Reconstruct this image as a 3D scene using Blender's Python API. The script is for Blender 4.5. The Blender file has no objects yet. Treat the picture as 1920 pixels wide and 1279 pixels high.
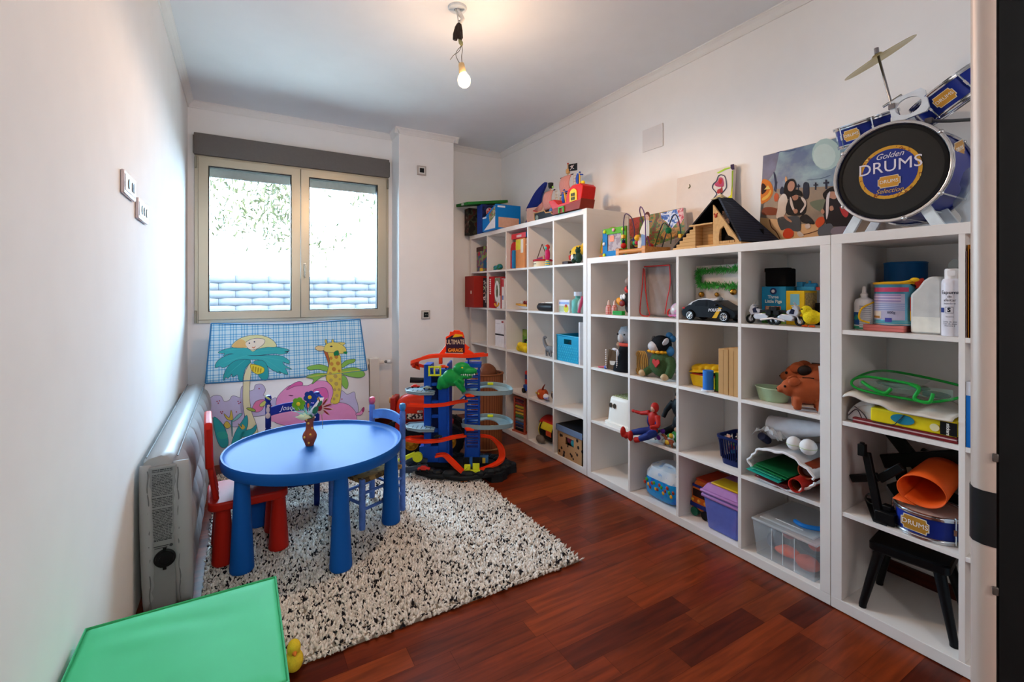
import bpy, math, random
from mathutils import Vector, Matrix, Euler
random.seed(7)
R=math.radians
sc=bpy.context.scene
# ---------------- camera, world, lights, exposure ----------------
HC,YAW,FPX,CYP=1.271,R(30.353),870.77,546.84
cam=bpy.data.objects.new('camera',bpy.data.cameras.new('camera')); sc.collection.objects.link(cam)
cam.location=(0,0,HC); cam.rotation_euler=(R(90),0,-YAW)
cam.data.sensor_width=36; cam.data.lens=FPX/1920*36; cam.data.shift_y=-(639.5-CYP)/1920
cam.data.clip_start=.02; sc.camera=cam
w=bpy.data.worlds.new('sky'); sc.world=w; w.use_nodes=True
nt=w.node_tree; bg=nt.nodes['Background']
bg.inputs[0].default_value=(.50,.745,1,1); bg.inputs[1].default_value=26
sun=bpy.data.objects.new('sun',bpy.data.lights.new('sun','SUN')); sc.collection.objects.link(sun)
sun.data.energy=22; sun.data.angle=R(.6); sun.data.color=(1,.93,.82)
sun.rotation_euler=Euler((R(48),0,R(28)))   # high, from behind the house onto the garden fence
por=bpy.data.objects.new('window_portal',bpy.data.lights.new('window_portal','AREA')); sc.collection.objects.link(por)
por.data.shape='RECTANGLE'; por.data.size=1.5; por.data.size_y=1.3; por.data.cycles.is_portal=True
por.location=(.455,4.62,1.69); por.rotation_euler=(R(-90),0,0)
bl=bpy.data.objects.new('bulb_light',bpy.data.lights.new('bulb_light','POINT')); sc.collection.objects.link(bl)
bl.data.energy=6.5; bl.data.color=(1,.66,.42); bl.data.shadow_soft_size=.03; bl.location=(1.020,2.242,2.383)
b2=bpy.data.objects.new('bulb_light_down',bpy.data.lights.new('bulb_light_down','SPOT')); sc.collection.objects.link(b2)   # second lamp at the bulb, added to light below without overexposing the ceiling
b2.data.energy=18; b2.data.color=(1,.66,.42); b2.data.spot_size=R(180); b2.data.spot_blend=.25; b2.data.shadow_soft_size=.03; b2.location=(1.020,2.242,2.383)
hl=bpy.data.objects.new('hallway_light',bpy.data.lights.new('hallway_light','POINT')); sc.collection.objects.link(hl)  # assumed, unseen source added to brighten the shelf fronts and door edge
hl.data.energy=40; hl.data.color=(1,.96,.93); hl.data.shadow_soft_size=.11; hl.location=(.35,-1.5,2.2)
sc.view_settings.view_transform='Standard'; sc.view_settings.look='None'
sc.view_settings.exposure=.76; sc.view_settings.gamma=1; sc.view_settings.use_curve_mapping=False
sc.cycles.max_bounces=10; sc.cycles.diffuse_bounces=6; sc.cycles.transparent_max_bounces=24
sc.cycles.sample_clamp_indirect=6; sc.cycles.caustics_refractive=False; sc.cycles.caustics_reflective=False

# ---------------- materials ----------------
def lin(h):
    if not isinstance(h,str): return tuple(h)+((1,) if len(h)==3 else ())
    h=h.lstrip('#'); o=[]
    for i in (0,2,4):
        c=int(h[i:i+2],16)/255; o.append(c/12.92 if c<=.04045 else ((c+.055)/1.055)**2.4)
    return (*o,1)
MC={}
def mat(h,r=.5,m=0,tr=0,al=1,em=0,var=.06,sc_=30,bump=0,sub=0,coat=0,ior=1.45):
    key=(h,r,m,tr,al,em,var,sc_,bump,coat)
    if key in MC: return MC[key]
    M_=bpy.data.materials.new('m_%s'%str(h).strip('#')); M_.use_nodes=True; MC[key]=M_
    n=M_.node_tree.nodes; l=M_.node_tree.links; p=n['Principled BSDF']
    c=lin(h); p.inputs['Base Color'].default_value=c
    p.inputs['Roughness'].default_value=r; p.inputs['Metallic'].default_value=m
    p.inputs['Transmission Weight'].default_value=tr; p.inputs['Alpha'].default_value=al; p.inputs['IOR'].default_value=ior
    p.inputs['Coat Weight'].default_value=coat; p.inputs['Specular IOR Level'].default_value=.18 if not (m or tr) else .5
    if em: p.inputs['Emission Color'].default_value=c; p.inputs['Emission Strength'].default_value=em
    tc=n.new('ShaderNodeTexCoord'); no=n.new('ShaderNodeTexNoise'); no.inputs['Scale'].default_value=sc_; no.inputs['Detail'].default_value=4
    l.new(tc.outputs['Object'],no.inputs['Vector'])
    if var and not tr:
        mr=n.new('ShaderNodeMapRange'); l.new(no.outputs['Fac'],mr.inputs['Value'])
        mr.inputs['From Min'].default_value=.3; mr.inputs['From Max'].default_value=.7
        mr.inputs['To Min'].default_value=1-var; mr.inputs['To Max'].default_value=1+var
        hs=n.new('ShaderNodeHueSaturation'); hs.inputs['Color'].default_value=c
        l.new(mr.outputs['Result'],hs.inputs['Value']); l.new(hs.outputs['Color'],p.inputs['Base Color'])
    if bump:
        b=n.new('ShaderNodeBump'); b.inputs['Strength'].default_value=bump; b.inputs['Distance'].default_value=.004
        l.new(no.outputs['Fac'],b.inputs['Height']); l.new(b.outputs['Normal'],p.inputs['Normal'])
    return M_
def plaster(name,h,r=.85):
    return mat(h,r,var=.015,sc_=6,bump=.05)
def mathn(n,op,a=None,b=None,l=None,c=None):
    k=n.new('ShaderNodeMath'); k.operation=op
    for i,x in enumerate((a,b,c)):
        if x is None: continue
        if hasattr(x,'is_output'): l.new(x,k.inputs[i])
        else: k.inputs[i].default_value=x
    return k.outputs[0]
def stripes(h1,h2,sx=0,sy=0,sz=0,duty=.5,r=.6,both=False,h3=None,al=1):
    """bands of h2 on h1 along object axes (sx, sy, sz = bands per metre); both -> a checked gingham"""
    M_=bpy.data.materials.new('m_stripes'); M_.use_nodes=True
    n=M_.node_tree.nodes; l=M_.node_tree.links; p=n['Principled BSDF']; p.inputs['Roughness'].default_value=r; p.inputs['Specular IOR Level'].default_value=.18
    tc=n.new('ShaderNodeTexCoord'); sp=n.new('ShaderNodeSeparateXYZ'); l.new(tc.outputs['Object'],sp.inputs[0])
    fs=[]
    for o,s in zip(sp.outputs,(sx,sy,sz)):
        if s:
            a=mathn(n,'MULTIPLY',o,s,l); a=mathn(n,'FRACT',a,None,l); a=mathn(n,'LESS_THAN',a,duty,l); fs.append(a)
    f=fs[0]
    if len(fs)>1:
        f=mathn(n,'ADD',fs[0],fs[1],l); f=mathn(n,'MULTIPLY',f,.5 if both else 1,l)
    mx=n.new('ShaderNodeMix'); mx.data_type='RGBA'; l.new(f,mx.inputs[0])
    mx.inputs[6].default_value=lin(h1); mx.inputs[7].default_value=lin(h2); l.new(mx.outputs[2],p.inputs['Base Color'])
    p.inputs['Alpha'].default_value=al
    return M_
def speck(h1,h2,scale=60,thr=.6,r=.6,h3=None,bump=0,kind='noise'):
    """blotches of h2 on h1"""
    M_=bpy.data.materials.new('m_speck'); M_.use_nodes=True
    n=M_.node_tree.nodes; l=M_.node_tree.links; p=n['Principled BSDF']; p.inputs['Roughness'].default_value=r; p.inputs['Specular IOR Level'].default_value=.18
    tc=n.new('ShaderNodeTexCoord')
    if kind=='voro':
        no=n.new('ShaderNodeTexVoronoi'); no.inputs['Scale'].default_value=scale; o=no.outputs['Distance']
    else:
        no=n.new('ShaderNodeTexNoise'); no.inputs['Scale'].default_value=scale; no.inputs['Detail'].default_value=3; o=no.outputs['Fac']
    l.new(tc.outputs['Object'],no.inputs['Vector'])
    cr=n.new('ShaderNodeValToRGB'); l.new(o,cr.inputs[0]); e=cr.color_ramp.elements
    cr.color_ramp.interpolation='CONSTANT'
    e[0].position=0; e[0].color=lin(h1 if kind!='voro' else h2); e[1].position=thr; e[1].color=lin(h2 if kind!='voro' else h1)
    if h3:
        q=e.new(min(.98,thr+.08)); q.color=lin(h3)
    l.new(cr.outputs[0],p.inputs['Base Color'])
    if bump:
        b=n.new('ShaderNodeBump'); b.inputs['Strength'].default_value=bump; b.inputs['Distance'].default_value=.004
        l.new(o,b.inputs['Height']); l.new(b.outputs['Normal'],p.inputs['Normal'])
    return M_
def woodm(h1,h2,r=.4,ax=0,s=14,ring=7,off=0,coat=0):
    M_=bpy.data.materials.new('m_wood'); M_.use_nodes=True
    n=M_.node_tree.nodes; l=M_.node_tree.links; p=n['Principled BSDF']; p.inputs['Roughness'].default_value=r
    p.inputs['Coat Weight'].default_value=coat; p.inputs['Coat Roughness'].default_value=.25; p.inputs['Specular IOR Level'].default_value=.22
    tc=n.new('ShaderNodeTexCoord'); mp=n.new('ShaderNodeMapping'); l.new(tc.outputs['Object'],mp.inputs[0])
    v=[s,s,s]; v[ax]=s/12; mp.inputs['Scale'].default_value=v; mp.inputs['Location'].default_value=(off,off*1.7,off*.3)
    no=n.new('ShaderNodeTexNoise'); no.inputs['Scale'].default_value=ring; no.inputs['Detail'].default_value=6; no.inputs['Distortion'].default_value=.6
    l.new(mp.outputs[0],no.inputs['Vector'])
    cr=n.new('ShaderNodeValToRGB'); l.new(no.outputs['Fac'],cr.inputs[0])
    cr.color_ramp.elements[0].position=.3; cr.color_ramp.elements[0].color=lin(h2)
    cr.color_ramp.elements[1].position=.7; cr.color_ramp.elements[1].color=lin(h1)
    l.new(cr.outputs[0],p.inputs['Base Color'])
    return M_
# ---------------- mesh builder ----------------
class B:
    def __init__(s): s.v=[];s.f=[];s.mi=[];s.k=0;s.m=Matrix();s.bb=None
    def t(s,x=0,y=0,z=0,rx=0,ry=0,rz=0,sx=1,sy=1,sz=1):
        s.m=Matrix.Translation((x,y,z))@Euler((R(rx),R(ry),R(rz))).to_matrix().to_4x4()@Matrix.Diagonal((sx,sy,sz,1)); return s
    def c(s,k): s.k=k; return s
    def add(s,vs,fs):
        o=len(s.v); s.v+=[tuple(s.m@Vector(p)) for p in vs]
        s.f+=[tuple(i+o for i in f) for f in fs]; s.mi+=[s.k]*len(fs); return s
    def box(s,x0,x1,y0,y1,z0,z1):
        return s.add([(x0,y0,z0),(x1,y0,z0),(x1,y1,z0),(x0,y1,z0),(x0,y0,z1),(x1,y0,z1),(x1,y1,z1),(x0,y1,z1)],
            [(0,3,2,1),(4,5,6,7),(0,1,5,4),(1,2,6,5),(2,3,7,6),(3,0,4,7)])
    def cb(s,cx,cy,cz,dx,dy,dz): return s.box(cx-dx/2,cx+dx/2,cy-dy/2,cy+dy/2,cz-dz/2,cz+dz/2)
    def frus(s,x0,x1,y0,y1,z0,z1,ix,iy):   # box whose bottom is inset by ix, iy
        return s.add([(x0+ix,y0+iy,z0),(x1-ix,y0+iy,z0),(x1-ix,y1-iy,z0),(x0+ix,y1-iy,z0),(x0,y0,z1),(x1,y0,z1),(x1,y1,z1),(x0,y1,z1)],
            [(0,3,2,1),(4,5,6,7),(0,1,5,4),(1,2,6,5),(2,3,7,6),(3,0,4,7)])
    def prism(s,pts,a,b,ax='y'):
        f={'y':lambda p,q:(p[0],q,p[1]),'x':lambda p,q:(q,p[0],p[1]),'z':lambda p,q:(p[0],p[1],q)}[ax]
        n=len(pts); vs=[f(p,a) for p in pts]+[f(p,b) for p in pts]
        return s.add(vs,[tuple(range(n)),tuple(range(2*n-1,n-1,-1))]+[(i,i+n,(i+1)%n+n,(i+1)%n) for i in range(n)])
    def poly(s,pts): return s.add(pts,[tuple(range(len(pts)))])
    def lathe(s,prof,seg=24,a0=0,a1=360):
        full=abs(a1-a0)>=360; ns=seg if full else seg+1; vs=[];fs=[];n=len(prof)
        for i in range(ns):
            a=R(a0+(a1-a0)*i/seg); vs+=[(r*math.cos(a),r*math.sin(a),z) for r,z in prof]
        for i in range(seg):
            j=(i+1)%ns
            for k in range(n-1):
                q=[i*n+k,j*n+k,j*n+k+1,i*n+k+1]
                if prof[k][0]<1e-7: q=[i*n+k,j*n+k+1,i*n+k+1]
                elif prof[k+1][0]<1e-7: q=[i*n+k,j*n+k,i*n+k+1]
                fs.append(tuple(q))
        return s.add(vs,fs)
    def cyl(s,r,z0,z1,seg=20,r2=None):
        r2=r if r2 is None else r2; return s.lathe([(0,z0),(r,z0),(r2,z1),(0,z1)],seg)
    def tube(s,pts,r,seg=8,closed=False,cap=True):
        P=[Vector(p) for p in pts]; n=len(P); rr=r if hasattr(r,'__len__') else [r]*n
        T=[]
        for i in range(n):
            if closed: t=P[(i+1)%n]-P[i-1]
            else: t=P[min(i+1,n-1)]-P[max(i-1,0)]
            T.append(t.normalized() if t.length>1e-9 else Vector((0,0,1)))
        u=T[0].orthogonal().normalized(); vs=[]
        for i in range(n):
            if i: 
                u=u-T[i]*u.dot(T[i]); u=u.normalized() if u.length>1e-6 else T[i].orthogonal().normalized()
            w_=T[i].cross(u)
            for k in range(seg):
                a=2*math.pi*k/seg; vs.append(tuple(P[i]+(u*math.cos(a)+w_*math.sin(a))*rr[i]))
        fs=[]
        for i in range(n if closed else n-1):
            j=(i+1)%n
            for k in range(seg): fs.append((i*seg+k,i*seg+(k+1)%seg,j*seg+(k+1)%seg,j*seg+k))
        if not closed and cap: fs+=[tuple(range(seg-1,-1,-1)),tuple((n-1)*seg+k for k in range(seg))]
        return s.add(vs,fs)
    def ell(s,x,y,z,rx,ry=None,rz=None,seg=16,rings=10,rot=None):
        ry=rx if ry is None else ry; rz=rx if rz is None else rz
        vs=[];fs=[]; E=Euler([R(a) for a in rot]).to_matrix() if rot else Matrix.Identity(3)
        for i in range(rings+1):
            p=math.pi*i/rings
            for k in range(seg):
                a=2*math.pi*k/seg; q=E@Vector((rx*math.sin(p)*math.cos(a),ry*math.sin(p)*math.sin(a),rz*math.cos(p)))
                vs.append((x+q.x,y+q.y,z+q.z))
        for i in range(rings):
            for k in range(seg):
                a,b,c_,d=i*seg+k,i*seg+(k+1)%seg,(i+1)*seg+(k+1)%seg,(i+1)*seg+k
                if i==0: fs.append((a,d,c_))
                elif i==rings-1: fs.append((a,d,b))
                else: fs.append((a,d,c_,b))
        return s.add(vs,fs)
    def tor(s,x,y,z,Rr,r,ax='z',seg=28,ss=8,a0=0,a1=360,ry=None):
        ry=Rr if ry is None else ry; pts=[]; full=abs(a1-a0)>=360; n=seg if full else seg+1
        for i in range(n):
            a=R(a0+(a1-a0)*i/seg); p,q=Rr*math.cos(a),ry*math.sin(a)
            pts.append({'z':(x+p,y+q,z),'y':(x+p,y,z+q),'x':(x,y+p,z+q)}[ax])
        return s.tube(pts,r,ss,closed=full)
    def loft(s,rings,cap=True,closed=False):
        n=len(rings[0]); vs=[p for r_ in rings for p in r_]; fs=[]; m=len(rings)
        for i in range(m if closed else m-1):
            j=(i+1)%m
            for k in range(n): fs.append((i*n+k,i*n+(k+1)%n,j*n+(k+1)%n,j*n+k))
        if cap and not closed: fs+=[tuple(range(n-1,-1,-1)),tuple((m-1)*n+k for k in range(n))]
        return s.add(vs,fs)
    def grid(s,fn,nu,nv):
        vs=[fn(i/nu,j/nv) for j in range(nv+1) for i in range(nu+1)]
        return s.add(vs,[(j*(nu+1)+i,j*(nu+1)+i+1,(j+1)*(nu+1)+i+1,(j+1)*(nu+1)+i) for j in range(nv) for i in range(nu)])
def obj(name,b,mats,parent=None,bev=0,seg=2,sub=0,rem=0,thick=0,smooth=True,ang=38,loc=None,rz=None,rot=None,label=None,fix=True):
    me=bpy.data.meshes.new(name); me.from_pydata(b.v,[],b.f)
    if not isinstance(mats,(list,tuple)): mats=[mats]
    for m_ in mats: me.materials.append(mat(m_) if isinstance(m_,str) else m_)
    me.polygons.foreach_set('material_index',b.mi)
    if fix and not thick:
        import bmesh
        bm=bmesh.new(); bm.from_mesh(me); bmesh.ops.remove_doubles(bm,verts=bm.verts,dist=2e-6); bmesh.ops.recalc_face_normals(bm,faces=bm.faces); bm.to_mesh(me); bm.free()
    if smooth:
        me.polygons.foreach_set('use_smooth',[True]*len(me.polygons))
        if not rem and not sub: me.set_sharp_from_angle(angle=R(ang))
    me.update()
    o=bpy.data.objects.new(name,me); sc.collection.objects.link(o)
    if parent: o.parent=parent
    if loc: o.location=loc
    if rz is not None: o.rotation_euler.z=R(rz)
    if rot: o.rotation_euler=[R(a) for a in rot]
    if rem:
        q=o.modifiers.new('r','REMESH'); q.mode='VOXEL'; q.voxel_size=rem; q.use_smooth_shade=True
        q=o.modifiers.new('s','SMOOTH'); q.iterations=4; q.factor=.5
    if thick: q=o.modifiers.new('t','SOLIDIFY'); q.thickness=thick; q.offset=0
    if bev: q=o.modifiers.new('b','BEVEL'); q.width=bev; q.segments=seg; q.limit_method='ANGLE'; q.angle_limit=R(40)
    if sub: q=o.modifiers.new('u','SUBSURF'); q.levels=sub; q.render_levels=sub
    if label: o['label']=label
    return o
def thing(name,label,cat,loc=(0,0,0),rz=0,group=None,rot=None):
    o=bpy.data.objects.new(name,None); sc.collection.objects.link(o); o.empty_display_size=.05
    o.location=loc; o.rotation_euler=(0,0,R(rz))
    if rot: o.rotation_euler=[R(a) for a in rot]
    return tag(o,label,cat,group)
def tag(o,label,cat,group=None):
    o['label']=label; o['category']=cat
    if group: o['group']=group
    return o
def stru(o,label=None,cat=None):
    o['kind']='structure'
    if label: o['label']=label
    if cat: o['category']=cat
    return o
def text(s,name,size,m,parent,loc,rot=(90,0,0),ext=.0008,al='CENTER',sx=1,shear=0,bold=0):
    c=bpy.data.curves.new(name,'FONT'); c.body=s; c.size=size; c.extrude=ext; c.align_x=al; c.align_y='CENTER'; c.shear=shear; c.offset=0 if any(q in s for q in 'MW') else bold
    c.resolution_u=3
    c.materials.append(mat(m) if isinstance(m,str) else m)
    tmp=bpy.data.objects.new('tmp',c); me=bpy.data.meshes.new_from_object(tmp); bpy.data.objects.remove(tmp); bpy.data.curves.remove(c)
    me.transform(Matrix.Diagonal((sx,1,1,1)))
    o=bpy.data.objects.new(name,me); sc.collection.objects.link(o); o.parent=parent; o.location=loc
    o.rotation_euler=[R(a) for a in rot]; return o
def copytree(o,parent=None):
    c=o.copy(); sc.collection.objects.link(c); c.parent=parent
    for ch in list(o.children): copytree(ch,c)
    return c
def catmull(P,n=6,closed=False):
    P=[Vector(p) for p in P]; out=[]; N=len(P)
    for i in range(N if closed else N-1):
        if closed: a,b,c,d=P[i-1],P[i],P[(i+1)%N],P[(i+2)%N]
        else: a,b,c,d=P[max(i-1,0)],P[i],P[i+1],P[min(i+2,N-1)]
        for k in range(n):
            t=k/n; out.append(tuple(.5*((2*b)+(c-a)*t+(2*a-5*b+4*c-d)*t*t+(3*b-a-3*c+d)*t**3)))
    if not closed: out.append(tuple(P[-1]))
    return out
S_,C_=math.sin(YAW),math.cos(YAW)
CREAM='#e9e4da'; WHITE='#efeeec'; SHELF=mat('#e6e1dc',.38,var=.012,sc_=4)
# ---------------- room shell ----------------
XL,XR,YB,YF,ZC=-.355,2.46,4.43,-.62,2.77
WALLM=plaster('wall','#f0eeec'); CEILM=plaster('ceil','#e4e6e9')
# floor: strip parquet running across the room, every strip its own tone
fm=[woodm(a,b_,.34,0,9,5,i*3.1,.06) for i,(a,b_) in enumerate((('#8e3a16','#66260d'),('#7f3012','#571f0c'),('#98431a','#702e10'),('#5e200e','#3e1308'),('#772d11','#4f1c0a'),('#863b18','#60250e')))]
b=B(); y=YF-.05; rw=.0955; rnd=random.Random(3)
while y<YB+.3:
    x=XL-.1-rnd.random()*.5
    while x<XR+.1:
        L=rnd.choice((.3,.42,.5,.58,.66)); b.c(rnd.choice((0,0,1,1,2,4,4,5,5,3)) if rnd.random()<.96 else 3)
        b.poly([(x,y,0),(x+L-.0009,y,0),(x+L-.0009,y+rw-.0007,0),(x,y+rw-.0007,0)]); x+=L
    y+=rw
b.c(6).box(XL-.2,XR+.2,YF-.1,YB+.05,-.08,-.0006)
stru(obj('floor',b,fm+['#2a100b'],smooth=False,fix=False))
stru(obj('ceiling',B().box(XL-.2,XR+.2,YF-.2,YB+.28,ZC,ZC+.15),CEILM,smooth=False))
stru(obj('wall_left',B().box(XL-.15,XL,YF-.2,YB+.28,-.08,ZC),WALLM,smooth=False))
stru(obj('wall_right',B().box(XR,XR+.15,YF-.2,YB+.28,-.08,ZC),WALLM,smooth=False))
b=B(); b.box(XL,-.25,YF-.12,YF,-.08,ZC).box(1.75,XR,YF-.12,YF,-.08,ZC).box(-.25,1.75,YF-.12,YF,2.58,ZC); stru(obj('wall_front',b,WALLM,smooth=False))
b=B(); b.box(-1.0,2.2,-2.7,-2.6,0,2.6).box(-1.1,-1.0,-2.7,YF-.12,0,2.6).box(2.2,2.3,-2.7,YF-.12,0,2.6).box(-1.1,XL-.14,YF-.14,YF-.12,0,2.6); stru(obj('wall_hallway',b,WALLM,smooth=False))
stru(obj('ceiling_hallway',B().box(-1.1,2.3,-2.7,YF-.12,2.6,2.7),CEILM,smooth=False),'white hallway ceiling','ceiling')
stru(obj('floor_hallway',B().box(-1.1,2.3,-2.7,YF-.1,-.08,-.001),fm[0],smooth=False),'hallway parquet','floor')
hg=thing('assumed_hallway_lamp','assumed white globe lamp on the unseen hallway ceiling, added for light from behind the camera','lamp',(.35,-1.5,2.6)); gm=mat('#fff1e2',.4,em=5,var=0)  # body for the assumed light behind the camera, never in view
g_=obj('globe',B().t(0,0,-.4).ell(0,0,0,.10),gm,hg); obj('rod',B().cyl(.01,-.32,0,10).cyl(.05,-.02,0,20),'#cccccc',hg)
hl.location=(.35,-1.5,2.06)
wx0,wx1,wz0,wz1=-.31,1.222,1.02,2.52
b=B(); 
for q in ((XL,wx0,YB,YB+.25,-.08,ZC),(wx1,XR,YB,YB+.25,-.08,ZC),(wx0,wx1,YB,YB+.25,-.08,wz0),(wx0,wx1,YB,YB+.25,wz1,ZC)): b.box(*q)
stru(obj('wall_back',b,WALLM,smooth=False))
stru(obj('wall_pillar',B().box(1.258,1.80,4.20,YB,0,ZC),WALLM,bev=.003))
# crown moulding: small cove, one run per wall
CRM=mat('#e8e6e3',.6,var=.01)
def crown(p,q,nx,ny,i):
    P,Q=Vector(p+(0,)),Vector(q+(0,)); prof=[(0,.004),(0,-.050),(.008,-.050),(.011,-.040),(.024,-.020),(.036,-.010),(.042,-.008),(.042,.004)]
    if i in (3,5): prof=[(a*.97,z*.985-.0003) if z<0 else (a*.97,z) for a,z in prof]
    b=B(); b.loft([[(V.x+nx*a,V.y+ny*a,ZC+z) for a,z in prof] for V in (P,Q)])
    stru(obj('trim_%d'%i,b,CRM,smooth=False))
crown((XR,YF),(XR,YB),-1,0,1); crown((1.80,YB),(XR,YB),0,-1,2); crown((1.80-.0,4.161),(1.80,YB),1,0,3)
crown((1.216,4.20),(1.842,4.20),0,-1,4); crown((1.258,4.161),(1.258,YB),-1,0,5); crown((XL,YB),(1.258,YB),0,-1,6); crown((XL,YF),(XL,YB),1,0,7)
BBM=woodm('#5b2417','#3b150e',.35,1,9,5)
stru(obj('baseboard_right',B().box(XR-.0145,XR,YF,.93,0,.10),BBM,bev=.002))
stru(obj('baseboard_back',B().box(XL,1.258,YB-.015,YB,0,.08),woodm('#5b2417','#3b150e',.35,0,9,5),bev=.002))
# ---------------- window ----------------
ALU=mat('#b9b09c',.32,.55,var=.03,sc_=3); DARKG=mat('#2b2b2a',.5)
wn=thing('window_1','two-sash window with a champagne metal frame, bright garden outside','window'); stru(wn)
b=B(); Y0,Y1=YB-.012,YB+.07
for q in ((wx0,-.285,1.02,2.352),(1.197,wx1,1.02,2.352)): b.box(q[0],q[1],Y0,Y1,q[2],q[3])
b.box(-.285,1.197,Y0,Y1,1.02,1.045); b.box(-.285,1.197,Y0,Y1,2.335,2.352)
obj('window_frame',b,ALU,wn,bev=.002)
def sash(x0,x1,gx0,gx1):
    s=B(); z0,z1,g0,g1=1.045,2.335,1.11,2.272; yy0,yy1=YB-.03,YB+.045
    O=[(x0,z0),(x1,z0),(x1,z1),(x0,z1)]; I=[(gx0,g0),(gx1,g0),(gx1,g1),(gx0,g1)]
    for i in range(4):
        j=(i+1)%4; s.prism([O[i],O[j],I[j],I[i]],yy0,yy1,'y')
    fr=obj('sash',s,ALU,wn,bev=.0025)
    g=B()
    for i in range(4):
        j=(i+1)%4; J=[(gx0+.006,g0+.006),(gx1-.006,g0+.006),(gx1-.006,g1-.006),(gx0+.006,g1-.006)]
        g.prism([I[i],I[j],J[j],J[i]],yy0+.012,yy1-.005,'y')
    obj('gasket',g,DARKG,fr)
    obj('pane',B().box(gx0-.004,gx1+.004,YB+.008,YB+.012,g0-.004,g1+.004),GLASS,fr,smooth=False)
    return fr
def glassmat():
    M_=bpy.data.materials.new('m_pane'); M_.use_nodes=True; n=M_.node_tree.nodes; l=M_.node_tree.links; n.remove(n['Principled BSDF'])
    t=n.new('ShaderNodeBsdfTransparent'); t.inputs[0].default_value=(.96,.98,.97,1); g=n.new('ShaderNodeBsdfGlossy'); g.inputs['Roughness'].default_value=.02
    f=n.new('ShaderNodeFresnel'); f.inputs[0].default_value=1.3; m=n.new('ShaderNodeMixShader')
    l.new(f.outputs[0],m.inputs[0]); l.new(t.outputs[0],m.inputs[1]); l.new(g.outputs[0],m.inputs[2]); l.new(m.outputs[0],n['Material Output'].inputs[0]); return M_
GLASS=glassmat()
sash(-.285,.452,-.217,.382); s2=sash(.455,1.197,.522,1.117)
b=B(); b.box(.4745,.4985,YB-.034,YB-.03,1.45,1.52).t(.486,YB-.04,1.50).cyl(.008,-.01,.01,12).t(); b.tube([(.486,YB-.038,1.50),(.486,YB-.058,1.50),(.486,YB-.06,1.47),(.486,YB-.058,1.39)],[.007,.007,.008,.006],10)
obj('window_handle',b,mat('#c9c2b2',.25,.7),wn)
for hx in (-.302,1.212):
    for hz in (1.08,2.30): obj('hinge',B().box(hx-.007,hx+.007,YB-.034,YB-.012,hz-.055,hz+.04),mat('#8d8878',.3,.7),wn,bev=.003)
b=B().box(-.312,1.224,YB-.035,YB+.06,2.352,2.522)
b.box(-.318,-.311,YB-.038,YB+.0,2.36,2.50).box(1.2235,1.23,YB-.038,YB,2.36,2.50)
obj('shutter_box',b,mat('#6d6864',.55,var=.04,sc_=80),wn,bev=.003,label='taupe roller shutter box')
b=B().box(wx0,wx1,YB+.105,YB+.12,2.212,2.36).box(wx0,wx1,YB+.102,YB+.123,2.212,2.222)
obj('shutter_slat',b,mat('#c4c6c8',.5),wn,label='rolled-up grey shutter slats')
obj('window_sill',B().box(wx0-.02,wx1+.02,YB+.07,YB+.30,.985,1.02),mat('#c9c5bd',.6),wn,bev=.003)
# ---------------- garden outside ----------------
stru(obj('ground',B().box(-9,11,YB+.26,24,-.3,-.02),speck('#8d8a80','#a8a498',3,.5,.9)),'pale paved garden outside the window','ground')
fe=thing('garden_fence','white woven block fence in the garden beyond the window','fence',(0,8.6,0))
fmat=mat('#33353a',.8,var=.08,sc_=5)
b=B(); random.seed(5)
for r_ in range(13):
    z0=-.02+r_*.119
    for k in range(34):
        x0=-6.5+k*.46+(.23 if r_%2 else 0)
        n=8; top=[];
        ring=[]
        for i in range(n+1):
            a=i/n; ring.append((x0+a*.455,-.014*math.sin(math.pi*a)))
        b.add([(x,y_,z0) for x,y_ in ring]+[(x,y_,z0+.117) for x,y_ in ring],[(i,i+1,i+n+2,i+n+1) for i in range(n)])
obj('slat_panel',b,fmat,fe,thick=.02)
b=B()
for k in range(18): b.box(-6.5+k*.92-.02,-6.5+k*.92+.02,.0,.05,-.02,1.56)
b.box(-6.6,9.2,.03,.045,-.02,1.53)
obj('post',b,mat('#3a3d44',.7),fe)
def tree(x,y,h,r_,seed,lab,kind='olive_tree',n=1700,c='#7d8a5c'):
    rr=random.Random(seed); t=thing(kind,lab,'tree',(x,y,-.02))
    b=B(); b.tube([(0,0,0),(.05,.02,h*.3),(-.04,0,h*.55),(.03,0,h*.8)],[.09,.075,.055,.03],8)
    for k in range(7):
        a=rr.random()*6.28; z=h*(.45+.05*k); b.tube([(0,0,z),(math.cos(a)*r_*.5,math.sin(a)*r_*.5,z+.3),(math.cos(a)*r_*.9,math.sin(a)*r_*.9,z+.45)],[.03,.02,.008],6)
    obj('trunk',b,'#6d5c48',t)
    b=B()
    cl=[(rr.gauss(0,.45)*r_,rr.gauss(0,.45)*r_,h*.75+rr.gauss(0,.4)*r_) for _ in range(26)]
    for i in range(n):
        c0=rr.choice(cl); p=Vector((c0[0]+rr.gauss(0,.16)*r_,c0[1]+rr.gauss(0,.16)*r_,c0[2]+rr.gauss(0,.16)*r_))
        b.m=Matrix.Translation(p)@Euler((rr.random()*6,rr.random()*6,rr.random()*6)).to_matrix().to_4x4()
        s=.07+.05*rr.random(); b.poly([(-s,0,0),(0,-s*.22,.004),(s,0,0),(0,s*.22,.004)])
    b.t(); obj('foliage',b,mat(c,.7,var=.3,sc_=3),t,fix=False)
tree(.4,11.5,4.4,1.5,3,'pale leafy tree seen through the left window pane',n=1500,c='#2a2a14')
tree(3.3,11.5,4.2,1.0,5,'slim sunlit tree seen through the right window pane',n=260,c='#232a12')
tree(-2.6,6.3,4.3,.9,9,'leafy garden tree whose shade dapples the fence, left of the left pane',n=1500)
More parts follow.
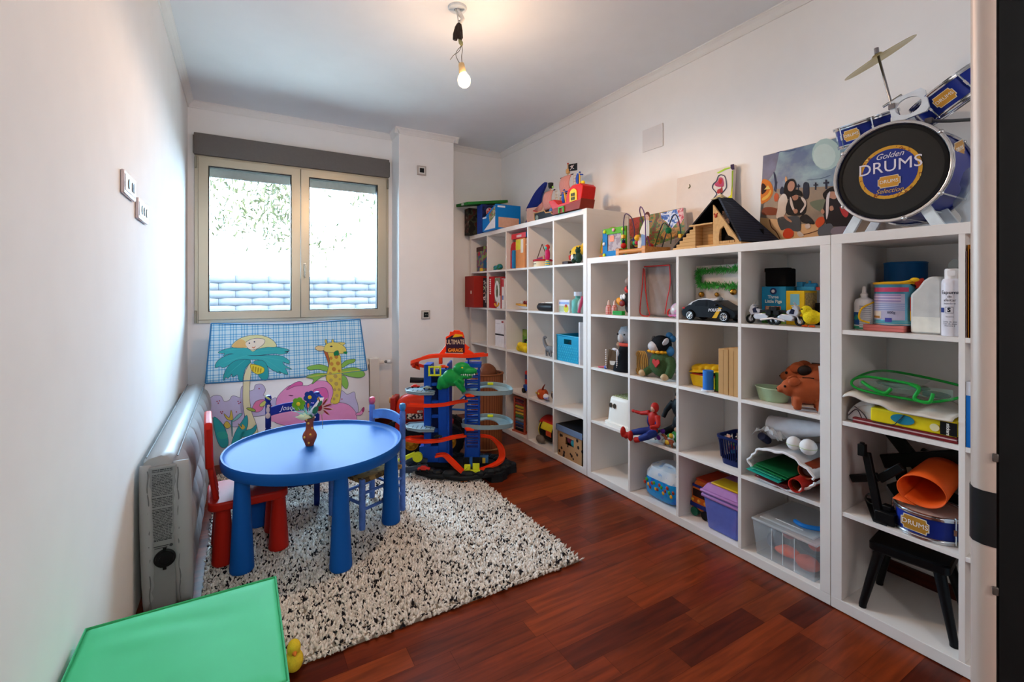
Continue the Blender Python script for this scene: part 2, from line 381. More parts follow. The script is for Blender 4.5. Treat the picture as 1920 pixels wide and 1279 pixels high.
# ---------------- switch plates, radiator, ceiling lamp ----------------
PL=mat('#c9c2b8',.35,.2); BK=mat('#17171a',.3)
def wallplate(name,lab,cat,loc,rz,w,h,inner,rim=mat('#b5aaa2',.3,.4),blk=True):
    t=thing(name,lab,cat,loc,rz)
    obj('plate',B().box(-w/2,w/2,-.012,0,-h/2,h/2),rim,t,bev=.004)
    b=B(); b.box(-w/2+.012,w/2-.012,-.014,-.011,-h/2+.012,h/2-.012); obj('insert',b,'#dcd8d2',t,bev=.001)
    inner(t); return t
def th(t): obj('display',B().box(-.021,.021,-.017,-.013,-.021,.021),BK,t,bev=.001)
wallplate('thermostat','small square thermostat high on the pillar beside the window','thermostat',(1.472,4.1995,2.408),0,.088,.088,th)
def sock(t):
    obj('socket',B().box(-.024,.024,-.017,-.013,-.024,.024),BK,t,bev=.001)
    b=B(); b.t(-.008,-.0172,0,90,0,0).cyl(.003,0,.001,8).t(.008,-.0172,0,90,0,0).cyl(.003,0,.001,8); obj('pin_hole',b,'#c9c9c9',t)
wallplate('wall_socket','square wall socket with black insert low on the pillar','socket',(1.513,4.1995,1.053),0,.085,.085,sock)
def three(t):
    for k in (-1,0,1): obj('socket',B().t(k*.05,-.0145,0,90,0,0,1,1.6,1).cyl(.011,0,.002,16),'#4a4340',t)
def two(t):
    for x,q in ((-.04,1),(.02,.5),(.045,.5)): obj('socket',B().t(x,-.0145,0,90,0,0,q,1.6,1).cyl(.011,0,.002,16),'#4a4340',t)
RIM=mat('#c9bfc4',.25,.3)
wallplate('socket_plate','white double socket plate on the left wall, the one nearer the camera','socket',(XL+.0005,2.15,1.652),90,.20,.082,two,RIM)
wallplate('socket_plate','white triple socket plate on the left wall, the one nearer the window','socket',(XL+.0005,2.42,1.600),90,.22,.082,three,RIM)
t=thing('junction_cover','blank white junction cover high on the right wall above the shelves','wall cover',(XR-.0005,2.275,2.33),-90)
obj('cover',B().box(-.092,.092,-.006,0,-.078,.078),mat('#e4dedb',.4,var=.01),t,bev=.003)
rd=thing('radiator','white panel radiator under the window, mostly behind the printed playhouse','radiator',(.55,YB,0))
b=B()
for k in range(12):
    x=-.63+k*.1; b.box(x,x+.088,-.125,-.035,.10,.66)
b.box(-.63,.61,-.10,-.06,.12,.15).box(-.63,.61,-.10,-.06,.6,.63); obj('panel',b,mat('#e8e2d8',.4,var=.01),rd,bev=.008)
b=B(); b.t(.61,-.08,.615,0,90,0).cyl(.008,0,.03,12).cyl(.014,.012,.022,12); obj('pipe',b,mat('#8a8a8a',.3,.9),rd)
obj('valve_knob',B().t(.66,-.08,.615,0,90,0).lathe([(0,-.024),(.016,-.024),(.02,-.012),(.022,.008),(.019,.022),(0,.025)],18),mat('#dcdcdc',.3,.2),rd)
lp=thing('pendant_bulb','bare lit light bulb hanging on loose wires from the ceiling','lamp',(.99,2.26,ZC),-30.353)
obj('ceiling_rose',B().lathe([(0,0),(.038,0),(.038,-.003),(.035,-.008),(.014,-.009),(.011,-.003),(0,-.003)],28),mat('#c8d0d6',.5),lp)
b=B(); b.tube([(0,0,-.004),(.012,0,-.03),(.022,0,-.045),(.010,0,-.062)],[.006,.009,.009,.006],8); b.tube([(-.008,0,-.006),(.0,0,-.03),(.004,0,-.06)],.003,6); obj('wire_cover',b,'#d9d6d2',lp)
b=B(); b.t(-.004,0,-.098,0,12,0,1,.7,1); b.lathe([(0,-.034),(.009,-.032),(.013,-.01),(.011,.02),(.006,.034),(0,.036)],10); b.t(.010,.004,-.085,0,-8,0,1,.7,1).lathe([(0,-.04),(.007,-.036),(.010,-.005),(.009,.02),(.004,.036),(0,.038)],10).t()
b.tube([(.004,0,-.10),(.012,0,-.13)],[.012,.007],8)
obj('connector',b,mat('#2c2320',.4),lp)
b=B(); b.tube([(.008,0,-.128),(.014,0,-.14),(.018,0,-.15)],[.006,.009,.005],8); obj('wire_knot',b,'#8c8a62',lp)
b=B(); b.tube(catmull([(.018,0,-.15),(.020,0,-.17),(.017,0,-.195),(.019,0,-.222)]),.0013,6)
b.tube(catmull([(.018,0,-.15),(-.002,.0,-.172),(-.006,0,-.19),(.002,0,-.21),(.010,0,-.222)]),.0013,6)
b.tube(catmull([(.017,0,-.15),(.005,.004,-.172),(-.015,.006,-.185),(-.030,.004,-.205)]),.0013,6); obj('wire',b,'#4a463a',lp)
obj('socket',B().t(.018,0,-.24,0,-8,0).lathe([(0,-.026),(.013,-.026),(.014,-.02),(.0125,.01),(.011,.018),(0,.02)],16),mat('#d8b98a',.5),lp)
lp.scale=(1.3,1.3,1.33)
bm_=bpy.data.materials.new('m_lit_bulb'); bm_.use_nodes=True; n_=bm_.node_tree.nodes; l_=bm_.node_tree.links; n_.remove(n_['Principled BSDF'])   # lit clear glass: glows and lets its own light out
tr_=n_.new('ShaderNodeBsdfTransparent'); e_=n_.new('ShaderNodeEmission'); e_.inputs[0].default_value=lin('#ffd9a0'); e_.inputs[1].default_value=9; a_=n_.new('ShaderNodeAddShader')
l_.new(tr_.outputs[0],a_.inputs[0]); l_.new(e_.outputs[0],a_.inputs[1]); l_.new(a_.outputs[0],n_['Material Output'].inputs[0])
bu=obj('bulb',B().t(.027,0,-.29,0,-8,0).lathe([(0,-.027),(.012,-.025),(.022,-.016),(.026,0),(.024,.012),(.017,.022),(.012,.032),(0,.033)],20),bm_,lp)
bu.visible_shadow=True
bl.data.use_shadow=True
# ---------------- leaf of the door at the right edge ----------------
dr=thing('door_1','black door leaf with a satin metal edge profile at the right edge','door',(.903,.2195,0),-70); stru(dr)
DM=mat('#c2b0a4',.5,.35,var=.03,sc_=2)
def edge(z0,z1,m,nm,g=0):
    b=B(); prof=[(-.002+g,-.022-g),(-.012,-.02-g),(-.02-g,-.012),(-.022-g,0),(-.02-g,.012),(-.012,.02+g),(-.002+g,.022+g),(.001,.022+g),(.001,-.022-g)]
    b.loft([[(x,y,z) for x,y in prof] for z in (z0,z1)]); return obj(nm,b,m,dr)
edge(.01,2.35,DM,'edge_profile'); edge(.924,.998,mat('#1d1c1d',.35),'tape_band',.0012)
obj('panel',B().box(.004,.74,-.02,.02,.01,2.35),mat('#0c0e0f',.5),dr)

for z in (1.046,.866): obj('latch',B().box(-.003,.003,-.026,-.022,z-.005,z+.006),mat('#5a534e',.3,.8),dr,bev=.001)
# ---------------- shelving units ----------------
def unit(name,label,y0,cols,rows,ztop,zb,zs,off=0):
    """y0 = far side; the unit runs toward the camera. zs = upper faces of the shelves."""
    ln=.039*2+cols*.3485+(cols-1)*.0165
    t=thing(name,label,'shelving unit',(2.055,y0,0),-90,'white cube shelving units along the right wall')
    D=.39
    obj('top_board',B().box(0,ln,0,D,ztop-.0385,ztop),SHELF,t,bev=.0012)
    obj('bottom_board',B().box(0,ln,0,D,0.004,zb),SHELF,t,bev=.0012)
    for x in (0,ln-.039): obj('side_panel',B().box(x,x+.039,0.0,D,zb,ztop-.0385),SHELF,t,bev=.0012)
    for c in range(1,cols):
        x=.039+c*.365-.0165-off; obj('divider',B().box(x,x+.0165,.0012,D,zb,ztop-.0385),SHELF,t,bev=.0006)
    for z in zs: obj('shelf',B().box(.039,ln-.039,.0018,D-.001,z-.0165,z),SHELF,t,bev=.0006)
    return ln
L5=.078+5*.3485+4*.0165
ZM=(.400,.7595,1.119); ZT=(.398,.753,1.114,1.472)
unit('shelving_unit','tall white cube shelving unit, five by five, beside the pillar',2.4936+L5,5,5,1.846,.047,ZT)
L4=.078+4*.3485+3*.0165
unit('shelving_unit','middle white cube shelving unit, four columns, pyramid toy on top',.968+L4-.0005,4,4,1.4995,.047,ZM)
unit('shelving_unit','white cube shelving unit nearest the camera, drum kit on top',.9655,2,4,1.4995,.047,ZM,.003)
# ---------------- rug ----------------
rug=thing('rug','shaggy cream rug flecked with black under the table','rug',(0,0,0))
rx0,rx1,ry0,ry1=-.13,1.375,1.725,3.76
def redge(x,y): return True
obj('backing',B().box(rx0,rx1,ry0,ry1,.001,.014),mat('#8f8578',.9),rug)
import numpy as np
rs=np.random.RandomState(4); N=44000
px=rs.uniform(rx0-.004,rx1+.006,N); py=rs.uniform(ry0-.008,ry1+.004,N)
edge_=np.minimum(np.minimum(px-rx0,rx1-px),np.minimum(py-ry0,ry1-py))
hh=np.where(edge_<.02,.020+.006*rs.rand(N),.026+.008*rs.rand(N)); rad=.0052+.003*rs.rand(N)
la=rs.uniform(0,6.283,N); ll=rs.uniform(.003,.016,N); blk=rs.rand(N)<.15; ll=np.where(blk,ll*1.15+.003,ll)
outw=np.where(edge_<.012,1,0)
tx=px+np.cos(la)*ll; ty=py+np.sin(la)*ll-outw*(py<ry0+.02)*.008; tx=tx+outw*(px>rx1-.02)*.008
a0=rs.uniform(0,2,N); vs=np.zeros((N,7,3))
for k in range(3):
    an=a0+k*2.0944; vs[:,k,0]=px+np.cos(an)*rad; vs[:,k,1]=py+np.sin(an)*rad; vs[:,k,2]=.006
    vs[:,3+k,0]=px*.45+tx*.55+np.cos(an)*rad*.95; vs[:,3+k,1]=py*.45+ty*.55+np.sin(an)*rad*.95; vs[:,3+k,2]=hh*.72
vs[:,6,0]=tx; vs[:,6,1]=ty; vs[:,6,2]=hh
fl=[(0,1,4,3),(1,2,5,4),(2,0,3,5)]; ft=[(3,4,6),(4,5,6),(5,3,6)]
base=(np.arange(N)*7)[:,None]
quads=(base[:,:,None]+np.array(fl)[None]).reshape(-1,4); tris=(base[:,:,None]+np.array(ft)[None]).reshape(-1,3)
me=bpy.data.meshes.new('pile'); me.from_pydata(vs.reshape(-1,3).tolist(),[],quads.tolist()+tris.tolist())
crm=rs.randint(0,2,N); slot=np.where(blk,2,crm)
me.polygons.foreach_set('material_index',np.concatenate([np.repeat(slot,3),np.repeat(slot,3)]).astype(np.int32))
me.polygons.foreach_set('use_smooth',[True]*len(me.polygons))
for h_ in ('#ebe4dc','#d6cec4','#232126'): me.materials.append(mat(h_,.95,var=.05))
me.update(); po=bpy.data.objects.new('pile',me); sc.collection.objects.link(po); po.parent=rug; po['kind']='stuff'
RZ=.028
# ---------------- blue round table ----------------
BLU=mat('#0e54a4',.5,var=.02,sc_=3,bump=.03)
tb=thing('play_table','round blue plastic children table on the shaggy rug','table',(.34,2.56,RZ))
prof=[(0,.452),(.385,.452),(.398,.454),(.405,.460),(.412,.470),(.420,.4705),(.4235,.466),(.424,.455),(.421,.425),(.417,.418),(.409,.417),(.40,.424),(.39,.432),(0,.432)]
obj('tabletop',B().lathe(prof,96),BLU,tb)
for a in (206,278,350,62,134):
    x,y=.37*math.cos(R(a)),.37*math.sin(R(a))
    obj('leg',B().t(x,y,0).lathe([(0,0),(.046,0),(.049,.006),(.049,.014),(.030,.40),(.030,.434),(0,.434)],28),BLU,tb)
# ---------------- red plastic chair ----------------
RED=mat('#b02015',.42,var=.02,sc_=3,bump=.03)
ch=thing('play_chair','red plastic children chair at the left of the blue table','chair',(.032,2.615,RZ),3)
def rrect(w,d,r,n=6,cx=0,cy=0):
    o=[]
    for (sx,sy,a) in ((1,1,0),(-1,1,90),(-1,-1,180),(1,-1,270)):
        for i in range(n+1):
            t_=R(a+90*i/n); o.append((cx+sx*(w/2-r)+r*math.cos(t_),cy+sy*(d/2-r)+r*math.sin(t_)))
    return o
b=B(); b.prism(rrect(.33,.30,.05),.252,.292,'z'); obj('seat',b,RED,ch,bev=.008,seg=3)
for x,y in ((-.105,-.10),(-.105,.10),(.125,-.10),(.125,.10)):
    obj('leg',B().t(x,y,0).lathe([(0,0),(.042,0),(.045,.006),(.045,.012),(.029,.26),(0,.26)],24),RED,ch)
bk_=B(); pts=[(-.115,.44),(.115,.44),(.145,.63),(.13,.655),(0,.668),(-.13,.655),(-.145,.63)]
bk_.t(-.145,0,0,0,-1.5,0).prism([(p[0],p[1]) for p in pts],-.016,.016,'x'); obj('backrest',bk_,RED,ch,bev=.009,seg=3)
for y in (-.085,-.03,.03,.085):
    b=B(); b.tube([(-.13,y,.285),(-.145,y*1.05,.37),(-.155,y*1.1,.45)],[.013,.011,.012],10); obj('back_spindle',b,RED,ch)
# ---------------- painted wooden chairs with rush seats ----------------
def rushseat(t,w,d,z,m):
    b=B(); n=18
    def f(i,j):
        x=(i-.5)*w; y=(j-.5)*d; zz=z+.008-.016*(1-abs(2*i-1))*(1-abs(2*j-1)); return (x,y,zz)
    b.grid(f,12,12); obj('seat',b,m,t,thick=.022,bev=0)
def ladder_chair(name,label,loc,rz,post,ball,rail,legm,seatm,w=.275,d=.27,H=.60,sh=.245,name_txt=None,spots=None):
    t=thing(name,label,'chair',loc,rz)
    for sx,k in ((-1,0),(1,1)):
        b=B().t(sx*w/2,d/2,0); b.lathe([(0,0),(.0155,.0),(.0165,.02),(.0165,.17),(.015,.175),(.0165,.18),(.0165,.40),(.013,.405),(.0165,.41),(.0165,.555),(.011,.565),(0,.565)],14)
        o=obj('back_post',b,post,t)
        obj('finial',B().t(sx*w/2,d/2,0).lathe([(0,.555),(.011,.562),(.018,.578),(.0195,.590),(.015,.604),(0,.61)],14),ball[k],o)
        obj('leg',B().t(sx*w/2,-d/2,0).lathe([(0,0),(.015,0),(.0165,.03),(.0165,.24),(.014,.262),(0,.265)],14),legm,t)
        if spots:
            b=B(); rr=random.Random(k+2)
            for q in range(9):
                z=.04+q*.06; yy=(-d/2 if q%2 else d/2) if z<.24 else d/2; a=R(rr.choice((-150,-120,-90,-60,-170)))
                b.ell(sx*w/2+.0165*math.cos(a),yy+.0165*math.sin(a),z,.0045,.0045,.004,8,5)
            obj('painted_spot',b,spots,t)
    def arch(z0,h,y,m,nm,dep=.012,bow=.022):
        b=B(); n=14; rings=[]
        for i in range(n+1):
            x=(i/n-.5)*w; u=1-(2*i/n-1)**2; zt=z0+h+bow*u; zb_=z0+bow*u*.8; yy=y+.018*u
            rings.append([(x,yy-dep/2,zb_),(x,yy+dep/2,zb_),(x,yy+dep/2,zt),(x,yy-dep/2,zt)])
        b.loft(rings); return obj(nm,b,m,t,bev=.003)
    r0=arch(H-.125,.052,d/2-.004,rail,'top_rail'); arch(H-.245,.030,d/2-.004,rail,'back_rail')
    b=B()
    for z,yo in ((.10,0),(.185,0)):
        for sx in (-1,1): b.tube([(sx*w/2,-d/2,z),(sx*w/2,d/2,z)],.0085,8)
    for y in (-d/2,d/2): b.tube([(-w/2,y,.13),(w/2,y,.13)],.0085,8)
    obj('stretcher',b,legm,t)
    rushseat(t,w+.02,d+.02,sh,seatm)
    if name_txt: text(name_txt,'lettering',.04,'#e8ecf4',t,(-.012,d/2+.002,H-.082),(90,0,0),.001,shear=.35)
    return t
LB=mat('#5f93d6',.4,var=.12,sc_=25); LBD=mat('#4f72b8',.45,var=.25,sc_=22)
RUSH=stripes('#8a6f45','#6c5232',sy=90,duty=.45,r=.8); 
c1=ladder_chair('painted_chair','light blue painted wooden chair with rush seat, right of the blue table',(.62,2.67,RZ),-66.4,LBD,(mat('#c65c78',.4,var=.2,sc_=60),mat('#3b7fb8',.4,var=.2,sc_=60)),LB,LBD,speck('#9a7c4c','#5b4a33',22,.52,.85),spots='#8c2f33')
NV=mat('#1b2c7c',.4,var=.15,sc_=25)
c2=ladder_chair('painted_chair','navy painted wooden chair with a name on its back rail, behind the table',(.268,3.065,RZ),-7.4,NV,(mat('#20308a',.4,var=.3,sc_=60),)*2,mat('#1e3090',.4),mat('#182a6a',.45),speck('#9a7c4c','#5b4a33',22,.52,.85),name_txt='Joaquín')
b=B(); b.ell(-.1375,.117,.52,.010,.004,.022,10,8).ell(-.1375,.117,.485,.014,.004,.018,10,8).ell(-.1345,.116,.545,.009,.004,.008,10,8)
obj('painted_motif',b,'#c9b9b4',c2); 
b=B(); b.t(-.1375,.117,.592,0,40,0).ell(0,0,0,.020,.006,.006,10,8); obj('painted_leaf',b,'#b9c97a',c2)
b=B(); b.t(.135,.10,.0); 
# ---------------- air mattress ----------------
AM=mat('#999c9e',.36,var=.03,sc_=5)
mt=thing('air_mattress','grey inflatable mattress standing on edge against the left wall','mattress',(XL+.01,2.30,0))
b=B()
LM,HM=1.67,.625
def quil(a): return abs(math.sin(math.pi*a))**.36
def cross(yy,e):
    """closed section in xz at length yy"""
    o=[]; T=.15*e; lean=.02
    # wall side up, top, room side down
    n=10
    for i in range(n+1): z=HM*(.02+.94*i/n); o.append((.0+.012*(1-e)+.0*z-.0+.03*(1-math.sin(math.pi*i/n))*.5+lean*(1-z/HM),yy,z*(.97+.03*e)))
    o.append((.035,yy,HM*.985*(.96+.04*e))); o.append((.075,yy,HM*(.96+.04*e))); o.append((T*.72,yy,HM*.985*(.96+.04*e)))
    n2=26
    for i in range(n2+1):
        s_=i/n2; z=HM*(.95-.93*s_)
        row=quil(s_*3.0+.001); col=quil((yy/LM)*9.0+ (.0 if int(s_*3)%2==0 else .0))
        bulge=.038*row*(.45+.55*col)-.0
        x=T*.78+bulge*e+.02*math.sin(math.pi*s_)+lean*(1-z/HM)
        o.append((x,yy,z))
    return o
rings=[]; NY=150
for j in range(NY+1):
    yy=LM*j/NY; e=min(1,.80+.20*math.sin(min(1,min(yy,LM-yy)/.06)*math.pi/2)); rings.append(cross(yy,e))
b.loft(rings); obj('body',b,AM,mt,ang=70)
# near end: flat gusset with print and valve, padded bolster on either side
b=B()
def bol(x0,x1,off):
    n=22; rr=[]
    for i in range(n+1):
        z=.012+(HM-.05)*i/n; w_=math.sin(math.pi*min(1,max(.0,i/n)))**.35 if 0<i<n else .25
        puck=.004*math.sin(i*2.7); cx=(x0+x1)/2+.012*(1-z/HM)*1.2; hx=(x1-x0)/2*(.7+.3*w_)
        rr.append([(cx+hx*math.cos(a),-.032*w_*math.sin(a)+.004+puck*math.sin(a),z) for a in [math.pi*2*k/14 for k in range(14)]])
    b.loft(rr)
bol(-.002,.05,0); bol(.103,.172,1); obj('end_bolster',b,AM,mt,ang=80)
b=B(); b.box(.035,.125,-.014,.03,.012,HM-.045); obj('gusset',b,mat('#85888a',.45,var=.03),mt,bev=.006)
b=B(); b.t(.088,-.016,.215,90,0,0).lathe([(0,0),(.036,0),(.036,.004),(.030,.006),(.029,.013),(.018,.014),(.017,.010),(0,.010)],26).t().box(.082,.094,-.024,-.016,.172,.186).box(.082,.094,-.024,-.016,.245,.258); obj('valve',b,mat('#16171a',.35),mt,label='round black air valve')
b=B(); rr=random.Random(8)
for r_ in range(46):
    z=.565-r_*.0062; 
    if rr.random()<.12: continue
    x=.047; 
    while x<.108:
        L=rr.uniform(.004,.016); b.box(x,min(x+L,.112),-.0152,-.0138,z,z+.0022 if r_%9 else z+.0035); x+=L+.002
b.box(.052,.10,-.0152,-.0138,.263,.266).box(.055,.095,-.0152,-.0138,.256,.2585)
b.t(.108,-.0145,.262,90,0,0).cyl(.006,0,.0012,12).t(); obj('printed_text',b,'#3c3e42',mt,smooth=False,label='small printed safety text')
b=B()
for x,s_ in ((.032,1),(.128,1)):
    b.tube([(x+.002*math.sin(z*60)+.012*(1-z/HM),-.022,z) for z in [.02+.55*i/40 for i in range(41)]],.0022,6)
zz=[j*LM/60 for j in range(61)]
b.tube([(.028,y,HM*.988) for y in zz],.0026,6); b.tube([(.128,y,HM*.975) for y in zz],.0026,6)
obj('seam',b,mat('#6c6f72',.5),mt)
# ---------------- printed fabric playhouse ----------------
def ray(u,v):
    a=(u-960)/FPX; c=(CYP-v)/FPX; return Vector((S_+a*C_,C_-a*S_,c))
ph=thing('playhouse','fabric playhouse printed with palm, giraffe and pink elephant, leaning below the window','play tent',(0,0,0))
P0=Vector((0,4.02,0)); PN=Vector((0,-1,.20)).normalized()
def pp(x,y,off=0):     # drawing coordinates of the print -> point on the cloth plane
    d=ray(360+x/4.571,580+y/4.571); t_=(P0-Vector((0,0,HC))).dot(PN)/d.dot(PN)
    return tuple(Vector((0,0,HC))+d*t_+PN*off)
GING=None
M_=bpy.data.materials.new('m_gingham'); M_.use_nodes=True
n=M_.node_tree.nodes; l=M_.node_tree.links; p=n['Principled BSDF']; p.inputs['Roughness'].default_value=.75
tc=n.new('ShaderNodeTexCoord'); sp=n.new('ShaderNodeSeparateXYZ'); l.new(tc.outputs['Object'],sp.inputs[0])
def band(o,s,ph_,d1,d2):
    a=mathn(n,'FRACT',mathn(n,'ADD',mathn(n,'MULTIPLY',o,s,l),ph_,l),None,l)
    a=mathn(n,'ABSOLUTE',mathn(n,'SUBTRACT',a,.5,l),None,l)
    q=n.new('ShaderNodeMapRange'); l.new(a,q.inputs[0]); q.inputs[1].default_value=d1; q.inputs[2].default_value=d2; q.inputs[3].default_value=1; q.inputs[4].default_value=0
    return q.outputs[0]
a_=mathn(n,'MAXIMUM',band(sp.outputs[0],27,.2,.04,.16),band(sp.outputs[0],27/2,.1,.02,.06),l)
c_=mathn(n,'MAXIMUM',band(sp.outputs[2],27,.2,.04,.16),band(sp.outputs[2],27/2,.1,.02,.06),l)
s_=mathn(n,'MULTIPLY',mathn(n,'ADD',a_,c_,l),.5,l)
cr=n.new('ShaderNodeValToRGB'); l.new(s_,cr.inputs[0]); e=cr.color_ramp.elements
e[0].color=lin('#cdeafc'); e[1].color=lin('#4c9fdc'); q=e.new(.5); q.color=lin('#7cc2ec'); l.new(cr.outputs[0],p.inputs['Base Color'])
GING=M_
top=[(165,122),(560,128),(900,125),(1180,105),(1440,85)]; fold=[(115,635),(600,605),(960,580),(1250,550),(1500,520)]
TC=catmull([(x,y,0) for x,y in top],8); FC=catmull([(x,y,0) for x,y in fold],8)
def wr(i,j,A=.006): return A*(math.sin(i*9+j*3)+.6*math.sin(i*23-j*7)+.5*math.sin(j*17+i*5))
b=B()
def roof(i,j):
    k=min(int(i*32),31); f=i*32-k; k2=min(k+1,32)
    t_=[TC[k][q]*(1-f)+TC[k2][q]*f for q in (0,1)]; g=[FC[k][q]*(1-f)+FC[k2][q]*f for q in (0,1)]
    return pp(t_[0]*(1-j)+g[0]*j,t_[1]*(1-j)+g[1]*j,-.001)
b.grid(roof,32,14); obj('roof_cloth',b,GING,ph,thick=.002,label='blue gingham cloth roof')
b=B(); LOW=[(110,636),(600,606),(960,581),(1250,551),(1515,518),(1530,1800),(128,1800)]
b.poly([pp(x,y,-.003) for x,y in LOW]); obj('wall_cloth',b,mat('#eef0f8',.8,var=.02,sc_=4),ph,thick=.002,label='pale printed cloth wall')
b=B(); rim=[pp(x,y,0) for x,y,_ in TC]; b.tube(rim,.005,8); b.tube([pp(x,y,0) for x,y,_ in FC],.005,8); b.tube([pp(1440,85),pp(1500,520)],.005,8); b.tube([pp(165,122),pp(115,635)],.005,8)
obj('piping',b,mat('#3c7fb4',.6),ph)
b=B(); 
for q in ((1440,85,1500,520),(1500,520,1530,1800),(165,122,115,635),(112,640,130,1800)):
    b.tube([pp(q[0],q[1],-.012),pp(q[2],q[3],-.012)],.006,8)
obj('frame_rod',b,mat('#dadada',.4),ph)
def shape(pts,col,lay,nm='print',spl=True,out=None,n=5):
    q=[(x,y,0) for x,y in pts]; q=catmull(q,n,True) if spl else q
    cx=sum(a[0] for a in q)/len(q); cy=sum(a[1] for a in q)/len(q)
    if out is not None:
        o_=[]
        N_=len(q)
        for i in range(N_):
            tx_,ty_=q[(i+1)%N_][0]-q[i-1][0],q[(i+1)%N_][1]-q[i-1][1]; m_=math.hypot(tx_,ty_) or 1
            o_.append((q[i][0]+ty_/m_*3.2,q[i][1]-tx_/m_*3.2))
        ar=sum(q[i][0]*q[(i+1)%N_][1]-q[(i+1)%N_][0]*q[i][1] for i in range(N_))
        if ar<0: o_=[(2*q[i][0]-o_[i][0],2*q[i][1]-o_[i][1]) for i in range(N_)]
        PB.c(pm(out)).poly([pp(x,y,.0005*lay-.00025+.0005) for x,y in o_])
    PB.c(pm(col)).poly([pp(x,y,.0005*lay+.0005) for x,y,*_ in q])
PMS=[]
def pm(h):
    if h not in PMS: PMS.append(h)
    return PMS.index(h)
PB=B(); OL='#3d4a66'
# bushes
shape([(130,880),(130,800),(180,745),(245,745),(275,790),(320,780),(345,745),(395,755),(430,790),(440,980),(300,1000),(180,930)],'#c3bfe6',1,out=OL)
shape([(420,700),(440,660),(480,700),(530,690),(545,650),(600,645),(628,690),(610,740),(650,745),(665,780),(715,760),(740,800),(640,900),(430,900)],'#c3bfe6',1,out=OL)
shape([(1270,720),(1290,700),(1330,730),(1390,710),(1400,760),(1420,820),(1415,890),(1330,900),(1260,800)],'#c3bfe6',1,out=OL)
for x,y in ((215,790),(235,785),(225,805),(395,790),(415,798),(402,808),(575,680),(655,820),(680,825),(245,880),(262,878),(255,892),(380,880),(1285,770)): shape([(x-6,y),(x,y-6),(x+6,y),(x,y+6)],'#a23a62',2)
# elephant
shape([(720,860),(730,760),(800,680),(860,650),(990,655),(1060,618),(1150,620),(1200,670),(1215,780),(1190,830),(1120,850),(1000,960),(860,1000),(700,960)],'#e79ad2',2,out=OL)
shape([(1010,830),(1120,815),(1250,800),(1340,820),(1400,880),(1410,930),(1410,1100),(1000,1100),(990,900)],'#e79ad2',2,out=OL)
shape([(1060,760),(1040,700),(1075,680),(1130,672),(1160,700),(1165,760),(1140,800),(1090,800)],'#dc6ab2',3,out=OL)
shape([(810,690),(850,650),(905,622),(940,625),(945,650),(880,660)],'#dc6ab2',3,out=OL)
shape([(660,870),(820,850),(900,870),(890,930),(820,960),(700,965),(650,930)],'#eaa3d4',3)
shape([(1405,895),(1440,880),(1465,845),(1475,850),(1455,900),(1415,908)],'#e79ad2',3,out=OL)
shape([(1455,870),(1468,838),(1478,855),(1470,880)],'#a23a72',4)
shape([(825,738),(850,735),(870,742),(850,746)],'#6a3560',4)
# pink flamingo-like bird head
shape([(520,840),(550,790),(610,775),(625,800),(600,860),(560,880),(525,870)],'#e07fae',3,out=OL)
shape([(580,820),(620,785),(648,778),(640,805),(600,835)],'#cfd67a',4,out=OL)
# palm trunk and fronds
shape([(500,460),(480,490),(450,560),(438,680),(440,820),(465,980),(480,1080),(560,1080),(550,990),(510,880),(492,760),(494,640),(505,540),(515,490)],'#e3dfba',5,out=OL)
T1='#3fb6c0'
shape([(225,372),(280,345),(360,328),(450,330),(510,350),(550,345),(650,325),(760,330),(832,352),(790,365),(820,372),(760,385),(700,380),(560,395),(430,390),(330,380),(270,400),(280,378)],T1,6,out=OL)
shape([(200,500),(215,450),(280,405),(380,380),(520,400),(650,395),(760,400),(830,440),(828,468),(780,450),(790,480),(855,515),(800,505),(820,560),(740,530),(760,550),(690,520),(640,480),(600,440),(520,430),(460,440),(400,450),(330,470),(270,500),(240,488)],T1,6,out=OL)
shape([(270,610),(275,560),(310,490),(380,440),(480,430),(500,455),(460,500),(440,560),(430,615),(400,600),(390,560),(350,580),(340,555),(310,590),(290,580)],'#33a6b0',7,out=OL)
shape([(530,450),(600,440),(640,480),(655,550),(640,605),(600,600),(570,560),(560,500)],'#33a6b0',7,out=OL)
for a,b2 in (((250,365),(440,340)),((800,350),(560,360)),((230,480),(460,400)),((830,455),(560,405)),((300,570),(450,440)),((790,545),(620,430))):
    shape([(a[0],a[1]-2),((a[0]+b2[0])/2,(a[1]+b2[1])/2-8),(b2[0],b2[1]-3),(b2[0],b2[1]+1),((a[0]+b2[0])/2,(a[1]+b2[1])/2-3)],'#4fc0c4',9)
shape([(505,475),(560,480),(615,505),(610,540),(560,555),(520,530),(505,505)],'#e8d94a',9,out='#7a6a20')
for k in range(4): shape([(520+k*22,490+k*6),(530+k*22,492+k*6),(524+k*22,535+k*3),(516+k*22,532+k*3)],'#b79d2a',10)
# sun
shape([(345,325),(370,280),(440,240),(540,222),(620,232),(690,265),(722,320),(640,325),(560,340),(520,362),(470,332)],'#dfe2b0',6.5,out=OL)
shape([(345,322),(400,262),(450,270),(470,325)],'#e3bf7e',6.8)
shape([(470,320),(460,290),(500,262),(560,250),(620,262),(610,300),(550,340),(500,345)],'#f0e9dc',7.2,out=OL)
shape([(515,322),(530,326),(546,312),(535,334),(518,332)],'#d08a6c',8); shape([(485,292),(492,284),(499,292),(492,298)],OL,8); shape([(528,280),(535,272),(542,280),(535,286)],OL,8)
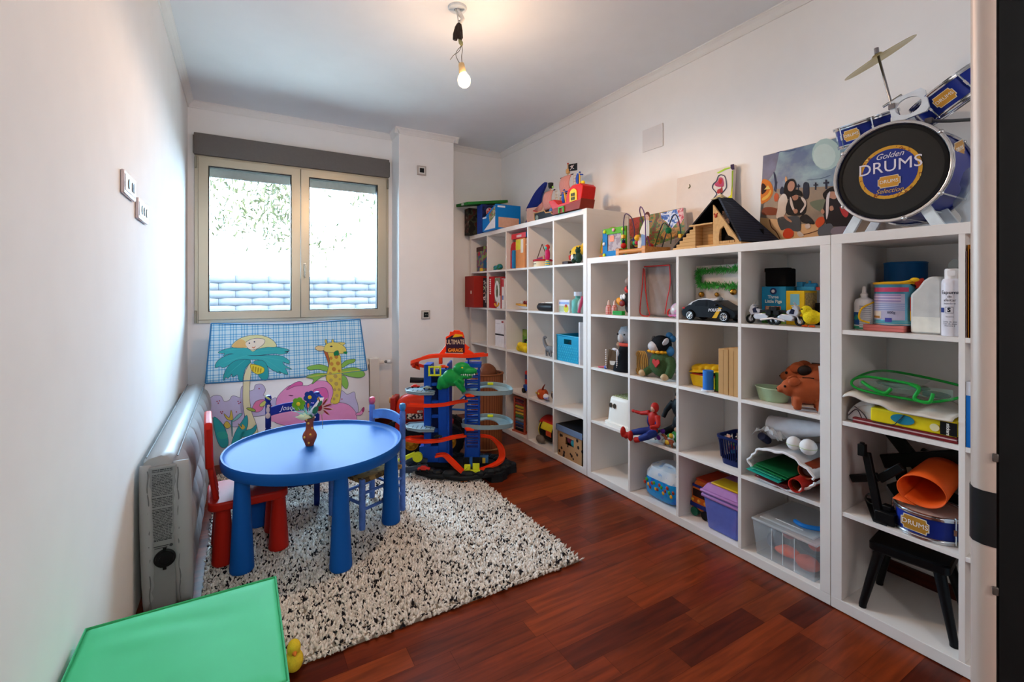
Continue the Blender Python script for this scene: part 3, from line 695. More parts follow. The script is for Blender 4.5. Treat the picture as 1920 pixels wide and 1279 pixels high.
# giraffe
shape([(1128,350),(1150,345),(1170,400),(1180,520),(1160,560),(1170,480),(1150,410)],'#b8683a',6,out=OL)
shape([(1165,350),(1260,390),(1275,450),(1282,560),(1275,700),(1255,800),(1190,800),(1210,720),(1200,660),(1150,600),(1165,520),(1180,440)],'#dccb58',7,out=OL)
shape([(1130,350),(1145,305),(1180,288),(1230,285),(1290,310),(1320,345),(1310,372),(1270,380),(1220,372),(1180,368),(1150,365)],'#e0d470',8,out=OL)
shape([(1055,335),(1080,315),(1130,322),(1132,348),(1090,356)],'#e6cf9a',7.5,out=OL)
shape([(1240,290),(1280,285),(1312,292),(1280,308)],'#e0d470',7.5,out=OL)
for x in (1148,1205): shape([(x-8,265),(x+4,262),(x+8,292),(x-2,294)],'#d9c95e',7.6,out=OL)
shape([(1180,318),(1195,312),(1205,320),(1192,326)],OL,9)
shape([(1218,370),(1250,356),(1255,390),(1235,404),(1220,395)],'#1d8a5a',9,out=OL); shape([(1295,366),(1328,362),(1325,384),(1305,380)],'#1d8a5a',9)
rr=random.Random(2)
for (x,y,w_) in ((1190,420,14),(1235,410,16),(1195,470,16),(1250,465,17),(1215,515,18),(1260,530,12),(1185,550,12),(1228,575,17),(1190,610,15),(1265,600,10),(1235,640,17),(1222,690,13),(1258,690,12),(1240,740,14),(1215,770,12)):
    shape([(x-w_,y),(x-w_*.4,y-w_),(x+w_*.7,y-w_*.8),(x+w_,y+w_*.3),(x,y+w_)],'#c08a46' if y<550 else '#b9a260',9)
# leaves behind giraffe
G1='#86bf5c'
for q in ([(985,500),(1040,480),(1110,476),(1170,500),(1160,530),(1080,515),(1010,520)],[(975,580),(1040,555),(1110,550),(1165,560),(1100,585),(1030,640),(1040,600)],[(1275,485),(1320,440),(1395,428),(1385,455),(1340,470),(1290,500)],[(1280,520),(1380,500),(1450,520),(1480,560),(1440,585),(1350,575),(1285,550)],[(1285,570),(1320,585),(1338,640),(1322,682),(1285,640)]): shape(q,G1,5,out=OL)
shape([(978,578),(1200,545),(1440,518),(1440,526),(1200,556),(980,586)],'#c9cf4c',8.5,spl=False)
# plants lower left
for q in ([(185,930),(240,960),(290,1040),(310,1160),(250,1180),(205,1080)],[(335,1180),(370,1060),(430,960),(470,910),(475,1000),(430,1090),(380,1180)],[(430,1050),(510,1025),(550,990),(545,1040),(500,1080),(420,1090)]): shape(q,'#33a6b0',8,out=OL)
shape([(215,1060),(290,1050),(305,1100),(240,1110)],'#3db5ab',8.6)
for q in ([(275,895),(320,930),(335,865),(350,930),(340,950),(300,940)],[(275,990),(300,960),(330,1000),(300,1020)],[(395,980),(425,1010),(430,985),(455,1010),(430,1030)]): shape(q,'#d6c25c',8.5,out=OL)
shape([(335,940),(345,940),(348,1080),(340,1080)],'#3a7f86',8.4); shape([(345,960),(400,900),(428,898),(390,940)],'#7fc4cc',8.6,out=OL)
shape([(468,848),(490,845),(520,850),(545,870),(520,875),(485,862)],'#9fb24c',9,out=OL)
obj('print',PB,[mat(h,.78,var=.02) for h in PMS],ph,smooth=False,fix=False,label='painted jungle animals and plants')
# ---------------- green fabric cube in the foreground ----------------
GR=mat('#48bb80',.62,var=.05,sc_=6,bump=.12)
gb=thing('storage_ottoman','green fabric cube in the near left corner, its flat top in front','storage cube',(-.1225,1.34,0))
b=B()
def topf(i,j):
    x=-.212+.424*i; y=-.215+.43*j; e=min(i,1-i,j,1-j); s=min(1,e*12); 
    wrk=.0022*math.sin(j*26+i*7)*math.exp(-((j-.78)**2)/.02)*math.exp(-((i-.4)**2)/.12)+.0012*math.sin(i*11+j*5)
    return (x,y,.414+.006*s+wrk*s)
b.grid(topf,36,36); obj('lid',b,GR,gb,thick=.004)
b=B(); z=.414
b.add([(-.214,-.217,z),(.214,-.217,z),(.214,.217,z),(-.214,.217,z),(-.214,-.222,.002),(.219,-.222,.002),(.219,.222,.002),(-.214,.222,.002)],[(0,1,5,4),(1,2,6,5),(2,3,7,6),(3,0,4,7),(4,5,6,7)])
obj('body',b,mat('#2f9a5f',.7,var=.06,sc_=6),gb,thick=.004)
b=B(); b.tube([(-.214,-.217,.416),(.214,-.217,.416),(.214,.217,.416),(-.214,.217,.416)],.004,8,closed=True); b.tube([(.214,.217,.41),(.219,.222,.01)],.003,6); obj('piping',b,mat('#39a56b',.6),gb)
yt=thing('soft_toy','small yellow plush toy on the rug corner beside the green cube','toy',(.155,1.705,.005))
b=B(); b.ell(0,0,.036,.030,.034,.034).ell(.0,0,.078,.022,.024,.026).ell(-.03,.0,.02,.018,.02,.016); obj('body',b,mat('#e3c535',.85,var=.08,bump=.3,sc_=200),yt,rem=.004)
obj('beak',B().t(0,-.026,.074,90,0,0).cyl(.008,-.002,.012,10,.001),mat('#d8762a',.6),yt)
# ---------------- vase with handmade flowers ----------------
va=thing('flower_vase','small brown clay vase of handmade flowers on the blue table','vase',(.309,2.588,RZ+.4525),-30.353)
obj('pot',B().lathe([(0,0),(.019,0),(.021,.004),(.023,.012),(.033,.035),(.035,.05),(.031,.064),(.021,.078),(.018,.095),(.018,.118),(.026,.135),(.029,.142),(.026,.142),(.015,.12),(.013,.05),(0,.03)],26),mat('#8e4a33',.6,var=.12,sc_=40),va)
b=B(); 
for a,z,r_ in ((-60,.062,.031),(-110,.05,.035),(-85,.118,.0185),(-100,.138,.027),(-30,.09,.019),(-75,.02,.028)): b.ell(r_*math.cos(R(a)),r_*math.sin(R(a)),z,.0055,.0055,.006,8,6)
obj('painted_dot',b,'#d8b04a',va)
def flower(px_,pz,c,r_,py=.0,tilt=0):
    b=B()
    for k in range(6):
        a=k*60+15; b.t(px_+r_*.62*math.cos(R(a)),py,pz+r_*.62*math.sin(R(a)),90,0,0).lathe([(0,-.0015),(r_*.42,-.0015),(r_*.42,.0015),(0,.0015)],12)
    b.t(px_,py,pz,90,0,0).cyl(r_*.5,-.002,.002,14); f=obj('felt_flower',b,c,va)
    obj('flower_centre',B().t(px_,py-.004,pz).ell(0,0,0,r_*.3,.004,r_*.3,12,8),mat('#e0bb2c',.7),f)
    b=B(); b.tube(catmull([(px_,py+.003,pz),(px_*.5,py*.5,pz*.75+.02),(0,0,.12)]),.0015,6); obj('stem',b,'#4f7a3a',f)
flower(-.052,.215,mat('#6faa2c',.8),.034,-.01); flower(-.002,.245,mat('#233f92',.8),.033,.01); flower(.034,.232,mat('#2b55b0',.8),.024,.03)
b=B(); rr=random.Random(1)
for k in range(60):
    a=rr.uniform(0,6.28); L=rr.uniform(.03,.075); b.tube([(0,0,.13),(-.012+L*.5*math.cos(a),L*.4*math.sin(a),.15+rr.random()*.03),(-.02+L*math.cos(a),L*.7*math.sin(a),.155+rr.random()*.05)],.0009,4)
obj('tinsel',b,mat('#8fd0c8',.4),va,label='pale green tinsel strands')
b=B()
b.t(.03,-.012,.192,0,38,0).poly([(-.012,0,-.07),(.012,0,-.065),(.013,0,.05),(.004,0,.075),(-.012,0,.06)]); obj('butterfly_wing',b,'#e4e2ea',va,thick=.002)
b=B(); b.t(.036,-.016,.185,0,35,0).ell(0,0,-.05,.012,.002,.02).ell(0,0,0,.013,.002,.022).ell(0,0,.04,.009,.002,.018); obj('paint_patch',b,'#2f6f52',va)
b=B(); b.t(-.02,-.024,.155,62,8,0).poly([(-.04,-.01,0),(.0,-.022,0),(.04,0,0),(.0,.02,0)]); obj('paper_petal',b,'#cfd9b0',va,thick=.0015)
b=B(); b.t(.062,-.01,.20); b.ell(0,0,-.01,.022,.0015,.03,14,8)
for a,L in ((100,.05),(55,.055),(20,.062),(-8,.06),(-40,.05)): b.t(.062,-.01,.195,0,-a,0).ell(.03,0,0,L*.6,.0015,.0065,12,6)
b.t(); obj('paper_hand',b,'#cfa89a',va,label='cut-out paper hand')
b=B(); b.t(.062,-.0125,.198).ell(-.008,0,.0,.016,.001,.02,12,6)
for a,L in ((100,.045),(55,.05),(20,.057),(-8,.055),(-40,.045)): b.t(.062,-.0125,.195,0,-a,0).ell(.036,0,0,L*.4,.001,.0042,12,6)
b.t(); obj('red_paint',b,'#8f1f2c',va)
b=B(); b.tube([(.066,-.008,.16),(.072,-.01,.088)],.0014,6); b.tube([(.05,-.008,.19),(.012,0,.13)],.0013,6); obj('stick',b,'#8a7f4a',va)
b=B(); b.tube([(-.01,0,.13),(-.008,0,.2)],.0012,6); b.t(-.006,-.004,.205).ell(0,0,0,.006,.004,.012); obj('bud',b,'#d9653f',va)
# ---------------- helpers for shelf contents ----------------
# frame of a shelf item: x to the right along the shelf, y into the shelf, z up
def it(name,label,cat,X,Y,z,rz=0,group=None): return thing(name,label,cat,(X,Y,z+.0006),-90+rz,group)
def W3(o):
    e=o.rotation_euler; return Matrix.Translation(o.location)@e.to_matrix().to_4x4()
class PR:
    """flat print on a plane of a thing: outlines are drawn on the photo-facing plane through P with normal N"""
    def __init__(s,par,ox,oy,k,P,N,lay=.0006):
        s.par=par;s.ox=ox;s.oy=oy;s.k=k;s.P=Vector(P);s.N=Vector(N).normalized();s.b=B();s.c=[];s.lay=lay;s.I=W3(par).inverted()
    def pt(s,x,y,off=0):
        d=ray(s.ox+x/s.k,s.oy+y/s.k); q=Vector((0,0,HC)); t_=(s.P-q).dot(s.N)/d.dot(s.N)
        return tuple(s.I@(q+d*t_+s.N*off))
    def sh(s,pts,col,lay,spl=True,n=4):
        q=catmull([(x,y,0) for x,y in pts],n,True) if spl else [(x,y,0) for x,y in pts]
        if col not in s.c: s.c.append(col)
        s.b.c(s.c.index(col)).poly([s.pt(x,y,s.lay*lay) for x,y,_ in q]); return s
    def el(s,x,y,rx,ry,col,lay,rot=0):
        a=R(rot); p=[(x+rx*math.cos(t)*math.cos(a)-ry*math.sin(t)*math.sin(a),y+rx*math.cos(t)*math.sin(a)+ry*math.sin(t)*math.cos(a)) for t in [i*math.pi/8 for i in range(16)]]
        return s.sh(p,col,lay,False)
    def done(s,name='print',label=None,r=.6): return obj(name,s.b,[mat(c,r,var=.03) for c in s.c],s.par,smooth=False,fix=False,label=label)
def gbox(name,label,cat,X,Y,z,w,d,h,m,rz=0,face=(),group=None,bev=.0015,part='box'):
    """carton: centre of its front bottom edge at X, Y; face = coloured panels (part, x0,x1,z0,z1,colour) on the front, 's' prefixed ones on the right side"""
    t=it(name,label,cat,X,Y,z,rz,group); obj(part,B().box(-w/2,w/2,0,d,0,h),m,t,bev=bev); faces(t,w,face); return t
def faces(t,w,face,y=0,parent=None):
    for i,(nm,x0,x1,z0,z1,c) in enumerate(face):
        e=.0006+.0003*i
        if nm[0]=='*': obj(nm[1:],B().box(w/2,w/2+e,x0,x1,z0,z1),c,t,smooth=False)
        else: obj(nm,B().box(x0,x1,y-e,y,z0,z1),c,t,smooth=False)
# ---------------- on top of the tall unit ----------------
ZT5=1.8462
t=it('board_game','tall dark board game box standing at the pillar end of the tall unit','box',1.995,4.32,ZT5)
obj('box',B().box(-.055,.055,0,.33,0,.27),speck('#1d1a17','#3a4030',14,.5,.6,'#4a2520'),t,bev=.002)
b=B(); b.box(-.0565,.0,-.001,0,.03,.2); obj('picture',B().prism([(-.05,.02),(.05,.02),(.05,.13),(0,.2),(-.05,.22)],-.0012,0,'y'),speck('#241c18','#4c2a24',20,.5,.6,'#6a6a5a'),t)
t=thing('board_game','flat green board game box tilted on top of the standing dark box','box',(2.10,4.24,2.150),-90,rot=None)
t.rotation_euler=Euler((R(8),R(4),R(-90)))
obj('box',B().box(-.13,.15,-.20,.25,0,.028),mat('#2a7a33',.55,var=.1),t,bev=.002)
obj('picture',B().box(-.12,.05,-.19,-.05,-.001,0),speck('#357a3a','#5b4a3a',26,.5,.6,'#2b3a2a'),t,smooth=False)
obj('label',B().box(.0,.06,-.201,-.2,.004,.024),'#c9d0c4',t,smooth=False)
t=it('board_game','navy board game box with a round red badge on top of the tall unit','box',2.055,4.155,ZT5)
obj('box',B().box(-.05,.06,0,.36,0,.285),mat('#24418f',.5),t,bev=.002)
b=B(); b.box(.06,.0608,.004,.355,.004,.281); obj('picture',b,speck('#141b3c','#1f2a5c',20,.5,.5),t,smooth=False)
b=B(); b.t(.0612,.085,.215,0,90,0).cyl(.042,0,.0008,24); bd=obj('badge',b,'#c9c2c0',t); b=B(); b.t(.0622,.085,.215,0,90,0).cyl(.037,0,.0008,24); obj('badge_face',b,'#c02a2a',bd)
text('PLAY\nTIME','lettering',.026,'#f2e8e6',t,(.0640,.085,.217),(90,0,90),.0005,bold=.0008)
for z,x,wd in ((.235,.16,.08),(.205,.16,.07),(.125,.06,.07),(.095,.05,.06)): obj('label',B().box(.0608,.0618,x-wd/2,x+wd/2,z-.011,z+.011),'#d8d8de',t,smooth=False)
t=it('toy_box','bright blue toy carton with a window, on top of the tall unit','box',2.03,3.90,ZT5)
obj('box',B().prism([(-.135,0),(.135,0),(.135,.235),(-.135,.12)],0,.27,'y'),mat('#0a78c8',.4,var=.02),t,bev=.002)
b=B(); b.prism([(-.10,.012),(.125,.012),(.125,.125)],-.0010,0,'y'); obj('white_panel',b,'#e6e4ea',t)
b=B(); b.prism([(.02,.075),(.128,.130),(.128,.215),(.0,.15)],-.0014,0,'y'); obj('picture',b,speck('#b9a58c','#5c8a4a',38,.47,.5,'#a04a5a'),t)
b=B(); b.box(.135,.1362,.03,.25,.02,.115); obj('window',b,mat('#c9a08c',.25),t,smooth=False)
b=B(); b.box(.135,.1366,.02,.10,.205,.222); obj('white_panel',b,'#dfe6f2',t,smooth=False); b=B(); b.box(-.13,-.05,-.001,0,.125,.14); obj('white_panel',b,'#dfe6f2',t,smooth=False)
t=it('toy_whale','dark blue plush whale tail rising behind the blue carton','toy',2.38,3.62,ZT5)
b=B(); b.prism([(x,y) for x,y,_ in catmull([(-.16,.20,0),(-.10,.27,0),(0,.35,0),(.10,.395,0),(.165,.41,0),(.15,.37,0),(.09,.30,0),(.06,.22,0),(-.04,.17,0)],4,True)],-.012,.012,'y'); obj('tail',b,mat('#1c2f86',.6,var=.1),t); 
b=B(); b.ell(-.05,.0,.07,.12,.05,.07); obj('body',b,mat('#1c2f86',.6,var=.1),t)
t=it('craft_board','pale pink board leaning on top of the tall unit, left of the pirate ships','board',2.29,3.52,ZT5)
obj('sheet',B().t(0,0,0,-8,0,0).prism([(-.12,.0),(.17,.0),(.17,.09),(.12,.185),(-.17,.205)],0,.012,'y'),mat('#d9b3a6',.7,var=.04),t,bev=.001)
# wooden pirate boat (black hull)
t=it('toy_pirate_boat','wooden pirate boat with black hull and red striped sails on the tall unit','toy boat',2.215,3.08,ZT5+.001)
WOOD=woodm('#d8ae78','#b98a52',.5,0,14,6); HB=mat('#23262e',.5)
hull=[(-.235,.088),(-.225,0.0),(.20,0.0),(.235,.10),(.16,.125),(.10,.085),(.05,.045),(.02,.05),(.02,.065),(-.06,.068),(-.08,.09)]
obj('hull',B().prism(hull,-.055,.055,'y'),HB,t,bev=.003)
g=[(x,0,z) for x,z in hull[4:]+hull[:1]]
b=B()
for y in (-.057,.057): b.tube([(x,y,z) for x,_,z in g],.0045,6)
b.tube([(-.235,-.055,.088),(-.225,-.057,.0)],.004,6).box(-.226,.2,-.058,-.055,0,.012); obj('rail',b,WOOD,t)
obj('deck',B().box(-.22,.0,-.05,.05,.06,.072).box(.1,.24,-.055,.055,.115,.125),WOOD,t,bev=.001)
obj('skull_badge',B().t(-.19,-.056,.045,90,0,0).cyl(.022,-.002,.003,18),mat('#7d8d88',.6,var=.3,sc_=90),t)
b=B(); b.tor(.135,-.06,.062,.024,.0045,'y'); b.tor(.135,-.06,.062,.008,.004,'y'); obj('ship_wheel',b,WOOD,t)
SAIL=stripes('#cf9a92','#bd7068',sx=110,duty=.5,r=.85)
def mast(x,zb,zt,w,z0,z1,nest=None):
    m_=obj('mast',B().t(x,0,0).cyl(.006,zb,zt,10,.005),WOOD,t)
    b=B(); 
    for z in (z0,z1): b.tube([(x-w*.62,-.012,z),(x+w*.62,-.012,z)],.0045,8)
    obj('yard',b,'#3a2d2a',m_)
    b=B(); b.grid(lambda i,j:(x+(i-.5)*w,-.016-.022*math.sin(math.pi*j)-.008*math.sin(math.pi*i),z1+(z0-z1)*j),10,10); obj('sail',b,SAIL,m_,thick=.002)
    b=B(); 
    for k in range(6): b.tube([(x-.0+w*.55,.0,z0+.01+k*(z1-z0)/6),(x+w*.8,.0,z0+.01+k*(z1-z0)/6)],.0022,5)
    b.tube([(x+w*.8,0,zb),(x+w*.7,0,z1)],.0016,5).tube([(x+w*.55,0,zb),(x+w*.5,0,z1)],.0016,5).tube([(x-w*.3,-.02,zb),(x,-.006,z1+.02)],.0016,5).tube([(x+w*.3,-.02,zb),(x,-.006,z1+.02)],.0016,5); obj('rigging',b,'#c9b79c',m_); return m_
m1=mast(-.07,.06,.285,.125,.10,.25)
b=B(); b.t(-.07,0,.275).lathe([(.012,0),(.022,.012),(.024,.045),(.020,.045),(.018,.012),(0,.01)],10); obj('crow_nest',b,'#202528',m1)
b=B(); b.ell(-.035,-.004,.28,.012,.006,.010,8,6); obj('parrot',b,'#9fd36a',m1)
m2=mast(.165,.12,.42,.13,.19,.325)
b=B(); b.t(.165,0,.345).lathe([(.008,0),(.018,.006),(.018,.03),(.004,.045),(0,.045)],10); obj('crow_nest',b,WOOD,m2)
b=B(); b.grid(lambda i,j:(.168+.11*i,-.004*math.sin(i*6),.416-.055*j-.012*i),10,4); fl_=obj('flag',b,'#17161a',m2,thick=.0015)
b=B(); b.ell(.222,-.006,.389,.010,.0025,.010,10,6).tube([(.20,-.006,.395),(.246,-.006,.366)],.0026,5).tube([(.20,-.006,.366),(.246,-.006,.395)],.0026,5); obj('skull',b,'#d9c9c6',fl_)
obj('finial',B().ell(.165,0,.424,.007),'#a8352c',m2)
b=B(); b.box(.12,.20,-.04,.04,.125,.13).box(.12,.20,-.045,-.035,.16,.17)
for x in (.12,.16,.20): b.box(x-.004,x+.004,-.045,-.037,.125,.165)
obj('cabin',b,WOOD,t,bev=.001)
b=B(); b.poly([(-.23,0,.09),(-.33,0,.13),(-.12,0,.215)]); obj('jib_sail',b,SAIL,t,thick=.002)
obj('bowsprit',B().tube([(-.20,0,.088),(-.33,0,.13)],.006,8),'#b5453c',t)
b=B(); b.tor(-.245,-.01,.055,.013,.003,'y',a0=-60,a1=180); obj('anchor',b,'#8f2f28',t)
b=B(); b.ell(-.03,-.02,.085,.022,.018,.02,12,8); obj('barrel',b,'#4a78b8',t)
b=B(); b.ell(-.15,.03,.105,.03,.012,.03,12,8,(0,30,0)); obj('blue_fin',b,'#2a5aa8',t)
# red toy ship in front
t=it('toy_ship','red plastic toy ship with yellow window at the near end of the tall unit','toy boat',2.083,2.735,ZT5+.001)
RD=mat('#c8201c',.35)
hull=[(-.19,.115),(-.15,.10),(-.10,.055),(-.10,.0),(.16,.0),(.19,.13),(.175,.165),(.10,.185),(.06,.17),(.045,.09),(0,.082),(-.07,.085),(-.12,.12)]
hull=[(-.19,.112),(-.14,.05),(-.12,.0),(.19,.0),(.215,.10),(.225,.155),(.20,.175),(.11,.178),(.055,.155),(.035,.10),(.03,.07),(-.06,.07),(-.12,.115)]
obj('hull',B().prism(hull,-.05,.070,'y'),RD,t,bev=.005)
obj('lower_hull',B().prism([(-.13,.0),(.191,-.0),(.212,.07),(.19,.06),(-.135,.045)],-.0525,.0725,'y'),mat('#8a3426',.5),t,bev=.002)
b=B(); b.prism([(.085,.06),(.165,.065)]+[(.125+.04*math.cos(R(a)),.115+.035*math.sin(R(a))) for a in range(0,181,20)],-.056,-.05,'y'); w_=obj('window',b,'#e8c53c',t)
b=B()
for x in (.113,.137):
    for z in (.08,.108): b.box(x-.009,x+.009,-.058,-.0558,z-.011,z+.011)
obj('window_pane',b,'#2a3a34',w_,smooth=False)
b=B(); b.box(-.045,.02,-.062,-.05,.035,.045).box(-.045,-.035,-.062,-.05,.0,.04).box(.01,.02,-.062,-.05,.0,.04); obj('green_bracket',b,'#4fae4a',t,bev=.001)
for x,z0,z1,tl in ((-.03,.07,.18,-12),(.13,.178,.27,0)):
    f=obj('mast',B().t(x,0,z0,0,tl,0).cyl(.006,0,z1-z0,10),'#d8a838',t)
    b=B(); b.t(x,0,z0,0,tl,0).prism([(-.012,.0),(-.038,.03),(-.04,.06),(-.025,.092),(-.006,.085),(-.012,.05)],-.006,.006,'y'); b.tube([(-.03,0,z1-z0-.008),(.035,0,z1-z0-.022)],.005,8); b.ell(0,0,z1-z0,.008)
    obj('sail',b,mat('#23439a',.4),f,bev=.001)
b=B(); b.ell(.165,0,.19,.018,.014,.016,12,8); obj('figure',b,'#d9c92c',t)
# ---------------- row 1 of the tall unit (top) ----------------
z=1.4722
t=it('picture_book','large underwater picture box in the top left cell by the pillar','book',2.09,4.185,z,-6)
obj('cover',B().box(-.13,.07,.0,.05,0,.25),speck('#2f5f86','#8a4a66',18,.45,.5,'#7a9a5a'),t,bev=.002)
obj('title_band',B().box(-.13,.07,-.001,0,.205,.25),'#4a2426',t,smooth=False); obj('badge',B().t(-.055,-.001,.18,90,0,0).cyl(.024,0,.002,16),'#c03040',t); obj('block',B().box(.035,.06,-.03,-.002,0,.03),'#e0b03a',t,bev=.002)
t=it('toy_frog','small teal and green toy creature, top row second cell','toy',2.13,3.88,z)
b=B(); b.ell(0,0,.03,.055,.03,.026).ell(-.055,-.005,.03,.03,.025,.02).ell(.03,-.01,.035,.03,.03,.026).ell(-.03,-.03,.012,.02,.014,.012).ell(.05,-.03,.012,.02,.014,.012); obj('body',b,speck('#2a7a92','#2f7a4a',40,.52,.5),t,rem=.005)
t=it('toy_ball','small blue toy at the right of the top row second cell','toy',2.13,3.70,z)
b=B(); b.ell(0,0,.03,.03,.03,.03).ell(.0,0,.055,.018,.018,.02); obj('body',b,mat('#4a62b0',.4),t,rem=.004)
t=gbox('board_game','red board game box lying across the top of the upright boxes','box',2.075,3.435,z+.258,.24,.30,.045,mat('#cf2f38',.4),0,(('label',-.03,.05,.01,.03,'#d8b8b8'),('*blue_side',.0,.28,.0,.045,'#1f6a9a')))
t=gbox('game_box','orange game box with a yellow label, top row third cell','box',2.075,3.405,z,.15,.29,.255,mat('#d98a4a',.5,var=.05),0,(('yellow_label',-.07,.015,.16,.245,'#d9c832'),('white_label',.01,.05,.13,.245,'#e8dccb')))
t=it('toy_case','red rounded toy case, top row third cell, at its left side','toy',2.09,3.545,z)
obj('shell',B().prism([(-.06,0),(.03,0),(.03,.235),(-.01,.24),(-.04,.225),(-.058,.18)],0,.25,'y'),mat('#b8202a',.35),t,bev=.01)
t=it('plastic_case','blue upright plastic case between the red case and the orange box','box',2.072,3.498,z)
obj('shell',B().box(-.017,.018,-.02,.2,0,.16),mat('#1f7ab8',.35),t,bev=.008)
for k,(y,c) in enumerate(((3.315,'#b88a6a'),(3.29,'#7a5a4c'))): gbox('slim_book',('tan slim book beside the orange game box, top row third cell','brown slim book at the right edge, top row third cell')[k],'book',2.08,y,z,.02,.25,.25-.02*k,c,0,(('spine_band',-.008,.008,.19,.2,'#d9c0a0'),))
t=it('toy_drum','small cream drum with red rim and hanging triangle, top row fourth cell','toy drum',2.14,3.155,z)
obj('shell',B().cyl(.075,0,.045,28),mat('#e6d6b4',.5),t); obj('rim',B().tor(0,0,.052,.074,.009),'#b82a3a',t); obj('slot',B().box(-.03,.01,-.0775,-.072,.022,.027),'#4a3a30',t)
b=B(); b.tube(catmull([(-.08,-.01,.055),(-.045,-.005,.12),(-.012,0,.185)],4)+catmull([(-.008,0,.187),(.03,0,.125),(.072,0,.06)],4),.0035,6).tube([(-.08,-.01,.055),(.072,0,.06)],.0025,6); obj('triangle',b,'#5a3a30',t)
for x,z0,c,tl in ((-.01,.065,'#5a3a7a',4),(0,.075,'#b83a5a',-6)): obj('stick',B().t(x,-.02,z0,0,90+tl,0).cyl(.006,-.04,.045,10),c,t)
obj('cork',B().t(.045,-.02,.055).cyl(.009,0,.035,12),'#c9a888',t)
t=it('toy_parrot','tall rainbow coloured toy parrot, top row fourth cell, at its right','toy',2.11,3.045,z)
b=B(); b.ell(0,0,.09,.024,.02,.055); obj('body',b,mat('#c21f5a',.4),t); obj('head',B().ell(0,0,.152,.022,.02,.022),'#c8302a',t); obj('beak',B().ell(-.025,-.005,.148,.014,.006,.006,10,6,(0,-30,0)),'#e2a530',t); obj('face',B().ell(.0,-.014,.145,.014,.01,.014),'#4fc0b8',t); obj('base',B().lathe([(0,0),(.018,0),(.02,.025),(.014,.05),(0,.05)],14),stripes('#e0c22c','#3a9ac0',sz=60,r=.4),t)
t=it('shark_toy','round yellow and white toy shark with a red mouth, top row fifth cell','toy',2.16,2.71,z)
b=B(); b.ell(0,0,.072,.075,.06,.068,20,14); o=obj('body',b,mat('#e6bd3a',.5,var=.03),t); o.scale=(1,1,1)
obj('belly',B().ell(0.005,-.004,.052,.070,.060,.05,20,12),mat('#e3d8cf',.6),t); obj('fin',B().ell(.03,.02,.135,.03,.012,.022,12,8,(0,-25,0)),mat('#e6bd3a',.5),t)
b=B(); b.ell(-.035,-.05,.088,.010,.006,.014,12,8); obj('eye',b,'#17171a',t)
b=B(); b.t(-.045,-.046,.05,90,0,-25).prism([(-.028,.018),(-.014,.008),(-.006,.018),(.004,.009),(.014,.02),(.026,.022),(.012,-.012),(-.008,-.018),(-.022,-.008)],-.004,.006,'z'); obj('mouth',b,'#c22a24',t,bev=.001)
t=it('teddy_bear','small dark green toy bear sitting in front of the yellow shark toy','toy',2.095,2.635,z)
b=B(); b.ell(0,0,.04,.032,.028,.04).ell(0,-.004,.092,.022,.02,.022).ell(-.016,0,.115,.008).ell(.016,0,.115,.008).ell(-.035,-.015,.02,.012,.02,.018,).ell(.03,-.02,.016,.013,.022,.013).ell(-.012,-.03,.014,.013,.02,.012).ell(-.035,-.005,.05,.012,.012,.028,rot=(0,-30,0)); obj('body',b,mat('#1f3d30',.45,var=.15),t,rem=.0035)
gbox('wooden_block','small dark block lying left of the yellow shark toy','block',2.10,2.80,z,.07,.07,.025,'#2c1d1c',0,(('stripe',-.03,.03,.01,.014,'#5a3a34'),))
# ---------------- row 2 ----------------
z=1.1142
t=it('red_folder','large plain red box sticking out of the second row beside the pillar','box',1.965,4.20,z,0)
obj('box',B().box(-.10,.11,.0,.34,0,.31),mat('#9c2a22',.5,var=.04),t,bev=.003); obj('clasp',B().box(.035,.06,-.002,0,.135,.165),'#d9bfae',t,smooth=False)
t=gbox('story_book','dark book with big mixed letters beside the red box, second row','book',2.06,4.045,z,.07,.28,.29,'#26232a',0,())
for k,(c,q) in enumerate(zip(('#e8e2d8','#b6d09a','#d9a08a','#e8e2d8'),'MAID')): text(q,'lettering',.05,c,t,(-.008,-.001,.245-k*.052),(90,78,0),.0006,bold=.002)
obj('grey_letters',B().box(.012,.03,-.001,0,.05,.25),speck('#26232a','#b8b4b0',50,.5),t,smooth=False)
t=gbox('board_game','red board game box with white lettering on its spine, second row','box',2.065,3.915,z,.10,.3,.30,mat('#b81f26',.45),0,())
rr=random.Random(31); b=B()
for k in range(8): zz=.275-k*.019; b.prism([(-.04,zz),(-.018+.006*rr.random(),zz+.004),(-.006,zz-.006*rr.random()),(-.012,zz-.013),(-.03,zz-.009)],-.0012,0,'y')
obj('worn_lettering',b,'#ecd9d4',t)
t=gbox('board_game','board game box with an oval picture frame, second row second cell','box',2.07,3.795,z,.13,.3,.295,mat('#a82a2c',.45),0,(('picture',-.06,.045,.06,.285,speck('#8a8a78','#6a7a5a',26,.5,.5,'#b8b0a0')),('white_panel',-.02,.05,.0,.12,'#d9d9de')))
b=B(); b.t(-.01,-.004,.16,90,0,0,1,2.4,1).tor(0,0,0,.034,.007,'z'); obj('oval_frame',b,'#dfe4e4',t); b=B(); b.t(-.0,-.0035,.14,90,0,0,1,2.4,1).cyl(.018,-.001,.001,20); obj('oval_picture',b,'#4f5a44',t)
b=B(); b.tor(-.01,-.008,.06,.04,.008,'y',a0=200,a1=350); obj('yellow_arc',b,'#dca03c',t)
gbox('white_book','slim white book with red marks at the right of the second row second cell','book',2.07,3.70,z,.045,.28,.275,'#e4e0e2',0,(('red_band',-.02,.02,.2,.27,'#b83a40'),('blue_mark',-.01,.01,.08,.12,'#4a6ab0')))
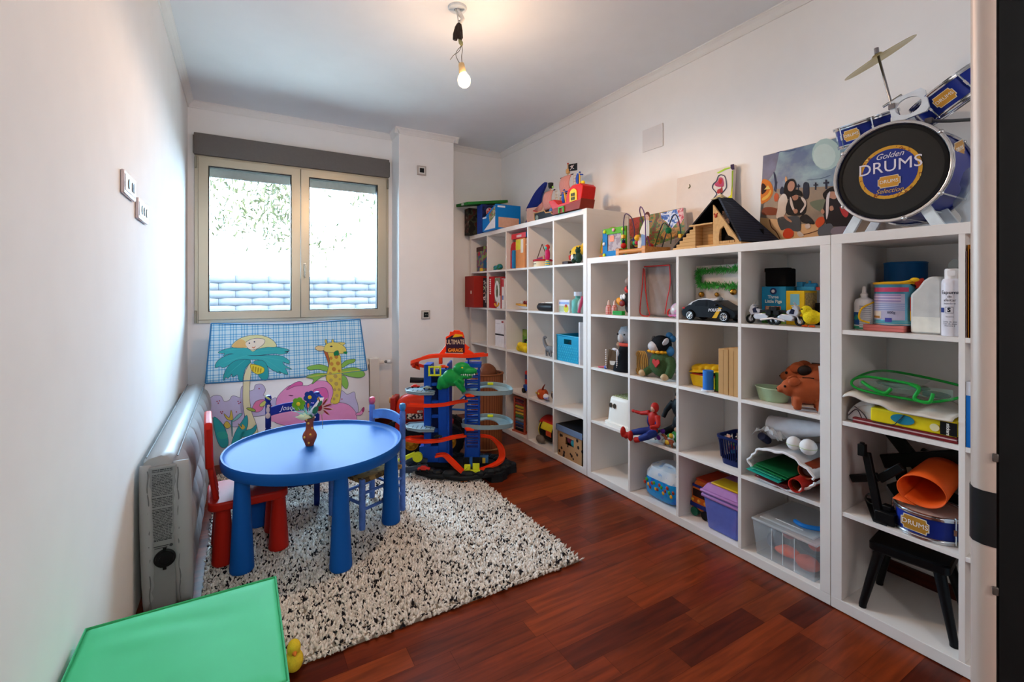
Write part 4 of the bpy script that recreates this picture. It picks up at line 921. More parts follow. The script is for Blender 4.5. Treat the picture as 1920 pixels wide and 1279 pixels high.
def boat(t,L,w,h,c1,c2,c3):
    b=B(); rings=[]
    for i in range(13):
        u=i/12; k=math.sin(math.pi*min(1,.08+u*1.0)*.5)**.6 if u<.5 else 1-.15*(u-.5); x=(u-.5)*L; ww=w/2*k
        rings.append([(x,-ww,h*(.85+.15*(1-u))),(x-.0,-ww*.6,.01+.03*(1-u)**3),(x,ww*.6,.01+.03*(1-u)**3),(x,ww,h*(.85+.15*(1-u)))])
    b.loft(rings); o=obj('hull',b,c1,t)
    b=B(); b.loft([[(p[0][0],p[0][1]*1.03,p[0][2]-.012),(p[3][0],p[3][1]*1.03,p[3][2]-.012),(p[3][0],p[3][1]*1.03,p[3][2]+.003),(p[0][0],p[0][1]*1.03,p[0][2]+.003)] for p in rings]); obj('deck',b,c2,t)
t=it('toy_boat','small toy motor boat with white hull and orange deck, second row third cell','toy boat',2.12,3.42,z,0); boat(t,.22,.09,.05,mat('#dcdfe4',.3),mat('#dd9f3a',.4),None)
b=B(); b.box(-.02,.0,-.02,.02,.05,.075); obj('windscreen',b,'#d9dcdf',t,bev=.003); 
for x,c in ((.03,'#7a2a2a'),(.07,'#8a3a34'),(.095,'#3a2a2a')): obj('seat',B().ell(x,-.01,.062,.013,.012,.016),c,t)
t=it('pencil_case','black zipped pencil case lying in the second row fourth cell','pencil case',2.12,3.07,z,0)
b=B(); b.loft([[(x,.03*math.cos(a)*k,.031+.03*math.sin(a)*k) for a in [i*math.pi/8 for i in range(16)]] for x,k in ((-.112,.3),(-.11,.75),(-.095,1),(0,1.02),(.085,1),(.10,.9),(.105,.5))]); obj('case',b,mat('#1e1c1f',.45,var=.2),t)
b=B(); b.tube([(-.10,-.012,.060),(0,-.014,.062),(.09,-.012,.060)],.003,6); obj('zip',b,'#55504d',t)
for x in (-.08,-.05,-.03): obj('bead',B().ell(x,-.01,.064,.006),'#dcd6cf',t)
obj('pen',B().t(.03,-.01,.067,0,88,0).cyl(.005,-.03,.07,8),'#d9d4cc',t)
t=gbox('card_box','small white card box with a yellow cartoon, second row fifth cell','box',2.085,2.795,z,.135,.06,.095,'#dcdce2',0,(('blue_band',-.06,.065,.062,.078,'#8fa8d8'),('pale_picture',-.06,.0,.005,.05,'#a9b8a0')))
b=B(); b.t(.03,-.002,.03,90,0,0).cyl(.028,-.001,.001,18); obj('yellow_picture',b,'#c9c832',t); b=B(); b.t(.03,-.004,.05,90,0,0).cyl(.012,-.001,.001,14); obj('red_picture',b,'#c0392b',t)
t=it('bottle_bag','clear bag with teal and white bottles, second row fifth cell','bag',2.10,2.64,z)
b=B(); b.t(-.02,.01,0).lathe([(0,0),(.042,0),(.045,.01),(.046,.08),(.035,.10),(.018,.108),(.018,.125),(0,.125)],18); obj('bottle',b,mat('#5fa8a0',.35),t)
obj('cap',B().t(-.02,.01,0).cyl(.028,.125,.155,16),'#c9d4e4',t)
b=B(); b.t(.03,-.02,.008,0,22,0).cyl(.012,.0,.12,12); obj('tube',b,'#c04a6a',t); b=B(); b.ell(.035,.0,.055,.03,.03,.055); obj('bag_film',b,mat('#dfe9e8',.2,al=.45),t)
gbox('yellow_card','yellow card standing at the back right of the second row fifth cell','card',2.36,2.60,z,.03,.04,.22,'#c9a02c',0,(('stripe',-.01,.01,.1,.14,'#6a4a1a'),))
# ---------------- row 3 ----------------
z=.7532
gbox('blue_block','blue toy block at the right of the third row first cell','block',2.10,4.045,z,.06,.08,.12,mat('#1a62b4',.4),0,(('stud_band',-.03,.03,.1,.104,'#124a8a'),))
for k in (0,1):
    t=gbox('storage_box',('white storage box at the bottom of the pair, third row','white storage box stacked on top of the other, third row')[k],'box',2.09,3.80,z+k*.127,.17,.27,.125,mat('#e8e6ea',.5),0,(('black_band',-.085,.085,.108,.122,'#17171a') if k==0 else ('grey_line',-.085,.085,.09,.092,'#b0aeb4'),),'white boxes in the third row')
    if k: obj('red_tag',B().box(.04,.075,-.0015,0,.10,.118),'#b04a50',t,smooth=False)
t=gbox('picture_card','green picture board standing at the back of the third row third cell','board',2.22,3.452,z,.30,.012,.175,speck('#5f8a34','#8aa04a',9,.5,.6),0,(('pink_picture',-.12,-.05,.03,.06,'#a0524a'),('dark_picture',-.05,.0,.02,.08,'#3f5a2c')))
t=it('toy_duck','lumpy yellow plush toy in front of the green picture board','toy',2.10,3.38,z)
b=B(); b.ell(0,0,.04,.05,.045,.04).ell(-.045,-.02,.03,.03,.028,.028).ell(.05,-.01,.03,.035,.03,.03).ell(-.01,-.03,.06,.03,.03,.028); obj('body',b,mat('#e6c426',.7,bump=.2,sc_=80),t,rem=.005)
t=it('toy_frog','green plush toy sitting behind the yellow plush toy','toy',2.155,3.355,z)
b=B(); b.ell(0,0,.07,.05,.04,.045).ell(.01,0,.12,.03,.03,.03).ell(-.01,-.0,.027,.05,.03,.025); obj('body',b,mat('#57b02c',.5),t,rem=.005); b=B(); b.ell(-.005,-.02,.148,.009); obj('eye',b,'#20301a',t); b=B(); b.ell(-.075,-.01,.085,.02,.015,.02); obj('dark_paw',b,'#232a20',t)
t=it('toy_dinosaur','grey long-necked toy dinosaur in the third row fourth cell','toy dinosaur',2.12,3.04,z,0)
b=B(); b.ell(.02,0,.06,.055,.024,.028)
P=catmull([(-.02,0,.07),(-.045,0,.085),(-.062,0,.11),(-.068,0,.135),(-.06,0,.152),(-.047,0,.150)],4); b.tube(P,[.017-.0004*i for i in range(len(P))],10); b.ell(-.043,0,.148,.014,.008,.008)
P=catmull([(.06,0,.062),(.09,0,.05),(.115,0,.03),(.14,0,.022)],4); b.tube(P,[.016-.0011*i for i in range(len(P))],8)
for x,y in ((-.01,-.014),(-.01,.014),(.05,-.014),(.05,.014)): b.tube([(x,y,.055),(x-.004,y,.028),(x,y,.004)],[.013,.009,.0095],8)
obj('body',b,mat('#6f6f72',.55,var=.15),t,rem=.0026)
t=it('storage_basket','turquoise plastic basket with a hand slot, third row fifth cell','basket',2.075,2.736,z)
TQ=mat('#1a93b8',.4,var=.02)
def basket(t,w,d,h,m,hole=True,taper=.01,slot=(.045,.13,.165)):
    b=B(); th_=.004; sw,s0,s1=slot
    b.box(-w/2+taper,w/2-taper,taper,d-taper,0,.004)
    b.prism([(-w/2+taper,0),(w/2-taper,0),(w/2-taper*.3,s0),(-w/2+taper*.3,s0)],0,th_,'y')
    b.box(-w/2,-sw,0,th_,s0,h).box(sw,w/2,0,th_,s0,h).box(-sw,sw,0,th_,s1,h)
    b.box(-w/2,w/2,d-th_,d,0,h).box(-w/2,-w/2+th_,0,d,0,h).box(w/2-th_,w/2,0,d,0,h)
    return obj('basket',b,m,t,bev=.001)
basket(t,.272,.33,.19,TQ)
b=B(); b.tube([(-.135,0,.19),(.135,0,.19),(.135,.33,.19),(-.135,.33,.19)],.0055,8,closed=True); obj('rim',b,TQ,t)
b=B()
for r_ in range(6):
    for k in range(11):
        x=-.115+k*.023+(.0115 if r_%2 else 0)
        if x<.125: b.t(x,-.0008,.015+r_*.019,90,0,0).cyl(.006,-.0008,.001,8)
obj('pattern',b,mat('#3fb0cc',.4),t)
b=B(); rr=random.Random(5)
for k in range(10): b.ell(rr.uniform(-.075,.075),rr.uniform(.06,.26),.1,.045,.045,.05,10,6)
obj('liner',b,'#2a5a7a',t)
t=it('white_board','white panel standing upright at the right wall of the turquoise basket cell','board',2.065,2.585,z); obj('panel',B().box(-.006,.008,.0,.33,0,.30),'#dedce0',t,bev=.001); obj('edge_strip',B().box(-.007,.009,-.002,0,0,.30),'#cfccd0',t)
# ---------------- row 4 ----------------
z=.3982
t=it('toy_truck','red and blue toy truck at the right of the fourth row third cell','toy vehicle',2.11,3.355,z)
obj('chassis',B().box(-.06,.06,.0,.16,.02,.07),mat('#1f4fb0',.4),t,bev=.006); obj('cab',B().box(-.055,.055,.01,.15,.07,.19),mat('#c0281f',.4),t,bev=.012)
for x in (-.045,.04): obj('wheel',B().t(x,-.002,.022,90,0,0).cyl(.021,-.012,.008,16),'#17171a',t)
obj('windscreen',B().box(-.04,.035,.006,.01,.12,.16),'#2a3a6a',t,smooth=False)
t=it('pumpkin_toy','small glossy orange pumpkin with a leaf, fourth row fourth cell','toy pumpkin',2.12,3.13,z)
b=B()
for k in range(8): a=R(k*45); b.ell(.022*math.cos(a),.022*math.sin(a),.04,.026,.026,.038,12,8)
obj('body',b,mat('#b5471c',.3,var=.1),t); b=B(); b.tube(catmull([(0,0,.07),(.01,0,.095),(.035,0,.125)],4),[.009,.009,.009,.008,.007,.006,.005,.004,.003],8); obj('stem',b,'#7a2e22',t)
b=B(); b.ell(-.028,-.042,.05,.008,.004,.008); b.ell(.01,-.046,.05,.008,.004,.008); obj('eye',b,'#d9c04a',t)
t=it('brown_pouch','small dark brown pouch right of the orange pumpkin','pouch',2.17,3.02,z); b=B(); b.ell(0,0,.045,.045,.03,.043); obj('body',b,speck('#3a2622','#8a5a3a',30,.55),t); obj('tie',B().tor(0,0,.07,.03,.004),'#a88a5a',t)
t=it('glue_tube','small white and blue tube lying at the front of the fourth row fourth cell','tube',2.10,3.045,z+.010)
b=B(); b.t(0,0,.022,0,70,-40).lathe([(0,-.06),(.012,-.06),(.021,-.04),(.021,.055),(0,.058)],14); obj('tube',b,speck('#e4dfe2','#5a78c0',30,.56,.4,'#c05a4a'),t); b=B(); b.t(0,0,.022,0,70,-40).cyl(.010,-.075,-.058,12); obj('cap',b,'#e6e0dc',t)
# ---------------- row 5 (bottom) ----------------
z=.0474
t=it('abacus','wooden abacus with rows of coloured beads, bottom row third cell','abacus',2.09,3.45,z,8)
obj('frame_post',B().box(-.075,-.062,0,.02,0,.30),'#b5543c',t,bev=.002); obj('frame_post',B().box(.062,.075,0,.02,0,.30),'#b5543c',t,bev=.002); obj('frame_rail',B().box(-.075,.075,0,.02,.292,.304),'#b5543c',t); obj('foot_board',B().box(-.085,.085,-.01,.05,0,.01),'#b5543c',t)
for r_,c in enumerate(('#17161a','#2a2f5a','#2f5a9a','#8fa0a8','#3a7a4a','#c9b03a','#d08a3a','#c9c24a','#a8423a','#7a3a52')):
    zz=.025+r_*.0275; b=B(); b.tube([(-.06,.01,zz),(.06,.01,zz)],.0015,5)
    for k in range(7): b.t(-.048+k*.016,.01,zz,0,90,0).lathe([(0,-.006),(.007,-.006),(.011,0),(.007,.006),(0,.006)],10)
    obj('bead_row',b,c,t)
t=it('folded_tent','red, yellow and black folded play tent in the bottom row fourth cell','folded tent',2.10,3.075,z)
b=B(); b.t(sz=1).loft([[(x,.10+.085*k*math.cos(a),.10*k+.095*k*math.sin(a)*1.0) for a in [i*math.pi/9 for i in range(18)]] for x,k in ((-.135,.5),(-.12,.85),(-.06,1.02),(.03,1.05),(.09,.98),(.11,.7))]); obj('bundle',b,mat('#17161a',.7),t)
b=B(); b.t(.0,.095,.11,0,0,0)
for a0,a1,c in ((60,150,0),): pass
def arcband(a0,a1,r0,r1,x0,x1):
    b=B(); b.grid(lambda i,j:(x0+(x1-x0)*j, .1-(r0+.004)*math.cos(R(a0+(a1-a0)*i))*1.0, .10+(r0+.006)*math.sin(R(a0+(a1-a0)*i))),10,6); return b
obj('red_panel',arcband(35,120,.095,.1,-.10,.10),'#c0281f',t,thick=.004); obj('yellow_panel',arcband(10,42,.099,.1,-.05,.10),'#dcc62a',t,thick=.004); obj('orange_panel',arcband(-10,12,.101,.1,.03,.10),'#d0502a',t,thick=.004)
b=B(); b.tor(-.1205,.10,.088,.072,.005,'x',ry=.076); obj('piping',b,'#dcc62a',t); b=B(); b.ell(-.04,-.01,.035,.05,.03,.032); obj('grey_pouch',b,'#76695c',t)
t=it('cardboard_box','spotted cardboard box with a grey lid, bottom row fifth cell','box',2.065,2.70,z,0)
KR=speck('#b98d62','#2a1d18',24,.30,.75,kind='voro')
b=B(); w_=.145; b.box(-w_,w_,.006,.30,0,.006).box(-w_,-.05,0,.006,0,.22).box(.05,w_,0,.006,0,.22).box(-.05,.05,0,.006,0,.10).box(-.05,.05,0,.006,.155,.22).box(-w_,-w_+.006,0,.30,0,.22).box(w_-.006,w_,0,.30,0,.22).box(-w_,w_,.294,.30,0,.22); obj('box',b,KR,t)
b=B(); b.ell(.02,.03,.12,.035,.02,.03); obj('blue_toy',b,'#2f9aa8',t); b=B(); b.ell(-.03,.03,.135,.03,.02,.03); obj('pink_toy',b,'#8a3a4a',t)
b=B(); b.box(-.155,.155,-.008,.31,.222,.23); obj('lid',b,'#17181c',t,bev=.001,label='black top of the lid'); obj('lid_edge',B().box(-.156,.156,-.010,-.006,.185,.230),mat('#6a7c98',.5),t,bev=.001)
# ---------------- on top of the middle unit ----------------
ZT4=1.4998
t=it('craft_photo','blue and green craft photo frame with round studs, beside the tall unit','photo frame',2.115,2.29,ZT4,0,)
F=B(); OUT=[(-.11,0),(.11,0),(.11,.19),(-.11,.19)]; INN=[(-.065,.04),(.065,.04),(.065,.15),(-.065,.15)]
for i,c in ((0,0),(1,1),(2,1),(3,0)): F.c(c).prism([OUT[i],OUT[(i+1)%4],INN[(i+1)%4],INN[i]],0,.012,'y')
obj('frame',F,[mat('#1a78b8',.6),mat('#5fa82c',.6)],t,bev=.001); obj('photo',B().box(-.067,.067,.006,.011,.038,.152),speck('#a9938f','#8a6f72',24,.5,.4),t,smooth=False)
obj('sticker',B().box(-.045,-.005,.004,.006,.10,.14),'#e38a6a',t,smooth=False)
for x,z,c in ((-.088,.17,'#d9e03a'),(0,.175,'#e8a9c8'),(.088,.17,'#d9e03a'),(-.092,.09,'#dfe8f2'),(-.09,.015,'#c9dc3a')): obj('stud',B().ell(x,-.004,z,.012,.008,.012,12,8),c,t)
t=it('paper_arc','orange, green and pink layered cardboard arc behind the blue craft frame','craft',2.15,2.345,ZT4)
for r0,r1,c in ((.150,.185,'#d98a2a'),(.185,.205,'#7f8a2a'),(.125,.150,'#d9604a')):
    b=B(); pts=[(r1*.6*math.cos(R(a)),.02+r1*.9*math.sin(R(a))) for a in range(5,176,10)]+[(r0*.6*math.cos(R(a)),.02+r0*.9*math.sin(R(a))) for a in range(175,4,-10)]
    obj('layer',b.prism(pts,0,.02,'y'),mat(c,.7),t)
obj('backing',B().prism([(.08*math.cos(R(a)),.02+.115*math.sin(R(a))) for a in range(0,181,12)],.008,.014,'y'),'#1a1d2a',t); obj('base',B().box(-.12,.12,-.005,.022,0,.02),'#c9772a',t)
t=it('bead_maze','wooden bead maze with looping wires and coloured beads','bead maze',2.075,2.105,ZT4)
WD=woodm('#d99a58','#b8763a',.45,0,14,6)
b=B(); b.box(-.125,-.095,0,.03,0,.045).box(.095,.125,0,.03,0,.045).box(-.125,-.10,.19,.22,0,.045).box(.10,.125,.19,.22,0,.045).box(.100,.122,.02,.20,.004,.042).box(-.122,-.10,.02,.20,.004,.042).box(-.11,.11,.195,.212,.004,.042); obj('frame',b,WD,t,bev=.002)
obj('front_rail',B().t(0,.012,.022,0,90,0).cyl(.013,-.10,.10,14),WD,t)
wires=[('#5a4a6a',[(-.085,.03,.04),(-.088,.03,.16),(-.07,.02,.235),(-.03,.0,.255),(.0,.02,.22),(-.01,.05,.14),(-.045,.08,.09),(-.04,.1,.04)]),
('#6a4a7a',[(.118,.01,.04),(.118,.01,.18),(.105,.01,.25),(.07,.02,.285),(.035,.05,.26),(.02,.09,.2),(.04,.11,.1),(.06,.12,.04)]),
('#8a3a3a',[(-.04,.13,.04),(-.02,.13,.16),(.0,.13,.19),(.02,.13,.16),(.03,.13,.10),(.05,.14,.04)]),
('#2f4a3a',[(.05,.16,.04),(.09,.16,.14),(.13,.16,.19),(.17,.17,.12),(.16,.18,.06)]),
('#2f3a4a',[(.09,.18,.04),(.16,.18,.2),(.20,.18,.23),(.23,.18,.15),(.24,.18,.05)])]
for c,P in wires: obj('wire',B().tube(catmull(P,7),.0035,6),mat(c,.35),t)
for x,y,z_,r_,c in ((-.085,.03,.062,.019,'#b8281f'),(-.086,.03,.09,.012,'#1a2350'),(-.045,.09,.10,.018,'#2f4a9a'),(-.042,.1,.066,.015,'#d9a82c'),(-.015,.06,.075,.016,'#2f9a5a'),(.012,.05,.075,.016,'#c02a4a'),(.035,.03,.10,.020,'#e0a827'),(-.065,.12,.065,.018,'#1a2060'),(.16,.16,.14,.020,'#1f7a4a'),(.04,.14,.055,.018,'#b8302a')): obj('bead',B().ell(x,y,z_,r_,r_,r_,14,9),mat(c,.3),t)
for x,z_ in ((-.088,.12),(.235,.10)): obj('cube_bead',B().cb(x,.03 if x<0 else .18,z_,.022,.022,.024),mat('#e3b02c',.35),t,bev=.003)
t=it('ring_bead','wooden ring bead lying in the bead maze','bead',2.12,2.06,ZT4); obj('ring',B().tor(0,0,.03,.02,.006,'y'),WD,t)
# cut-out photo of a child
t=it('photo_cutout','cut-out photo of a child in white shirt and jeans, standing by the bead maze','photo cut-out',2.10,2.035,ZT4)
p=PR(t,1110,370,10.66,(2.10,0,0),(-1,0,0))
p.sh([(975,1015),(990,860),(985,745),(960,720),(965,660),(1005,560),(1040,480),(1065,440),(1110,440),(1140,480),(1142,760),(1110,770),(1085,800),(1060,940),(1040,1010)],'#d8d0c2',0)
p.sh([(985,745),(1060,755),(1088,745),(1080,820),(1060,940),(1035,1010),(975,1015),(990,900)],'#6f86a8',1)
p.sh([(1065,330),(1085,300),(1120,290),(1150,310),(1158,360),(1150,400),(1120,350),(1080,345),(1065,370)],'#5a2a22',3)
p.sh([(1065,350),(1090,330),(1130,345),(1142,390),(1130,440),(1095,460),(1070,440),(1060,400)],'#e0b29c',2)
for q in ((1088,385),(1118,380)): p.el(q[0],q[1],5,3,'#2a1c1a',4)
p.sh([(1085,425),(1100,432),(1115,422),(1100,440)],'#b0524a',4); p.sh([(925,800),(950,790),(960,850),(940,860)],'#e0b29c',1)
p.done('print',None); obj('board',B().box(-.03,.02,.002,.005,0,.10),'#c9c0b4',t)
def panel(t,P,N,quad,ox,oy,k,th_,m,nm='canvas'):
    """a stretched canvas or board whose front corners are the quad (drawing coordinates)"""
    p=PR(t,ox,oy,k,P,N); b=B(); f=[p.pt(x,y,-.0006) for x,y in quad]; g=[p.pt(x,y,-th_) for x,y in quad]
    # back corners: straight behind the front ones
    nn=(s_inv(t)@Vector(N).normalized())*-th_; g=[tuple(Vector(q)+nn) for q in f]
    b.add(f+g,[(0,1,2,3),(7,6,5,4),(0,4,5,1),(1,5,6,2),(2,6,7,3),(3,7,4,0)]); obj(nm,b,m,t,smooth=False); return p
def s_inv(t): return W3(t).to_3x3().inverted()
t=it('canvas_painting','small messy multicoloured canvas painting behind the bead maze','painting',2.33,2.0,ZT4)
q=panel(t,(2.33,0,1.6),(-1,0,.06),[(740,430),(1830,205),(1870,750),(760,1150)],1110,370,10.66,.02,mat('#d9d0c9',.7))
def art(name,c,s1):
    M_=bpy.data.materials.new('m_'+name); M_.use_nodes=True; n=M_.node_tree.nodes; l=M_.node_tree.links; p=n['Principled BSDF']; p.inputs['Roughness'].default_value=.5
    tc=n.new('ShaderNodeTexCoord'); no=n.new('ShaderNodeTexNoise'); no.inputs['Scale'].default_value=s1; no.inputs['Detail'].default_value=3; no.inputs['Distortion'].default_value=1.5; l.new(tc.outputs['Object'],no.inputs['Vector'])
    cr=n.new('ShaderNodeValToRGB'); cr.color_ramp.interpolation='EASE'; l.new(no.outputs['Fac'],cr.inputs[0]); e=cr.color_ramp.elements; N=len(c)
    e[0].position=.3; e[0].color=lin(c[0]); e[1].position=.7; e[1].color=lin(c[-1])
    for i in range(1,N-1): x=e.new(.3+.4*i/(N-1)); x.color=lin(c[i])
    l.new(cr.outputs[0],p.inputs['Base Color']); return M_
q.c=[]; 
def psh(q,pts,m,lay):
    if m not in q.c: q.c.append(m)
    q.b.c(q.c.index(m)).poly([q.pt(x,y,q.lay*lay) for x,y in pts])
def pdone(q,nm='painting'): return obj(nm,q.b,[x if not isinstance(x,str) else mat(x,.6,var=.03) for x in q.c],q.par,smooth=False,fix=False)
psh(q,[(745,432),(1825,207),(1865,748),(762,1145)],art('a',['#2a6a34','#7a2a2a','#3f7a3a','#b07a3a','#2c4a6a'],16),1)
psh(q,[(1370,320),(1700,240),(1760,440),(1600,620),(1480,480),(1390,420)],art('b',['#28488f','#3a64b4','#dfe2ea','#2a5098'],22),2)
psh(q,[(1700,240),(1825,208),(1840,420),(1740,580),(1700,500),(1760,440)],art('c',['#a82a30','#c24048','#e0b4b0','#a0282c'],22),2)
psh(q,[(960,390),(745,432),(752,760),(930,900),(950,600)],art('d',['#8a2a26','#a8403a','#7a3a2a','#9a5a3a'],18),2)
psh(q,[(1480,620),(1740,600),(1700,760),(1480,840),(1380,760)],art('e',['#b0803a','#8f6a34','#c9944a','#4f6a34'],18),2); pdone(q)
t=it('canvas_painting','white canvas with a child drawing of a bird and heart, leaning on the wall','painting',2.37,1.80,ZT4)
q=panel(t,(2.405,0,1.75),(-1,0,.08),[(905,185),(1475,45),(1440,700),(880,840)],1100,300,5.333,.022,mat('#e3d8d0',.8,var=.02))
P2=q; 
q.sh([(1450,250),(1462,255),(1445,530),(1340,470),(1380,400),(1440,350)],'#d9cf2c',1,False); q.sh([(1385,430),(1420,405),(1450,405),(1445,530),(1360,480)],'#e0601a',2,False); q.sh([(1452,110),(1468,100),(1462,260),(1450,330)],'#8aa82c',2,False)
q.sh([(1300,130),(1380,85),(1430,72),(1450,80),(1400,95),(1320,135)],'#a9cf3a',2,False); q.sh([(1440,48),(1475,40),(1480,95),(1455,100),(1440,80)],'#3a2848',3,False)
q.sh([(1280,240),(1310,215),(1325,180),(1350,175),(1368,200),(1368,265),(1300,265)],'#b84a6a',2); q.sh([(1322,205),(1340,190),(1355,205),(1345,240),(1325,235)],'#c03030',3)
def stroke(q,pts,w,c,lay):
    P=catmull([(x,y,0) for x,y in pts],6); L=[];Rr=[]
    for i in range(len(P)):
        a=P[max(i-1,0)];b_=P[min(i+1,len(P)-1)]; dx,dy=b_[0]-a[0],b_[1]-a[1]; m_=math.hypot(dx,dy) or 1
        L.append((P[i][0]-dy/m_*w,P[i][1]+dx/m_*w)); Rr.append((P[i][0]+dy/m_*w,P[i][1]-dx/m_*w))
    for i in range(len(P)-1): q.sh([L[i],L[i+1],Rr[i+1],Rr[i]],c,lay,False)
stroke(q,[(1255,400),(1300,340),(1260,280),(1270,240),(1300,210),(1320,160),(1350,150),(1385,170),(1400,250),(1390,290),(1350,340),(1325,410)],4,'#232a4a',4)
stroke(q,[(1020,285),(1035,265),(1028,245)],4,'#4a4a1a',4); stroke(q,[(1310,410),(1340,412)],3,'#2a2a8a',4); q.done()
# pyramid play set
t=it('toy_pyramid','toy pyramid with stone rooms and dark stepped roof','toy pyramid',2.085,1.575,ZT4)
SAND=stripes('#c9a06a','#a87c4a',sz=55,duty=.12,r=.8); SANDP=mat('#cfa672',.8,var=.1,sc_=60,bump=.3); DRK=mat('#14161d',.6); ROOF=stripes('#2c3444','#1c222e',sz=70,duty=.35,r=.6)
obj('base',B().box(-.205,.205,-.005,.30,0,.012),SANDP,t,bev=.002)
def slab(pts,th_,m,nm):
    b=B(); v=[Vector(p) for p in pts]; n_=(v[1]-v[0]).cross(v[2]-v[0]).normalized()*th_
    b.add([tuple(p) for p in v]+[tuple(p+n_) for p in v],[(0,1,2,3),(7,6,5,4),(0,4,5,1),(1,5,6,2),(2,6,7,3),(3,7,4,0)]); return obj(nm,b,m,t)
slab([(.195,0.0,.012),(.225,.30,.012),(.03,.17,.262),(.012,.09,.262)],.010,ROOF,'roof_panel')
slab([(-.20,0,.012),(-.225,.30,.012),(-.035,.17,.262),(-.02,.10,.262)],-.008,DRK,'roof_panel')
slab([(-.225,.30,.012),(.225,.30,.012),(.03,.17,.262),(-.035,.17,.262)],-.008,DRK,'roof_panel')
slab([(-.02,.10,.262),(.012,.09,.262),(.03,.17,.262),(-.035,.17,.262)],.006,DRK,'roof_cap')
obj('gold_top',B().add([(-.035,.09,.262),(.03,.09,.262),(.03,.17,.262),(-.035,.17,.262),(0,.13,.292)],[(0,1,4),(1,2,4),(2,3,4),(3,0,4),(3,2,1,0)]),'#c9b98a',t,smooth=False)
fl=obj('flag_pole',B().t(0,.13,0).cyl(.0025,.285,.322,8),'#3a2a2a',t); obj('flag',B().t(0,.13,0).prism([(-.026,.302),(-.02,.318),(0,.322),(.006,.332),(.01,.30),(.0,.298),(-.016,.296)],-.002,.002,'y'),'#a82a2c',fl)
b=B()
for k in range(6): x0=-.185+k*.022; b.box(x0,-.06,.0,.06,.012+k*.018,.012+(k+1)*.018)
obj('stair',b,SAND,t,bev=.0015)
obj('wall',B().box(-.06,.045,.06,.07,.012,.12),SAND,t); obj('floor_beam',B().box(-.10,.045,-.002,.07,.118,.126),SANDP,t,bev=.001)
W=[(.045,.012),(.08,.012),(.078,.05),(.085,.085),(.105,.10),(.12,.07),(.13,.05),(.15,.04),(.165,.028),(.165,.012),(.192,.012),(.045,.215)]
obj('front_wall',B().prism(W,.002,.014,'y'),SANDP,t,bev=.001)
obj('interior',B().box(-.06,.19,.2,.205,.012,.09),DRK,t,smooth=False); obj('door_picture',B().box(-.0,.042,.14,.145,.13,.20),speck('#3a2f2c','#7a5a4a',70,.52),t,smooth=False)
b=B(); b.ell(.062,0,.155,.008,.003,.010,10,6).ell(.054,0,.166,.004,.003,.004,8,5).ell(.070,0,.166,.004,.003,.004,8,5); obj('red_emblem',b,'#b5402c',t)
b=B(); rr=random.Random(4)
for k in range(9): b.cb(.09+k*.009,-.0+.004*rr.random(),.018,.009,.012,.012)
obj('rubble',b,SANDP,t,bev=.001); obj('base_strip',B().box(-.19,-.05,-.012,-.0055,0,.010),SANDP,t,bev=.001); 
# halloween photo board
t=it('photo_board','large halloween family photo print leaning on the wall behind the drum kit','photo print',2.34,1.12,ZT4)
q=panel(t,(2.41,0,1.75),(-1,0,.12),[(60,345),(1180,70),(1250,1150),(15,1255)],1420,230,5.561,.01,mat('#b9a08a',.6))
def gradm(c0,c1,z0,z1,extra=None):
    M_=bpy.data.materials.new('m_photo_sky'); M_.use_nodes=True; n=M_.node_tree.nodes; l=M_.node_tree.links; p=n['Principled BSDF']; p.inputs['Roughness'].default_value=.4
    tc=n.new('ShaderNodeTexCoord'); no=n.new('ShaderNodeTexNoise'); no.inputs['Scale'].default_value=9; no.inputs['Detail'].default_value=5; l.new(tc.outputs['Object'],no.inputs['Vector'])
    cr=n.new('ShaderNodeValToRGB'); l.new(no.outputs['Fac'],cr.inputs[0]); e=cr.color_ramp.elements; e[0].position=.35;e[0].color=lin(c0);e[1].position=.65;e[1].color=lin(c1); l.new(cr.outputs[0],p.inputs['Base Color']); return M_
psh(q,[(62,348),(1178,73),(1210,700),(55,770),(50,600)],gradm('#3f5f86','#7fa4ae',0,1),1)
psh(q,[(62,350),(230,308),(190,500),(90,640),(52,640)],gradm('#3a3f5e','#55628a',0,1),1.5)
psh(q,[(45,700),(1215,640),(1248,1148),(17,1252)],gradm('#5a4f48','#7d6c5c',0,1),2)
psh(q,[(35,990),(210,1010),(420,1060),(640,1050),(640,1190),(17,1250)],gradm('#b98d56','#c9a06c',0,1),3)
q.el(720,330,150,165,'#a9c2bf',2.5); q.el(700,350,118,128,'#bccfca',2.8)
def S(pts,c,l_,sp=True): q.sh(pts,c,l_,sp)
S([(50,610),(110,600),(155,650),(165,730),(130,800),(80,835),(38,830)],'#d97a2a',4); S([(50,640),(85,650),(100,700),(70,740),(45,740)],'#3a1f1a',5); S([(75,700),(115,655),(140,695)],'#e8c56a',6,False); S([(55,790),(110,750),(140,700),(150,730),(110,790),(60,815)],'#e8b04a',6)
S([(175,770),(200,735),(225,760),(215,815),(185,820)],'#c9603a',4)
for x,y,w_,h_ in ((430,670,6,60),(610,660,8,70),(720,640,10,90)):
    S([(x-w_,y-h_*.5),(x+w_,y-h_*.5),(x+w_,y+h_*.6),(x-w_,y+h_*.6)],'#2f3444',4,False); S([(x-w_*3,y-h_*.2),(x+w_*3,y-h_*.25),(x+w_*3,y-h_*.05),(x-w_*3,y)],'#2f3444',4,False)
S([(480,650),(510,620),(540,650),(538,780),(485,790)],'#2c2f3c',4); S([(240,700),(262,665),(285,700),(285,745),(240,745)],'#2c3040',4)
S([(170,520),(185,640),(175,700),(200,720),(205,640),(230,590),(205,620),(190,540)],'#3a3f58',4); S([(300,560),(315,590),(300,640),(290,590)],'#d9a878',4)
